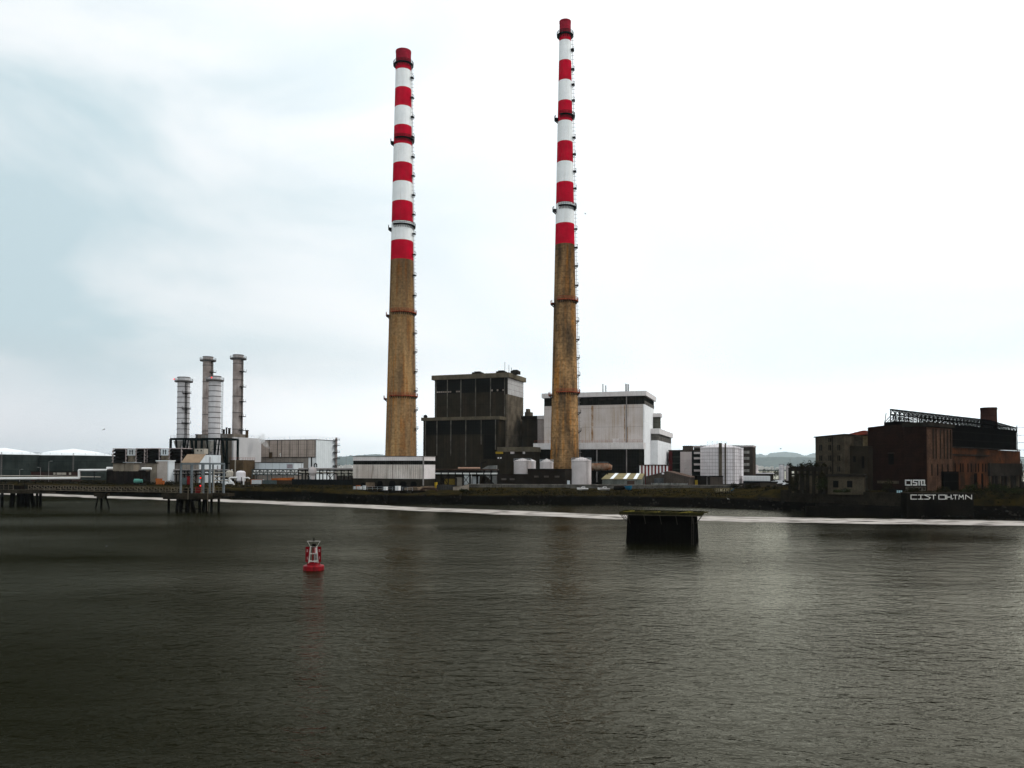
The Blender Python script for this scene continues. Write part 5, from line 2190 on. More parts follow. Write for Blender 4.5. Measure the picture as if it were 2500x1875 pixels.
mb.box(-.3, .1, -.05, d, 0, zt)
mb.build('end_wall', PALEG, T)
mb = MB()
mb.box(xa - .3, .4, -.3, d + .3, zt, zt + .4)
mb.build('roof', CONEW, T)
# sloping fronted building
f = Frame(487, 372, 20, G)
T = f.thing('slope_fronted_building', 'building with sloping tan sheet front and white gable wall below the short stacks', 'building')
xa = f.fx(442)
zb, zt = f.fr(487, 1131)[1], f.fr(487, 1110.5)[1]
d = f.sy(539)
yt = f.sd(502, 1110.5)[0]
zt = f.sd(502, 1110.5)[1]
mb = MB()
mb.prism([(0, 0, 0), (0, d, 0), (0, d, zt), (0, yt, zt), (0, 0, zb)], (-.4, 0, 0))
mb.build('gable_wall', PALEG, T)
mb = MB()
mb.hexa([(xa, -.1, zb), (-.1, -.1, zb), (-.1, yt, zt), (xa, yt, zt), (xa, -.1, zb + .35), (.1, -.1, zb + .35), (.1, yt, zt + .35), (xa, yt, zt + .35)])
mb.build('sloping_roof', TANROOF, T)
mb = MB()
mb.box(xa, -.45, .1, d, 0, zb - .05)
mb.build('front_wall', TANLOW, T)
mb = MB()
for q in (.33, .5, .7):
    y = d * q + 2
    mb.bar((.2, y, 0), (.2, y, zt - (1 if q < .4 else 5)), .22)
mb.build('wall_pipe', GPIPE, T)
f = Frame(498, 384, 16, G)
T = f.thing('grey_plant_box', 'dull cream plant box on the green steel tower front', 'plant box')
xa, za = f.fr(474.5, 1108.5)
zt = f.fr(498, 1095.5)[1]
mb = MB()
mb.box(xa, 0, 0, 3, za, zt)
mb.build('box', CREAM, T)
mb = MB()
for x in (xa + .3, -.3):
    for y in (.3, 2.7):
        mb.bar((x, y, 0), (x, y, za), .35)
mb.build('leg_frame', DKSTEEL, T)
mb = MB()
mb.box(xa * .7, xa * .6, -.1, .05, lerp(za, zt, .5), lerp(za, zt, .8))
mb.box(xa * .35, xa * .25, -.1, .05, lerp(za, zt, .5), lerp(za, zt, .8))
mb.build('hatch', CONCDK, T)

# low blocks in front of the turbine hall
f = Frame(593, 392, 16, G)
T = f.thing('brown_tank_house', 'square brown tank house with pale vertical pipe below the grey box', 'building')
xa, zt = f.fx(561), f.fr(593, 1123)[1]
mb = MB()
mb.box(xa, 0, 0, 10, 0, zt)
mb.build('wall', BROWNB, T)
mb = MB()
mb.bar((xa * .55, -.3, 1), (xa * .55, -.3, zt), .4)
mb.build('wall_pipe', CREAM, T)
mb = MB()
railing(mb, [(xa, 0, zt), (0, 0, zt), (0, 10, zt)], 1.3, 2, .09)
mb.build('railing', RUST, T)
f = Frame(717, 396, 17, G)
T = f.thing('pale_blue_annexe', 'low strip building with pale blue grey panels before the turbine hall', 'building')
xa, xm = f.fx(593), f.fx(620.5)
zt, zb = f.fr(717, 1130)[1], f.fr(717, 1145.5)[1]
mb = MB()
mb.box(xm, 0, 0, 9, zb, zt)
mb.build('panel_wall', PALEG, T)
mb = MB()
mb.box(xa, xm - .02, .3, 9, 0, zt - .3)
mb.box(xm, 0, .4, 9, 0, zb - .02)
mb.build('olive_wall', TANLOW, T)
mb = MB()
mb.box(xm - .2, .2, -.2, 9.2, zt, zt + .3)
mb.build('roof_edge', DKSTEEL, T)
mb = MB()
mb.box(f.fx(701), f.fx(714.5), -.1, 0, zb + .4, zt - .7)
mb.build('pink_louvre', M('pinkish_louvre', (.40, .34, .36), lines=(('z', .5, .15, .3),)), T)
mb = MB()
railing(mb, [(xa, .4, zt), (xm, .4, zt)], 1.3, 2.5, .08)
mb.build('railing', GALV, T)
# lattice bridge
f = Frame(729, 380, 14, G)
T = f.thing('lattice_pipe_bridge', 'grey green lattice pipe bridge below the pale blue strip building', 'pipe bridge')
xa = f.fx(616)
zt, zb = f.fr(729, 1146.5)[1], f.fr(729, 1160)[1]
mb = MB()
n = 12
for y in (0, 4):
    for z in (zt, zb):
        mb.bar((xa, y, z), (0, y, z), .35)
    for i in range(n + 1):
        x = lerp(xa, 0, i / n)
        mb.bar((x, y, zb if i % 4 else 0), (x, y, zt), .3)
        if i < n:
            x2 = lerp(xa, 0, (i + 1) / n)
            mb.bar((x, y, zb if i % 2 else zt), (x2, y, zt if i % 2 else zb), .22)
mb.build('lattice', M('grey_green_steel', (.10, .115, .11)), T)
mb = MB()
for y, z in ((1, zb + .6), (2.4, zb + .6), (1.5, zb + 1.8)):
    mb.tube((xa, y, z), (0, y, z), .4, 8)
mb.build('pipe_run', WPIPE, T)


def pipe_rack(label, px0, px1, D, A, py_top, n, pipes, z0=G, lowpy=None):
    f = Frame(px1, D, A, z0)
    T = f.thing('pipe_rack', label, 'pipe rack', 'pipe racks across the yard')
    xa = f.fx(px0)
    zt = f.fr(px1, py_top)[1]
    mb = MB()
    for i in range(n + 1):
        x = lerp(xa, 0, i / n)
        for y in (0, 4):
            mb.bar((x, y, 0), (x, y, zt), .4)
        for z in (zt, zt - 1.6):
            mb.bar((x, 0, z), (x, 4, z), .35)
        if i < n and i % 3 == 1:
            x2 = lerp(xa, 0, (i + 1) / n)
            mb.bar((x, 0, .5), (x2, 0, zt - 1.8), .22)
            mb.bar((x2, 0, .5), (x, 0, zt - 1.8), .22)
    for y in (0, 4):
        mb.bar((xa, y, zt - .3), (0, y, zt - .3), .4)
        mb.bar((xa, y, zt - 1.9), (0, y, zt - 1.9), .3)
    mb.build('rack_frame', DKSTEEL, T)
    for y, dz, r, mt in pipes:
        m2 = MB()
        m2.tube((xa, y, zt + dz), (0, y, zt + dz), r, 8)
        m2.build('pipe', mt, T)
    return f, T


pipe_rack('pipe rack below the air intakes behind the jetty', 262, 560, 366, 10, 1149.5, 15, ((.2, .35, .3, GPIPE), (1.4, .4, .35, BPIPE), (2.6, .35, .25, WPIPE), (1.2, -1.3, .25, GPIPE)))
pipe_rack('pipe rack from the lattice bridge to the pump house', 729, 868, 372, 8, 1147.5, 8, ((.1, .45, .45, GPIPE), (1.2, .5, .4, BPIPE), (2.6, .45, .35, WPIPE), (.4, -1.2, .35, CREAM), (2, -1.2, .3, BPIPE)))
f, T = pipe_rack('pipe rack between the pump house and the low service building', 1060, 1216, 330, 4, 1149.5, 9, ((.1, .4, .35, BPIPE), (1.4, .4, .3, GPIPE), (.2, -1.2, .3, WPIPE)))
m2 = MB()
xa, xb = f.fx(1118), f.fx(1172)
zt = f.fr(1216, 1149.5)[1]
m2.tube((xa, .4, zt + 1.1), (xb, .4, zt + 1.1), .4, 8)
m2.build('pipe', M('peach_lagged_pipe', (.42, .27, .20), (.36, .20, .13)), T)
# things in the shadow under that rack
for i, (px, py, w, h, m_, nm, lb, ct) in enumerate(((1100, 1171, 5, 3.4, M('dull_yellow_skip', (.26, .18, .03)), 'skip', 'dull yellow skip under the pipe rack right of the pump house', 'skip'),
                                             (1122, 1167, 3, 4, CREAM, 'kiosk', 'cream kiosk behind the pipe rack right of the pump house', 'kiosk'),
                                             (1162, 1165, 2.8, 4.4, PALEG, 'kiosk', 'tall pale blue kiosk under the pipe rack near the service building', 'kiosk'),
                                             (1085, 1179, 3.5, 1.4, TEAL, 'skip', 'low teal skip beside the yellow post', 'skip'),
                                             (1064.5, 1178, .7, 2.4, YELLOW, 'bollard', 'yellow bollard hard against the pump house', 'bollard'))):
    p = at(px, py, 336 if i not in (3, 4) else 308)
    q = thing(nm, lb, ct, (p.x, p.y, 4.6), -R(8))
    m2 = MB()
    m2.hexa([(-w * .45, -1, .1), (w * .45, -1, .1), (w * .45, 1, .1), (-w * .45, 1, .1), (-w * .5, -1.1, h), (w * .5, -1.1, h), (w * .5, 1.1, h), (-w * .5, 1.1, h)])
    m2.build('body', m_, q)
    m2 = MB()
    m2.box(-w * .52, w * .52, -1.15, 1.15, h, h + .15)
    m2.build('rim', CONCDK, q)
# sloping pale conveyor head by the dark station foot
f = Frame(1211, 345, 10, G)
T = f.thing('sloping_hopper', 'grey sheeted hopper with sloping top at the foot of the link wing', 'hopper')
xa, za = f.fr(1172, 1147)
mb = MB()
mb.prism([(xa + 2, 0, za - 2), (0, 0, 0), (0, 0, f.fr(1211, 1136)[1]), (xa * .5, 0, f.fr(1190, 1137)[1]), (xa, 0, za)], (0, 3, 0))
mb.build('casing', M('grey_casing', (.2, .2, .19), (.14, .14, .13), streak=.4), T)
mb = MB()
mb.bar((xa, 1.5, 0), (xa + 2, 1.5, za - 1), .4)
mb.bar((-.5, 1.5, 0), (-.5, 1.5, 3), .4)
mb.path([(xa * .9, -.5, za), (xa * .9, -.5, za + 3), (xa * .6, -.5, za + 3.6)], .25, 6)
mb.build('support', DKSTEEL, T)

# domed silver tank with hooked pipe
f = Frame(763, 364, 0, G)
T = f.thing('domed_tank', 'small pale domed tank with dark hooked vent pipe in front of the white end wall', 'tank')
r = 9.5 / F_PX * 364
z1 = wz(1146, 364, 763) - G
mb = MB()
mb.lathe([(r * .55, 0), (r * .55, z1 - 3), (r, z1 - 1.5), (r, z1), (r * .75, z1 + .9), (.01, z1 + 1.4)], 20)
mb.build('shell', TANKW, T)
mb = MB()
mb.tube((-.5, 0, z1 + 1), (-.5, 0, z1 + 5.8), .3, 8)
mb.path([(.8, 0, z1 + 1), (.8, 0, z1 + 2.3), (1.3, 0, z1 + 2.8), (1.9, 0, z1 + 2.4), (2, 0, z1 + 1)], .25, 8)
mb.build('vent_pipe', DKSTEEL, T)
mb = MB()
f = Frame(627, 360, 0, G)
# containers and skips in the yard
for px0, px1, pt, pb, D, m_, nm, lb, ct in ((614, 640, 1171, 1185, 352, WCONT, 'tarped_container', 'dirty white covered container left of the teal one', 'container'),
                                      (641, 674.5, 1173, 1185, 351, TEAL, 'container', 'dull teal container between white and brown ones', 'container'),
                                      (675.5, 712, 1173, 1185, 351, BCONT, 'container', 'brown container under the orange skip', 'container'),
                                      (1132, 1150, 1157, 1172, 345, WCONT, 'container', 'small white container seen between the rack legs right of the pump house', 'container')):
    f = Frame(px1, D, 6, G)
    T = f.thing(nm, lb, ct)
    xa = f.fx(px0)
    zt = f.fr(px1, pt)[1]
    mb = MB()
    mb.box(xa, 0, 0, 2.5, .12, zt)
    for i in range(9):
        x = lerp(xa, 0, (i + .5) / 9)
        mb.box(x - .12, x + .12, -.06, .0, .3, zt - .25)
    mb.build('body', m_, T)
    mb = MB()
    for x in (xa, 0):
        mb.box(x - .14, x + .14, -.12, .1, 0, zt + .05)
    mb.box(xa, 0, -.11, .1, zt - .05, zt + .12)
    mb.build('frame', m_ if nm == 'container' else ORANGE, T)
f = Frame(713, 356, 6, G)
T = f.thing('orange_skip', 'long flat orange skip standing above the brown container', 'skip')
xa = f.fx(662)
za, zt = f.fr(713, 1173.5)[1], f.fr(713, 1168)[1]
mb = MB()
mb.hexa([(xa + .6, 0, za - .3), (-.8, 0, za - .3), (-.8, 2.4, za - .3), (xa + .6, 2.4, za - .3), (xa, 0, zt), (.4, 0, zt + .4), (.4, 2.4, zt + .4), (xa, 2.4, zt)])
mb.build('body', ORANGE, T)
mb = MB()
for x in (xa * .85, xa * .5, xa * .15):
    mb.bar((x, 1.2, 0), (x, 1.2, za), .4)
mb.build('leg_frame', DKSTEEL, T)

# white looping pipes and pump skid beside the jetty head
T = thing('looped_pipework', 'white looping pipes on the quay behind the jetty head', 'pipework', at(560, 1185, 348))
T.location.z = G
o = T.location
mb = MB()


def lp(px, py, D=348):
    return tuple(at(px, py, D) - o)


mb.path([lp(560, 1177), lp(560, 1168), lp(563, 1166), lp(579, 1166)], .38, 8)
mb.path([lp(550, 1183), lp(552, 1180), lp(570, 1180), lp(573, 1187)], .32, 8)
mb.path([lp(594, 1187), lp(596, 1167), lp(606, 1166), lp(610, 1169)], .3, 8)
mb.build('pipe', WPIPE, T)
mb = MB()
for px in (556, 575, 588, 600):
    a = Vector(lp(px, 1187))
    mb.bar((a.x, a.y + .8, 0), (a.x, a.y + .8, 3.2), .25)
mb.build('pipe_support', DKSTEEL, T)
for i, (px, pt, r, h, m_, lb) in enumerate(((561, 1148, 1.6, 3.6, CREAM, 'cream pressure vessel behind the white looping pipes'), (588, 1149, 2.1, 5.6, TANKP, 'white pressure vessel right of the cream one'))):
    p = at(px, pt, 356)
    q = thing('pressure_vessel', lb, 'vessel', (p.x, p.y, G), 0, 'vessels by the looping pipes')
    z1 = p.z - G
    m2 = MB()
    m2.lathe([(.01, z1 - h), (r * .7, z1 - h + .4), (r, z1 - h + 1), (r, z1 - .8), (r * .7, z1 - .2), (.01, z1)], 16)
    m2.build('shell', m_, q)
    m2 = MB()
    for a in range(4):
        t = a * math.pi / 2 + .6
        m2.bar((r * .8 * math.cos(t), r * .8 * math.sin(t), 0), (r * .8 * math.cos(t), r * .8 * math.sin(t), z1 - h + 1.2), .25)
    m2.build('leg', DKSTEEL, q)

# green oil tanks at the left edge
gr = 'dark green oil tanks'
tank('dark green oil tank with white conical roof cut by the left picture edge', -72, 89, 428, 1110.5, TANKG, 3.6, gr, roofmat=CONEW, cat='oil tank')
tank('dark green oil tank with white conical roof left of the air intakes', 84, 271, 452, 1113, TANKG, 3.9, gr, roofmat=CONEW, cat='oil tank')
# low walls and sheds below the oil tanks
f = Frame(176, 402, 14, G)
T = f.thing('low_store', 'low brown store with pale patched windows below the oil tanks', 'store')
xa, zt = f.fx(76), f.fr(176, 1152.5)[1]
mb = MB()
mb.box(xa, 0, 0, 6, 0, zt)
mb.build('wall', M('brown_store_wall', (.06, .045, .038), (.08, .035, .03), ns=.1), T)
for a, b in ((131, 136), (139, 151), (152, 162), (169, 174)):
    m2 = MB()
    m2.box(f.fx(a), f.fx(b), -.06, .05, f.fr(140, 1159)[1], zt - .3)
    m2.build('window', CREAM, T)
mb = MB()
mb.box(xa - .2, .2, -.3, 6.2, zt, zt + .25)
mb.build('roof', DKSTEEL, T)


def pipeline(label, pts, r, mat, nm='pipeline', post=None):
    p0 = at(*pts[0])
    T = thing(nm, label, 'pipeline', (p0.x, p0.y, G), 0, 'pale pipelines on the left bank')
    o = T.location
    q = [at(*p) - o for p in pts]
    mb = MB()
    mb.path(q, r, 10)
    mb.build('pipe', mat, T)
    mb = MB()
    for a, b in zip(q[:-1], q[1:]):
        k = max(1, int((b - a).length / 9))
        if abs(b.z - a.z) > 1:
            continue
        for i in range(k):
            c = a.lerp(b, (i + .5) / k)
            mb.bar((c.x, c.y, -1.2), (c.x, c.y, c.z - r), .3)
    mb.build('pipe_support', DKSTEEL, T)
    return T


pipeline('long white pipeline that climbs and runs right below the oil tanks', [(-60, 1168.5, 390), (193, 1167.5, 386), (193, 1147.8, 386), (268, 1147.5, 384)], .55, WPIPE)
pipeline('thin pale pipeline behind the long white one', [(-60, 1162, 396), (90, 1162, 394), (200, 1164, 392), (245, 1164.5, 390)], .25, CREAM)
T = thing('white_pressure_vessel', 'white horizontal pressure vessel at the end of the climbing pipeline', 'pressure vessel', at(288, 1146, 386))
T.location.z = G
z1 = wz(1145, 386, 288) - G
mb = MB()
a, b = wx(261, 386) - T.location.x, wx(312, 386) - T.location.x
mb.tube((a, 0, z1 + .3), (b, 0, z1 + .3), .75, 14)
mb.tube((a * .3, -1.4, z1 - .5), (b * .5, -1.4, z1 - .5), .7, 14)
mb.build('shell', WPIPE, T)
mb = MB()
for q in (.8, .2, -.5, -.9):
    mb.bar((a * q, 0, 0), (a * q, 0, z1), .35)
    mb.bar((a * q, -1.4, 0), (a * q, -1.4, z1 - 1), .35)
mb.build('leg_frame', DKSTEEL, T)
T = thing('white_pressure_vessel', 'short white vessel on the pipe rack left of the cream fronted cabin', 'pressure vessel', at(358, 1147, 362))
T.location.z = G
z1 = wz(1144, 362, 358) - G
mb = MB()
mb.tube((-2.2, 0, z1), (2.2, 0, z1), .55, 12)
mb.build('shell', WPIPE, T)
mb = MB()
for q in (-1.6, 1.6):
    mb.bar((q, 0, 0), (q, 0, z1 - .4), .3)
mb.build('leg_frame', DKSTEEL, T)
T = thing('turquoise_tank', 'turquoise horizontal tank in the yard behind the jetty walkway', 'tank', at(337, 1175, 360))
T.location.z = G - .4
T.rotation_euler.z = R(12)
mb = MB()
r = 1.05
for i, (x0, x1, ra, rb2) in enumerate(((-1.9, -1.5, .5, 1.05), (-1.5, .6, 1.05, 1.05), (.6, 1.9, .85, .85))):
    mb.tube((x0, 0, 1.5), (x1, 0, 1.5), ra, 16, rb2)
mb.build('shell', TURQ, T)
mb = MB()
for x in (-1.2, 1.2):
    mb.box(x - .2, x + .2, -.7, .7, -.2, .7)
mb.build('saddle', DKSTEEL, T)
for i, (px, py, w, h, m_, lb) in enumerate(((388, 1174, 2.4, 2.6, ORANGE, 'orange brown bin in the yard behind the jetty walkway'), (397, 1176, 1.2, 1.6, ORANGE, 'smaller bright orange bin beside the orange brown one'),
                                        (452, 1176, 2.2, 3.0, TEAL, 'grey blue bin seen through the jetty gantry'), (462, 1176, 1.6, 3.6, REDST, 'dull red bin beside the grey blue one'))):
    p = at(px, py, 352)
    q = thing('bin', lb, 'bin', (p.x, p.y, G - .3), 0, 'coloured bins behind the jetty')
    m2 = MB()
    m2.hexa([(-w * .42, -.7, .1), (w * .42, -.7, .1), (w * .42, .7, .1), (-w * .42, .7, .1), (-w * .5, -.8, h), (w * .5, -.8, h), (w * .5, .8, h), (-w * .5, .8, h)])
    m2.build('body', m_, q)
    m2 = MB()
    m2.box(-w * .53, w * .53, -.85, .85, h, h + .16)
    m2.build('lid', m_, q)
# pale sheds glimpsed behind the rack
for i, (a, b, pt, pb) in enumerate(((370, 398, 1154, 1166), (400, 411, 1154, 1166), (441, 460, 1156, 1166))):
    f = Frame(b, 384, 8, G)
    T = f.thing('pale_shed', ['cream shed', 'narrow white shed', 'small white shed'][i] + ' behind the pipe rack ' + ['under the tan cabin', 'under the cream fronted cabin', 'behind the jetty gantry'][i], 'shed', 'pale sheds behind the pipe rack')
    xa = f.fx(a)
    zt = f.fr(b, pt)[1]
    mb = MB()
    mb.box(xa, 0, 0, 3, 0, zt)
    mb.build('wall', M('cream_shed_wall', (.42, .36, .31)) if i == 0 else WCONT, T)
    mb = MB()
    mb.box(xa - .2, .2, -.2, 3.2, zt, zt + .25)
    mb.build('roof', GALV, T)

# ------------------------------------------------------------------ jetty: head platform, walkway, outer platform, tripod
def frame_at(px, py, D, rz=0.0, z=None):
    p = at(px, py, D)
    return Vector((p.x, p.y, p.z if z is None else z))


DJ = 220
o = frame_at(458, 1204, DJ)
ZD = o.z
T = thing('jetty_head', 'jetty head platform on raking black piles below the grey steel gantry', 'jetty', (o.x, o.y, 0), R(-6))
kx = DJ / F_PX


def jx(px):
    return (px - 458) * kx


mb = MB()
mb.box(jx(398), jx(518), -1.5, 7, ZD - 1.15, ZD)
mb.box(jx(398) + .3, jx(518) - .3, -1.2, 6.7, ZD - 1.7, ZD - 1.17)
mb.box(jx(518) + .02, jx(556), 1, 5.2, ZD - .9, ZD - .004)
mb.build('deck', JETTY, T)
for tx, ty, bx, by, r in ((410, 0, 410, 0, .33), (433, 0, 429, 0, .38), (446, 0, 434, 1, .36), (459, 0, 459, -.5, .62), (469, 0, 481, 0, .36), (482, 1.5, 483, 1.5, .4), (508, 0, 508, 0, .38),
                          (515, 1, 515, 1, .34), (411, 6, 411, 6, .33), (440, 6, 445, 6, .4), (474, 6, 470, 6, .45), (512, 6, 512, 6, .35)):
    m2 = MB()
    m2.tube((jx(tx), ty, ZD - 1.7), (jx(bx), by, -2), r, 10)
    m2.build('pile', DKTIMB, T)
mb = MB()
mb.bar((jx(430), .2, 1.0), (jx(484), .2, 1.0), .35)
mb.bar((jx(430), .2, ZD - 2), (jx(484), .2, ZD - 2), .5)
mb.build('pile_brace', DKTIMB, T)
mb = MB()
railing(mb, [(jx(433), -1.3, ZD), (jx(517), -1.3, ZD), (jx(517), 6.8, ZD)], 1.5, 2.0, .07)
mb.build('railing', RAILP, T)
mb = MB()
for px in (466.5, 516.5):
    mb.bar((jx(px), -1.55, 0.5 if px > 500 else ZD - 1.7), (jx(px), -1.55, ZD + 1.6), .14)
mb.build('ladder_post', RAILP, T)
for px, h, m_, lb in ((478, 1.5, REDST, 'dark red valve box on the jetty head deck'), (452, 1.2, DKSTEEL, 'dark pump box on the jetty head deck')):
    q = thing('valve_box', lb, 'valve box', T.matrix_basis @ Vector((jx(px), 2, ZD)) if False else (o.x + jx(px), o.y + 2.2, ZD), R(-6), 'boxes on the jetty head')
    m2 = MB()
    m2.box(-.9, .9, -.6, .6, 0, h)
    m2.build('body', m_, q)
    m2 = MB()
    m2.box(-1.0, 1.0, -.7, .7, h, h + .14)
    m2.tube((.2, 0, h + .1), (.2, 0, h + .6), .18, 8)
    m2.build('lid', m_, q)
# gantry standing on the jetty head
T = thing('steel_gantry', 'tall open grey steel gantry on the jetty head', 'gantry', (o.x, o.y, ZD), R(-6))
zg = wz(1132, DJ, 490) - ZD
mb = MB()
for px, y in ((440.5, 0), (469, 0), (498, 0), (514.5, 0), (540, 2.5), (440.5, 5.5), (469, 5.5), (498, 5.5), (525, 5.5)):
    w = .42 if y == 0 else .34
    mb.bar((jx(px), y, 0), (jx(px), y, zg), w)
for a, b in (((440.5, 0), (514.5, 0)), ((514.5, 0), (540, 2.5)), ((440.5, 5.5), (525, 5.5)), ((525, 5.5), (540, 2.5)), ((440.5, 0), (440.5, 5.5)), ((469, 0), (469, 5.5)), ((498, 0), (498, 5.5)), ((514.5, 0), (525, 5.5))):
    mb.bar((jx(a[0]), a[1], zg), (jx(b[0]), b[1], zg), .4, .5)
mb.build('steel_frame', GREYST, T)
mb = MB()
for z in (zg * .42, zg * .55, zg * .7):
    mb.tube((jx(498), 5.6, z), (jx(540), 5.2, z), .14, 8)
mb.tube((jx(503), 5, 0), (jx(503), 5, zg * .8), .14, 8)
mb.build('pipe', CREAM, T)
# navigation light mast
T = thing('navigation_light_mast', 'pale thin mast with two lit red lamps at the edge of the jetty head', 'light mast', (o.x + jx(496.5), o.y - 1.4 + .0, ZD), 0)
zl = wz(1160, DJ - 2, 496) - ZD
mb = MB()
mb.tube((0, 0, 0), (0, 0, zl), .11, 8)
mb.tube((0, 0, 0), (0, 0, .5), .5, 8, .12)
mb.build('pole', RAILP, T)
for py in (1167, 1186):
    z = wz(py, DJ - 2, 496) - ZD
    mb = MB()
    mb.ball((-.25, -.15, z), .17, 10, 6)
    mb.build('red_lamp', REDLAMP, T)
    mb = MB()
    mb.box(-.55, .1, -.1, .2, z - .35, z - .2)
    mb.box(-.55, .1, .05, .2, z - .2, z + .3)
    mb.build('lamp_bracket', DKSTEEL, T)


def walkway(label, p, q, n, h=1.45):
    p, q = Vector(p), Vector(q)
    T = thing('truss_walkway', label, 'walkway', p, 0, 'truss walkways of the jetty')
    d = q - p
    e = d.normalized()
    nrm = Vector((-e.y, e.x, 0)).normalized()
    if nrm.y < 0:
        nrm = -nrm
    Z = Vector((0, 0, 1))
    mb = MB()
    for s_ in (0, 1.8):
        off = nrm * s_
        mb.bar(off + Z * h, d + off + Z * h, .13, .11)
        mb.bar(off + Z * .45, d + off + Z * .45, .09)
        mb.bar(off, d + off, .16)
        for i in range(n + 1):
            a = d * (i / n) + off
            mb.bar(a, a + Z * h, .11)
            if i < n:
                b = d * ((i + 1) / n) + off
                m = d * ((i + .5) / n) + off
                mb.bar(a + Z * (h - .1), b + Z * .45, .08)
                mb.bar(m + Z * .45, m + Z * h, .08)
    mb.build('truss', RAILP, T)
    mb = MB()
    a, b = Z * -.1, d + Z * -.1
    mb.hexa([a - Z * .35, b - Z * .35, b + nrm * 1.8 - Z * .35, a + nrm * 1.8 - Z * .35, a, b, b + nrm * 1.8, a + nrm * 1.8])
    mb.build('deck', DKTIMB, T)
    return T


W0 = at(433, 1202, 221)
W1 = at(245, 1199.5, 238)
W2 = at(69, 1195.5, 249)
walkway('truss walkway between the tripod support and the jetty head', W1, W0, 14)
walkway('truss walkway between the outer platform and the tripod support', W2, W1, 13)
# tripod
T = thing('tripod_pier', 'slender three legged pier carrying the middle of the walkway', 'pier', (W1.x, W1.y, 0))
zc = W1.z - .45
for dx, dy in ((-2.3, .2), (0.15, -.5), (2.7, .2)):
    m2 = MB()
    m2.tube((dx * .45, .8 + dy * .3, zc - 1.0), (dx, .8 + dy, -1.5), .22 if dx > 1 or dx < -1 else .32, 10)
    m2.build('pile', DKTIMB, T)
mb = MB()
mb.box(-1.8, 1.8, -.3, 2.1, zc - 1.1, zc)
mb.box(-1.1, 1.1, -.1, 1.9, zc - 1.7, zc - 1.12)
mb.build('pile_cap', JETTY, T)
# outer platform at the left edge
D2 = 249
o2 = frame_at(50, 1195, D2)
T = thing('outer_jetty_platform', 'broad jetty platform on thick black pile groups at the left picture edge', 'jetty', (o2.x, o2.y, 0), R(-8))
k2 = D2 / F_PX
zt = o2.z


def ox(px):
    return (px - 50) * k2


mb = MB()
mb.box(ox(-60), ox(108), -2, 6, zt - 1.2, zt)
mb.build('deck', JETTY, T)
for tx, bx, r in ((-20, -20, .4), (1, 1, .38), (30, 25, .75), (48, 48, .85), (67, 70, .8), (95, 95, .36), (104, 104, .42)):
    m2 = MB()
    m2.tube((ox(tx), 0, zt - 1.2), (ox(bx), 0, -2), r, 10)
    m2.build('pile', DKTIMB, T)
for tx in (36, 60):
    m2 = MB()
    m2.tube((ox(tx), 3, zt - 1.2), (ox(tx) * 1.4, 4, -2), .6, 10)
    m2.build('pile', DKTIMB, T)
mb = MB()
railing(mb, [(ox(-60), -1.8, zt), (ox(42), -1.8, zt)], 1.6, 1.6, .08)
mb.build('railing', RAILP, T)
mb = MB()
mb.bar((ox(61), 0, zt), (ox(61), 0, zt + 3.2), .12)
mb.box(ox(28), ox(40), 1, 3, zt, zt + 1)
mb.build('bollard_post', DKSTEEL, T)

# ------------------------------------------------------------------ mooring dolphin
f = Frame(1697, 131.5, 17, 0)
T = f.thing('mooring_dolphin', 'black timber mooring dolphin with mossy broken deck standing in the river', 'dolphin')
xl = f.fx(1531)
dp = 6.0
zt = f.fr(1700, 1260)[1]
mb = MB()
mb.hexa([(xl - .25, -.15, -1.5), (.25, -.15, -1.5), (.25, dp, -1.5), (xl - .25, dp, -1.5), (xl + .05, 0, zt), (-.05, 0, zt), (-.05, dp, zt), (xl + .05, dp, zt)])
for i in range(15):
    x = lerp(xl, 0, (i + .5) / 15)
    mb.box(x - .3, x + .26, -.32, -.05, -1.5, zt - 1.0 - (i % 3) * .12)
mb.build('body', DKTIMB, T)
od = 1.25
mb = MB()
for y0, y1 in ((-.9, -.55), (dp + .3, dp + .65)):
    mb.box(xl - od, od * .9, y0, y1, zt, zt + .52)
for x0, x1 in ((xl - od, xl - od + .35), (od * .9 - .35, od * .9)):
    mb.box(x0, x1, -.54, dp + .29, zt + .02, zt + .55)
mb.build('kerb_beam', M('dark_mossy_beam', (.05, .045, .015), (.03, .027, .012), ns=.8, grain=.4), T)
mb = MB()
mb.box(xl - od - .05, od * .95, -.96, -.91, zt + .0, zt + .12)
mb.build('edge_strip', M('pale_edge_timber', (.10, .085, .06)), T)
random.seed(21)
for i in range(9):
    x = lerp(xl - .9, .2, i / 8)
    sk = random.uniform(.8, 1.9)
    m2 = MB()
    w = .22 + random.uniform(0, .2)
    z = zt + .18 + random.uniform(0, .12)
    m2.hexa([(x - w, -.5, z), (x + w, -.5, z), (x + sk + w, dp + .25, z), (x + sk - w, dp + .25, z), (x - w, -.5, z + .16), (x + w, -.5, z + .16), (x + sk + w, dp + .25, z + .16), (x + sk - w, dp + .25, z + .16)])
    m2.build('deck_plank', MOSS if i % 3 else M('bright_moss', (.17, .145, .03), (.07, .06, .018), ns=1.2, grain=.4), T)
mb = MB()
mb.box(xl - .6, .7, -.4, dp + .2, zt + .02, zt + .12)
mb.build('deck_base', DKTIMB, T)
for i in range(5):
    x = lerp(xl + .3, -.5, i / 4)
    m2 = MB()
    m2.bar((x, -.85, zt), (x + .25, -.36, zt - 1.5), .1)
    m2.build('raking_strut', M('dull_grey_timber', (.07, .062, .05)), T)
for x0, x1 in ((xl - od + .1, xl - .05), (xl - od + .5, xl), (od * .8, .05), (od * .8, .05), (od * .8, .05)):
    pass
mb = MB()
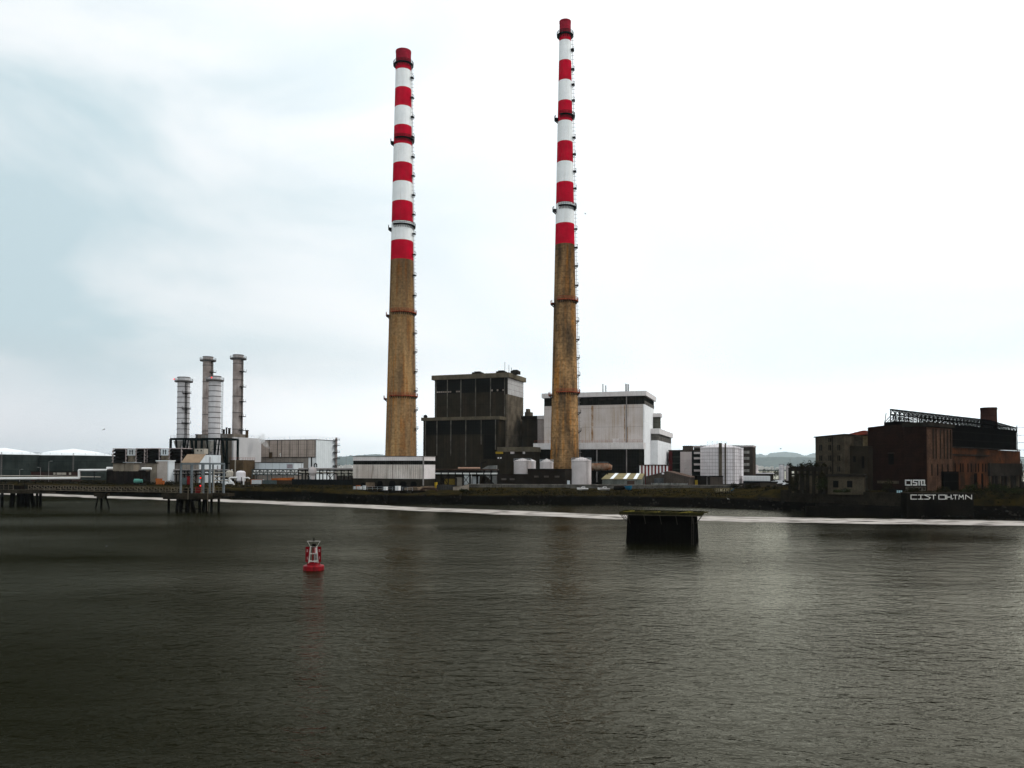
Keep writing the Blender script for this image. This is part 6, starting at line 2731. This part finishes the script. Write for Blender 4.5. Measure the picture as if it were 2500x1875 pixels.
for i, y in enumerate((-.6, .6, 2.2, 4.2, dp + .2)):
    mb.bar((od * .85, y, zt + .05), (.08, y, zt - 1.25), .1)
    mb.bar((xl - od + .15, y, zt + .05), (xl - .05, y, zt - 1.25), .1)
mb.build('end_strut', M('dull_grey_timber', (.07, .062, .05)), T)
mb = MB()
for x in (-.55, -.25):
    mb.bar((x, -.45, -.5), (x, -.45, zt - .3), .09)
for i in range(9):
    mb.bar((-.55, -.45, .2 + i * .5), (-.25, -.45, .2 + i * .5), .07)
mb.build('ladder', M('dull_grey_timber', (.07, .062, .05)), T)

# ------------------------------------------------------------------ red channel buoy
p = on_water(765.5, 1391)
T = thing('channel_buoy', 'red channel marker buoy with two tall red panels floating in open water', 'buoy', (p.x, p.y, 0), R(8))
kb = p.y / F_PX
mb = MB()
rb = 25 * kb
mb.lathe([(.01, -.5), (rb * .93, -.5), (rb, -.15), (rb, .47), (rb * .94, .58), (rb * .66, .62), (rb * .64, .76), (.01, .76)], 40)
mb.build('float_body', BUOYR, T, smooth=False)
mb = MB()
mb.lathe([(rb * .62, .93), (rb * .62, 1.0), (rb * .3, 1.06), (.01, 1.06)], 28)
mb.build('float_deck', BUOYD, T)
mb = MB()
wb, wt = .58, .40
zt = 3.05
legs = [(-1, -.6), (1, -.6), (1, .6), (-1, .6)]
for sx, sy in legs:
    mb.bar((sx * wb, sy * wb, 1.0), (sx * wt, sy * wt, zt), .06)
for z in (1.25, 2.2, 3.05):
    w = lerp(wb, wt, (z - 1) / (zt - 1))
    for i in range(4):
        a, b = legs[i], legs[(i + 1) % 4]
        mb.bar((a[0] * w, a[1] * w, z), (b[0] * w, b[1] * w, z), .07 if z > 1.3 else .1)
mb.build('tower_frame', M('pale_buoy_frame', (.55, .50, .46)), T)
for sx in (-1, 1):
    m2 = MB()
    xi0, xi1, xo = wb * 1.0, wt * 1.1, .97 if sx < 0 else .95
    ring = [(sx * (xi0 + .06), -.38, 1.15), (sx * xo, -.38, 1.15), (sx * xo, -.38, 3.08), (sx * (xi1 + .02), -.38, 3.08)]
    m2.prism(ring, (0, .05, 0))
    pn = m2.build('side_panel', BUOYD, T)
    m2 = MB()
    xc = sx * .74
    for z in (2.45, 2.62):
        m2.box(xc - .08, xc - .015, -.40, -.37, z - .01, z + .13)
        m2.box(xc + .015, xc + .08, -.401, -.37, z - .01, z + .13)
    m2.box(xc - .03, xc + .03, -.402, -.37, 1.5, 1.85)
    m2.build('panel_marking', M('faded_pink_marking', (.45, .28, .27)), pn)
mb = MB()
for sx in (-1, 1):
    mb.bar((sx * wt, 0, zt), (sx * .78, 0, 3.74), .045)
mb.bar((-.82, 0, 3.75), (.80, 0, 3.75), .06)
mb.build('top_arm', M('pale_buoy_frame', (.55, .50, .46)), T)
mb = MB()
mb.box(-.22, .24, -.25, .25, 3.06, 3.42)
mb.box(-.3, .3, -.3, .3, 3.0, 3.06)
mb.build('battery_box', DKSTEEL, T)
mb = MB()
mb.tube((.02, 0, 3.75), (.02, 0, 4.1), .075, 10)
mb.ball((.02, 0, 4.12), .06, 8, 5)
mb.build('lantern', BLACKST, T)
mb = MB()
mb.box(.14, .26, -.33, -.3, 2.28, 3.0)
mb.build('sign_plate', M('pinkish_red_plate', (.5, .09, .11)), T)
mb = MB()
mb.box(.265, .40, -.33, -.3, 2.3, 2.95)
mb.build('white_plate', MARK, T)
mb = MB()
for x in (.16, .44):
    mb.bar((x, -.36, 1.0), (x * .9, -.28, 2.4), .035)
for i in range(7):
    z = 1.15 + i * .18
    mb.bar((.15, -.35, z), (.43, -.35, z), .03)
mb.build('ladder', GALV, T)
mb = MB()
mb.tube((-.12, 0, 1.0), (-.08, 0, 3.0), .09, 8)
mb.tube((.16, -.05, 1.0), (.12, 0, 2.3), .05, 8)
mb.build('mooring_tube', BUOYD, T)
for ch in [c_ for c_ in bpy.data.objects if c_.parent == T and not c_.name.startswith('float_body')]:
    ch.location.z = -.15


# ------------------------------------------------------------------ boats drawn up on the bank
def bank_z(x, y):
    ys = shore_y(x)
    off = max(0, (y - ys) / NIN.y)
    pr = bank_profile(x - NIN.x * off)
    for (o0, z0), (o1, z1) in zip(pr[:-1], pr[1:]):
        if o0 <= off <= o1:
            return lerp(z0, z1, (off - o0) / (o1 - o0))
    return pr[-1][1]


def hull(mb, L, B, H, sheer=.25, n=12, inset=0.0, zb=0.0):
    vs, rows_ = [], []
    for i in range(n + 1):
        t = i / n
        w = B / 2 * min(1, (1 - t ** 2.6) * 1.02) * (.82 + .18 * min(1, t * 4))
        x = lerp(-L / 2, L / 2, t)
        zt_ = H + sheer * t * t
        row = [(x, -w + inset, zt_), (x * .98, -w * .8 + inset, H * .45 + zb), (x * .93, 0, zb + (H * .35 * max(0, t - .75) * 4)), (x * .98, w * .8 - inset, H * .45 + zb), (x, w - inset, zt_)]
        vs += row
    fs = []
    for i in range(n):
        for j in range(4):
            a = i * 5 + j
            fs.append((a, a + 1, a + 6, a + 5))
    fs.append((0, 1, 2, 3, 4))
    mb.add(vs, fs)


def motor_boat(label, px, D, L, rz, trim):
    p = at(px, 1195, D)
    z = bank_z(p.x, D)
    T = thing('motor_boat', label, 'boat', (p.x, D, z), rz, 'small white boats on the bank')
    mb = MB()
    hull(mb, L, 1.9, .8, .35)
    mb.build('hull', BOATW, T)
    mb = MB()
    mb.prism([(-L * .45, -.75, .78), (L * .2, -.8, .82), (L * .43, -.2, .98), (L * .43, .2, .98), (L * .2, .8, .82), (-L * .45, .75, .78)], (0, 0, .07))
    mb.build('deck', TANKW, T)
    mb = MB()
    mb.prism([(-L * .22, -.6, .85), (L * .1, -.6, .88), (L * .02, -.55, 1.5), (-L * .2, -.55, 1.5)], (0, 1.2, 0))
    mb.build('cabin', BOATW, T)
    mb = MB()
    mb.prism([(-L * .18, -.63, 1.08), (L * .055, -.63, 1.08), (L * .025, -.6, 1.38), (-L * .17, -.6, 1.38)], (0, 1.26, 0))
    mb.build('window', DARKWIN, T)
    mb = MB()
    mb.prism([(-L * .48, -.85, .55), (L * .3, -.93, .62), (L * .3, -.93, .7), (-L * .48, -.85, .63)], (0, 1.86, 0))
    mb.build('rubbing_strake', trim, T)


motor_boat('small white motor boat with low cabin on the grassy bank below the large tank', 1422, 304, 4.4, R(185), BOATW)
motor_boat('small white motor boat with brown stripe beside the other white boat', 1474, 303, 4.8, R(183), BPIPE)
p = at(1536, 1198, 303)
T = thing('blue_boat', 'blue painted open boat standing bow on below the seawall', 'boat', (p.x, 303, bank_z(p.x, 303)), R(-72))
mb = MB()
hull(mb, 4.6, 2.3, 1.5, .4)
mb.build('hull', BLUEP, T)
mb = MB()
mb.prism([(-2.2, -.85, 1.35), (1, -.9, 1.4), (1.7, 0, 1.5), (1, .9, 1.4), (-2.2, .85, 1.35)], (0, 0, .12))
mb.build('cover', BLUEP, T)
p = at(1513, 1199, 304)
T = thing('tarped_boat', 'dark tarpaulined boat left of the blue boat', 'boat', (p.x, 304, bank_z(p.x, 304)), R(8))
mb = MB()
hull(mb, 4.6, 1.9, .9, .3)
mb.build('hull', DKTIMB, T)
mb = MB()
mb.prism([(-2.2, -.8, .9), (1.9, -.5, 1.1), (1.5, 0, 1.6), (-2, 0, 1.5)], (0, 1.2, 0))
mb.build('tarpaulin', DKSTEEL, T)
# wreck
D = 282
p = at(1768, 1204, D)
T = thing('boat_wreck', 'rotting open timber boat wreck with bare ribs and blue bow on the bank', 'wreck', (p.x, D, bank_z(p.x, D) - .1), R(-8))
T.rotation_euler.x = R(28)
mb = MB()
hull(mb, 6.6, 2.6, 1.1, .7, 14)
ho = mb.build('hull', WRECK, T)
sol = ho.modifiers.new('thickness', 'SOLIDIFY')
sol.thickness = .12
mb = MB()
for i in range(8):
    x = lerp(-2.7, 2.0, i / 7)
    w = 1.1 if i < 6 else .8
    mb.path([(x, -w, 1.1), (x, -w * .75, .5), (x, 0, .15), (x, w * .75, .5), (x, w, 1.1)], .09, 6)
mb.build('rib', M('pale_bare_ribs', (.36, .30, .20), (.22, .18, .12)), T)
mb = MB()
for x, h in ((-1.2, 1.0), (0, 1.3), (.8, 1.1)):
    mb.bar((x, -.9, .9), (x + .1, .9, .95), .22, .1)
    mb.bar((x, 0, .2), (x + .15, .1, h + .3), .14)
mb.build('thwart', M('pale_bare_ribs', (.36, .30, .20)), T)
mb = MB()
mb.prism([(2.3, -.75, 1.05), (3.0, -.35, 1.4), (3.4, 0, 1.75), (3.0, .35, 1.45), (2.3, .75, 1.1)], (0, 0, .14))
mb.build('bow_deck', BLUEP, T)


# ------------------------------------------------------------------ vegetation
def leaf_cloud(rx, ry, rz, n, size, rnd, lobes=6):
    mb = MB()
    cs = [(rnd.uniform(-.65, .65) * rx, rnd.uniform(-.6, .6) * ry, rnd.uniform(.15, .8) * rz, rnd.uniform(.3, .5)) for _ in range(lobes)]
    for _ in range(n):
        cx, cy, cz, cr = rnd.choice(cs)
        while True:
            v = Vector((rnd.uniform(-1, 1), rnd.uniform(-1, 1), rnd.uniform(-1, 1)))
            if .3 < v.length < 1:
                break
        c = Vector((cx + v.x * rx * cr, cy + v.y * ry * cr, max(.05, cz + v.z * rz * cr)))
        a = Vector((rnd.uniform(-1, 1), rnd.uniform(-1, 1), rnd.uniform(-.6, 1))).normalized() * size * rnd.uniform(.5, 1.2)
        b = a.cross(Vector((rnd.uniform(-1, 1), rnd.uniform(-1, 1), rnd.uniform(-1, 1)))).normalized() * size * rnd.uniform(.25, .6)
        mb.add([c - a, c + b, c + a, c - b], [(0, 1, 2, 3)])
    return mb


def bush(label, px, D, w, h, mat=None, z=None, n=420, seed=0, group='bushes on the far bank'):
    rnd = random.Random(seed + int(px))
    p = at(px, 1190, D)
    z = bank_z(p.x, D) if z is None else z
    T = thing('bush', label, 'bush', (p.x, D, z - .1), 0, group)
    leaf_cloud(w / 2, w / 2.6, h, n, .30, rnd).build('foliage', mat or FOLIB, T)
    mb = MB()
    for i in range(5):
        t = i * 1.26
        mb.bar((0, 0, 0), (math.cos(t) * w * .25, math.sin(t) * w * .2, h * .6), .08)
    mb.build('stem', BARK, T)


gb = 'scrub bushes around the ruins'
for i, (lb, px, D, w, h, m_, z) in enumerate((
        ('wide dark bush directly above the boat wreck', 1796, 298, 5.5, 2.2, FOLIB, None),
        ('dark bush between the boat wreck and the quay hut', 1828, 296, 4.5, 2.0, FOLIB, None),
        ('small bush tight against the left end of the quay hut', 1848, 292, 3, 1.4, FOLIB, None),
        ('dark bush under the render band of the brick block', 2166, 221, 5.2, 3.2, FOLIB, GR),
        ('green bush left of the flat roofed hut', 2008, 226, 4.5, 3.8, FOLI, GR),
        ('low green bush in front of the flat roofed hut', 2060, 218, 6, .9, FOLI, GR),
        ('dark bush hiding the left foot of the ivy covered ruin', 1944, 231, 4, 4.2, FOLIB, GR),
        ('low bush right of the tag panel', 2235, 214, 4.5, 1.5, FOLIB, GR),
        ('dark bush in front of the big dark opening', 2302, 212, 5, 2.4, FOLIB, 5.6),
        ('broad dark bush right of the lettered quay wall', 2391, 206, 6, 3.2, FOLIB, 5.2),
        ('low bush above the end of the long painted lettering', 2350, 212, 4, 1.6, FOLI, 5.8),
        ('green bush below the slit windowed orange hall', 2372, 228, 4.5, 2.6, FOLI, GR),
        ('straggling bush before the first concrete columns', 2423, 232, 5, 2.4, FOLI, GR),
        ('dark bush on the bank right of the broad dark one', 2440, 208, 6, 2.4, FOLIB, 5.0),
        ('green bush before the middle concrete columns', 2455, 228, 6, 1.9, FOLI, GR - .3),
        ('wide bush at the right picture edge', 2490, 212, 7, 2.6, FOLI, 5.4),
        ('scrub bush growing on the pump house quay', 1130, 292, 4, 1.0, FOLI, None))):
    bush(lb, px, D, w, h, m_, z, 420, i, gb)
for i, px in enumerate((20, 60, 105, 150, 205, 245, 290, 330, 372, 415, 430)):
    lb = ['outermost', 'next to outermost', 'third', 'fourth', 'fifth', 'middle', 'seventh', 'eighth', 'ninth', 'tenth', 'eleventh'][i] + ' scrub bush from the left on the bank behind the walkway'
    D = shore_y(wx(px, 360)) + 26 - (px > 240) * 4
    bush(lb, px, D, 7.5 + (i * 37 % 4), 1.3 + .25 * (i * 53 % 4), FOLIB, None, 380, 90 + i, 'scrub on the bank behind the walkway')
# growth along the top of the ruin, small trees
rnd = random.Random(77)
f = f6
T = f.thing('wall_ivy', 'dark ivy mat overgrowing the top of the low ruin', 'ivy')
mb = MB()
xl = f6.fx(1928)
for i in range(9):
    c = leaf_cloud(1.4, 1.0, rnd.uniform(.9, 1.8), 110, .26, rnd, 3)
    dx, dz = lerp(xl, 0, i / 8), f6.fr(1960, 1139)[1] - .5
    mb.add([(v[0] + dx, v[1] + .4, v[2] + dz) for v in c.v], c.f)
for i in range(6):
    c = leaf_cloud(.8, .6, rnd.uniform(2, 4), 90, .26, rnd, 4)
    dx = lerp(xl, 0, rnd.choice((.08, .22, .36, .5, .9)))
    mb.add([(v[0] + dx, v[1] - .3, v[2] + f6.fr(1960, 1139)[1] - 4.5) for v in c.v], c.f)
mb.build('foliage', FOLIB, T)
mb = MB()
for i in range(7):
    x = lerp(xl, 0, i / 6)
    mb.bar((x + .3, -.1, 0), (x + .5, -.15, f6.fr(1960, 1139)[1]), .12)
mb.build('stem', BARK, T)


def small_tree(label, px, py_base, D, h, w, z, seed, mat=FOLI, group='small trees', n=500):
    rnd = random.Random(seed)
    p = at(px, py_base, D)
    T = thing('small_tree', label, 'tree', (p.x, D, z), 0, group)
    mb = MB()
    mb.tube((0, 0, -.3), (.1, 0, h * .55), .16, 8, .09)
    for i in range(6):
        t = i * 1.05
        mb.tube((.1, 0, h * (.3 + .04 * i)), (math.cos(t) * w * .3, math.sin(t) * w * .3, h * (.6 + .05 * i)), .07, 6, .03)
    mb.build('trunk', BARK, T)
    mb = leaf_cloud(w / 2, w / 2.2, h * .62, n, .32, rnd, 8)
    mb.v = [(a, b, c + h * .36) for a, b, c in mb.v]
    mb.build('crown', mat, T)


small_tree('small dark tree rising behind the ivy covered ruin', 1966, 1160, 246, 9.0, 3.6, GR - 1, 5, FOLIB)
small_tree('small green tree beside the left corner of the rendered building', 1985, 1160, 243, 10.2, 3.2, GR - 1, 6)
small_tree('dark tree seen past the right end of the derelict station', 2496, 1130, 300, 10, 5.0, 6, 8, FOLIB)
for i, px in enumerate((1858, 1870, 1881, 1892, 1900)):
    small_tree(['leftmost tree', 'second tree from the left', 'middle tree', 'second tree from the right', 'rightmost tree'][i] + ' of the dark row beyond the long dark shed',
               px, 1160, 560 + 6 * i, 7 + (i % 3), 6.5, 4.0, 30 + i, FOLIB, 'dark trees beyond the long shed', 420)
# grass on the banks
rnd = random.Random(4)
mb = MB()
for _ in range(15000):
    x = rnd.uniform(-300, 230)
    off = rnd.choice((rnd.uniform(5, 52), rnd.uniform(10, 30)))
    y = shore_y(x) + off * NIN.y
    X = x + off * NIN.x
    if 66 < x < 100 and off < 12:
        continue
    if -62 < X < -18 and off < 34:
        continue
    pr = bank_profile(x)
    z = pr[-1][1]
    for (o0, z0), (o1, z1) in zip(pr[:-1], pr[1:]):
        if o0 <= off <= o1:
            z = lerp(z0, z1, (off - o0) / (o1 - o0))
            break
    if z < 2.85:
        continue
    h = rnd.uniform(.2, .6) * (1.2 if rnd.random() < .15 else .8)
    a = rnd.uniform(0, 6.28)
    w = rnd.uniform(.12, .4)
    mb.add([(X - w * math.cos(a), y - w * math.sin(a), z - .15), (X + w * math.cos(a), y + w * math.sin(a), z - .15), (X + rnd.uniform(-.3, .3), y + rnd.uniform(-.3, .3), z + h)], [(0, 1, 2)])
tag(mb.build('grass', M('dry_bank_grass', (.032, .026, .008), (.014, .014, .006), ns=.08, grain=.5)), kind='stuff')
# debris and stones on the mud
rnd = random.Random(14)
mb = MB()
for _ in range(900):
    x = rnd.uniform(-150, 225)
    off = rnd.uniform(-.5, 4.5)
    y = shore_y(x) + off * NIN.y
    z = max(0, off * .7)
    s_ = rnd.uniform(.1, .38)
    mb.hexa([(x - s_, y - s_, z - .2), (x + s_ * 1.2, y - s_, z - .2), (x + s_, y + s_, z - .2), (x - s_, y + s_ * .8, z - .2),
             (x - s_ * .6, y - s_ * .6, z + s_), (x + s_ * .7, y - s_ * .5, z + s_ * .8), (x + s_ * .6, y + s_ * .6, z + s_), (x - s_ * .5, y + s_ * .6, z + s_ * 1.1)])
tag(mb.build('shore_rubble', M('dark_shore_stones', (.05, .042, .034), (.018, .015, .012), ns=.5)), kind='stuff')

# ------------------------------------------------------------------ left yard: dark fences, sheet wall, lamp posts
f = Frame(862, 338, 12, G)
T = f.thing('dark_yard_fence', 'dark sheet fence along the yard left of the pump house', 'fence')
xa = f.fx(714)
zt = f.fr(862, 1171)[1]
mb = MB()
mb.box(xa, 0, 0, .2, 0, zt)
mb.build('sheeting', M('blue_black_sheet', (.024, .028, .03), lines=(('u', 1.2, .12, .5),)), T)
mb = MB()
for i in range(14):
    x = lerp(xa, 0, i / 13)
    mb.box(x - .1, x + .1, -.16, -.01, 0, zt + .15)
mb.build('post', DKSTEEL, T)
f = Frame(628, 330, 16, 0)
T = f.thing('quay_wall', 'black quay wall with pale worn coping behind the jetty head', 'quay wall')
xa = f.fx(505)
zt = f.fr(628, 1193)[1]
mb = MB()
mb.box(xa, 0, 0, 8, -1, zt)
mb.build('wall', QUAY, T)
mb = MB()
mb.box(xa - .1, .1, -.15, 2.4, zt, zt + .25)
mb.build('coping', M('worn_tan_coping', (.22, .18, .10), (.09, .075, .04), ns=.5, grain=.4), T)
mb = MB()
railing(mb, [(xa, .6, zt + .2), (0, .6, zt + .2)], 1.2, 2.2, .08)
mb.build('railing', RAILP, T)
f = Frame(862, 306, 22, 0)
T = f.thing('dark_quay_wall', 'long black quay wall running from the pump house to the jetty quay', 'quay wall')
xa = f.fx(632)
zt = 3.7
mb = MB()
mb.box(xa, 0, 0, 5, -1, zt)
for i in range(22):
    x = lerp(xa, 0, (i + .5) / 22)
    mb.box(x - .25, x + .25, -.3, -.01, -1, zt - .3)
mb.build('piled_wall', QUAY, T)
mb = MB()
mb.box(xa, .1, -.35, 5.2, zt, zt + .3)
mb.build('coping', CONCDK, T)


def lamp_post(label, px, D, py_top, z=G, arm=1):
    p = at(px, 1150, D)
    h = wz(py_top, D, px) - z
    T = thing('lamp_post', label, 'lamp post', (p.x, D, z), 0, 'lamp posts in the yard')
    mb = MB()
    mb.tube((0, 0, 0), (0, 0, h), .11, 8, .07)
    mb.bar((0, 0, h), (arm * 1.3, 0, h + .25), .1)
    mb.build('pole', GPIPE, T)
    mb = MB()
    mb.box(min(arm * .9, arm * 1.7), max(arm * .9, arm * 1.7), -.18, .18, h + .2, h + .36)
    mb.build('lamp_head', GALV, T)


for lb, px, D, py, a in (('lamp post in front of the cut off oil tank', 48, 396, 1147, 1), ('lamp post before the middle of the whole oil tank', 119, 396, 1127, 1), ('lamp post near the left edge of the whole oil tank', 99, 398, 1142, -1),
                         ('lamp post in front of the turbine hall lower wall', 736, 378, 1131, 1), ('lamp post beside the striped cabin', 1672, 345, 1144, 1), ('lamp post in front of the brown workshop', 1726, 318, 1163, 1)):
    lamp_post(lb, px, D, py, arm=a)
for lb, px, D, pt in (('thin distant mast against the left hill', 845, 900, 1108), ('thin mast in the gap right of the brown slab block', 1884, 700, 1136), ('taller thin mast beyond the ivy covered ruin', 1929, 600, 1120)):
    p = at(px, 1140, D)
    T = thing('mast', lb, 'mast', (p.x, D, 3), 0, 'distant masts')
    h = wz(pt, D, px) - 3
    mb = MB()
    mb.tube((0, 0, 0), (0, 0, h), .22, 6, .12)
    mb.build('pole', GPIPE, T)
    mb = MB()
    mb.bar((-.8, 0, h * .8), (.8, 0, h * .8), .15)
    mb.build('cross_arm', GPIPE, T)

# ------------------------------------------------------------------ far shore houses
rnd = random.Random(31)
house = None
for i in range(34):
    px = rnd.uniform(1842, 1935) if i % 3 else rnd.uniform(822, 862)
    D = rnd.uniform(3650, 4300)
    p = at(px, 1140, D)
    w, h = rnd.uniform(14, 30), rnd.uniform(8, 15)
    mb = MB()
    mb.prism([(-w / 2, 0, 0), (w / 2, 0, 0), (w / 2, 0, h), (0, 0, h + 4), (-w / 2, 0, h)], (0, 12, 0))
    o_ = mb.build('house', TOWN)
    o_.location = (p.x, D, 4.9)
    tag(o_, 'tiny pale house on the far shore below the hills', 'house', 'tiny pale houses on the far shore')

# ------------------------------------------------------------------ gulls


def gull(label, px, py, D, span, rz, bank, mat, on_w=False):
    p = on_water(px, py) if on_w else at(px, py, D)
    T = thing('gull', label, 'gull', p, rz, 'gulls over the river')
    T.rotation_euler = (bank, 0, rz)
    T.scale = (span / 1.4,) * 3
    mb = MB()
    mb.lathe([(.01, -.32), (.07, -.2), (.11, 0), (.08, .18), (.05, .26), (.01, .36)], 8)
    mb.v = [(v[2], v[0], v[1] + (.08 if on_w else 0)) for v in mb.v]
    w = span / 2
    if not on_w:
        for s_ in (-1, 1):
            mb.hexa([(-.1, 0, .03), (-.12, s_ * w * .5, .2), (.06, s_ * w * .5, .2), (.14, 0, .03), (-.1, 0, .06), (-.12, s_ * w * .5, .23), (.06, s_ * w * .5, .23), (.14, 0, .06)])
            mb.hexa([(-.12, s_ * w * .5, .2), (-.2, s_ * w, .08), (-.14, s_ * w, .08), (.06, s_ * w * .5, .2), (-.12, s_ * w * .5, .23), (-.2, s_ * w, .1), (-.14, s_ * w, .1), (.06, s_ * w * .5, .23)])
    mb.build('body', mat, T)


gull('dark gull flying just right of the taller chimney', 1429, 522, 240, 1.3, R(30), R(35), GULLD)
gull('dark gull flying above the oil tanks', 254, 1049, 190, 1.2, R(-20), R(30), GULLD)
gull('grey gull flying over the far hills in the gap', 1906, 1096, 210, 1.2, R(10), R(-20), GULLD)
gull('white gull flying low over the water left of the buoy', 260, 1334, 120, .7, R(10), R(15), GULLD)
gull('white gull flying low over the mud below the boat wreck', 1777, 1218, 236, 1.2, R(80), R(30), GULLW)

# ------------------------------------------------------------------ steam from the grey box corner
T = bpy.data.materials.new('steam')
T.use_nodes = True
n, l = T.node_tree.nodes, T.node_tree.links
n.clear()
mo = n.new('ShaderNodeOutputMaterial')
pv = n.new('ShaderNodeVolumePrincipled')
pv.inputs['Color'].default_value = (.95, .95, .95, 1)
tcn = n.new('ShaderNodeTexCoord')
nz = n.new('ShaderNodeTexNoise')
nz.inputs['Scale'].default_value = .45
nz.inputs['Detail'].default_value = 4
l.new(tcn.outputs['Object'], nz.inputs[0])
mr = n.new('ShaderNodeMapRange')
l.new(nz.outputs['Fac'], mr.inputs[0])
for i, q in enumerate((.42, .7, 0, .55)):
    mr.inputs[i + 1].default_value = q
l.new(mr.outputs[0], pv.inputs['Density'])
l.new(pv.outputs[0], mo.inputs['Volume'])
a, b = at(661, 1101, 424), at(640, 1074, 424)
c = at(636, 1065, 424)
mb = MB()
mb.tube((0, 0, 0), b - a, .4, 14, 2.0)
mb2 = mb.build('steam', T)
mb2.location = a
tag(mb2, kind='stuff')
mb = MB()
mb.ball((0, 0, 0), 2.4, 14, 8, 1.3)
o_ = mb.build('steam', T)
o_.location = b + Vector((-.3, 0, 1.3))
tag(o_, kind='stuff')

# ------------------------------------------------------------------ air
HZ = bpy.data.materials.new('haze_air')
HZ.use_nodes = True
n, l = HZ.node_tree.nodes, HZ.node_tree.links
n.clear()
mo = n.new('ShaderNodeOutputMaterial')
pv = n.new('ShaderNodeVolumePrincipled')
pv.inputs['Color'].default_value = (.84, .95, 1.0, 1)
pv.inputs['Density'].default_value = 2.9e-5
pv.inputs['Anisotropy'].default_value = 0.35
l.new(pv.outputs[0], mo.inputs['Volume'])
mb = MB()
mb.box(-34000, 34000, -300, 34000, -4, 900)
tag(mb.build('haze', HZ), kind='stuff')

f = Frame(366, 363.5, 10, G)  # sheet added in place of dark clutter, hiding the pale wall
T = f.thing('clutter_sheet', 'dark sheet standing in for clutter behind the left end of the pipe rack', 'wall')
xa, zt = f.fx(264), f.fr(366, 1150.5)[1]
mb = MB()
mb.box(xa, 0, 0, .3, 0, zt)
mb.build('sheeting', M('dark_clutter_sheet', (.045, .034, .028), (.022, .018, .016), ns=.25, streak=.5, lines=(('u', 1.6, .15, .5),)), T)
mb = MB()
for i in range(9):
    x = lerp(xa, 0, i / 8)
    mb.box(x - .12, x + .12, -.2, -.01, 0, zt + .1)
mb.build('post', DKSTEEL, T)
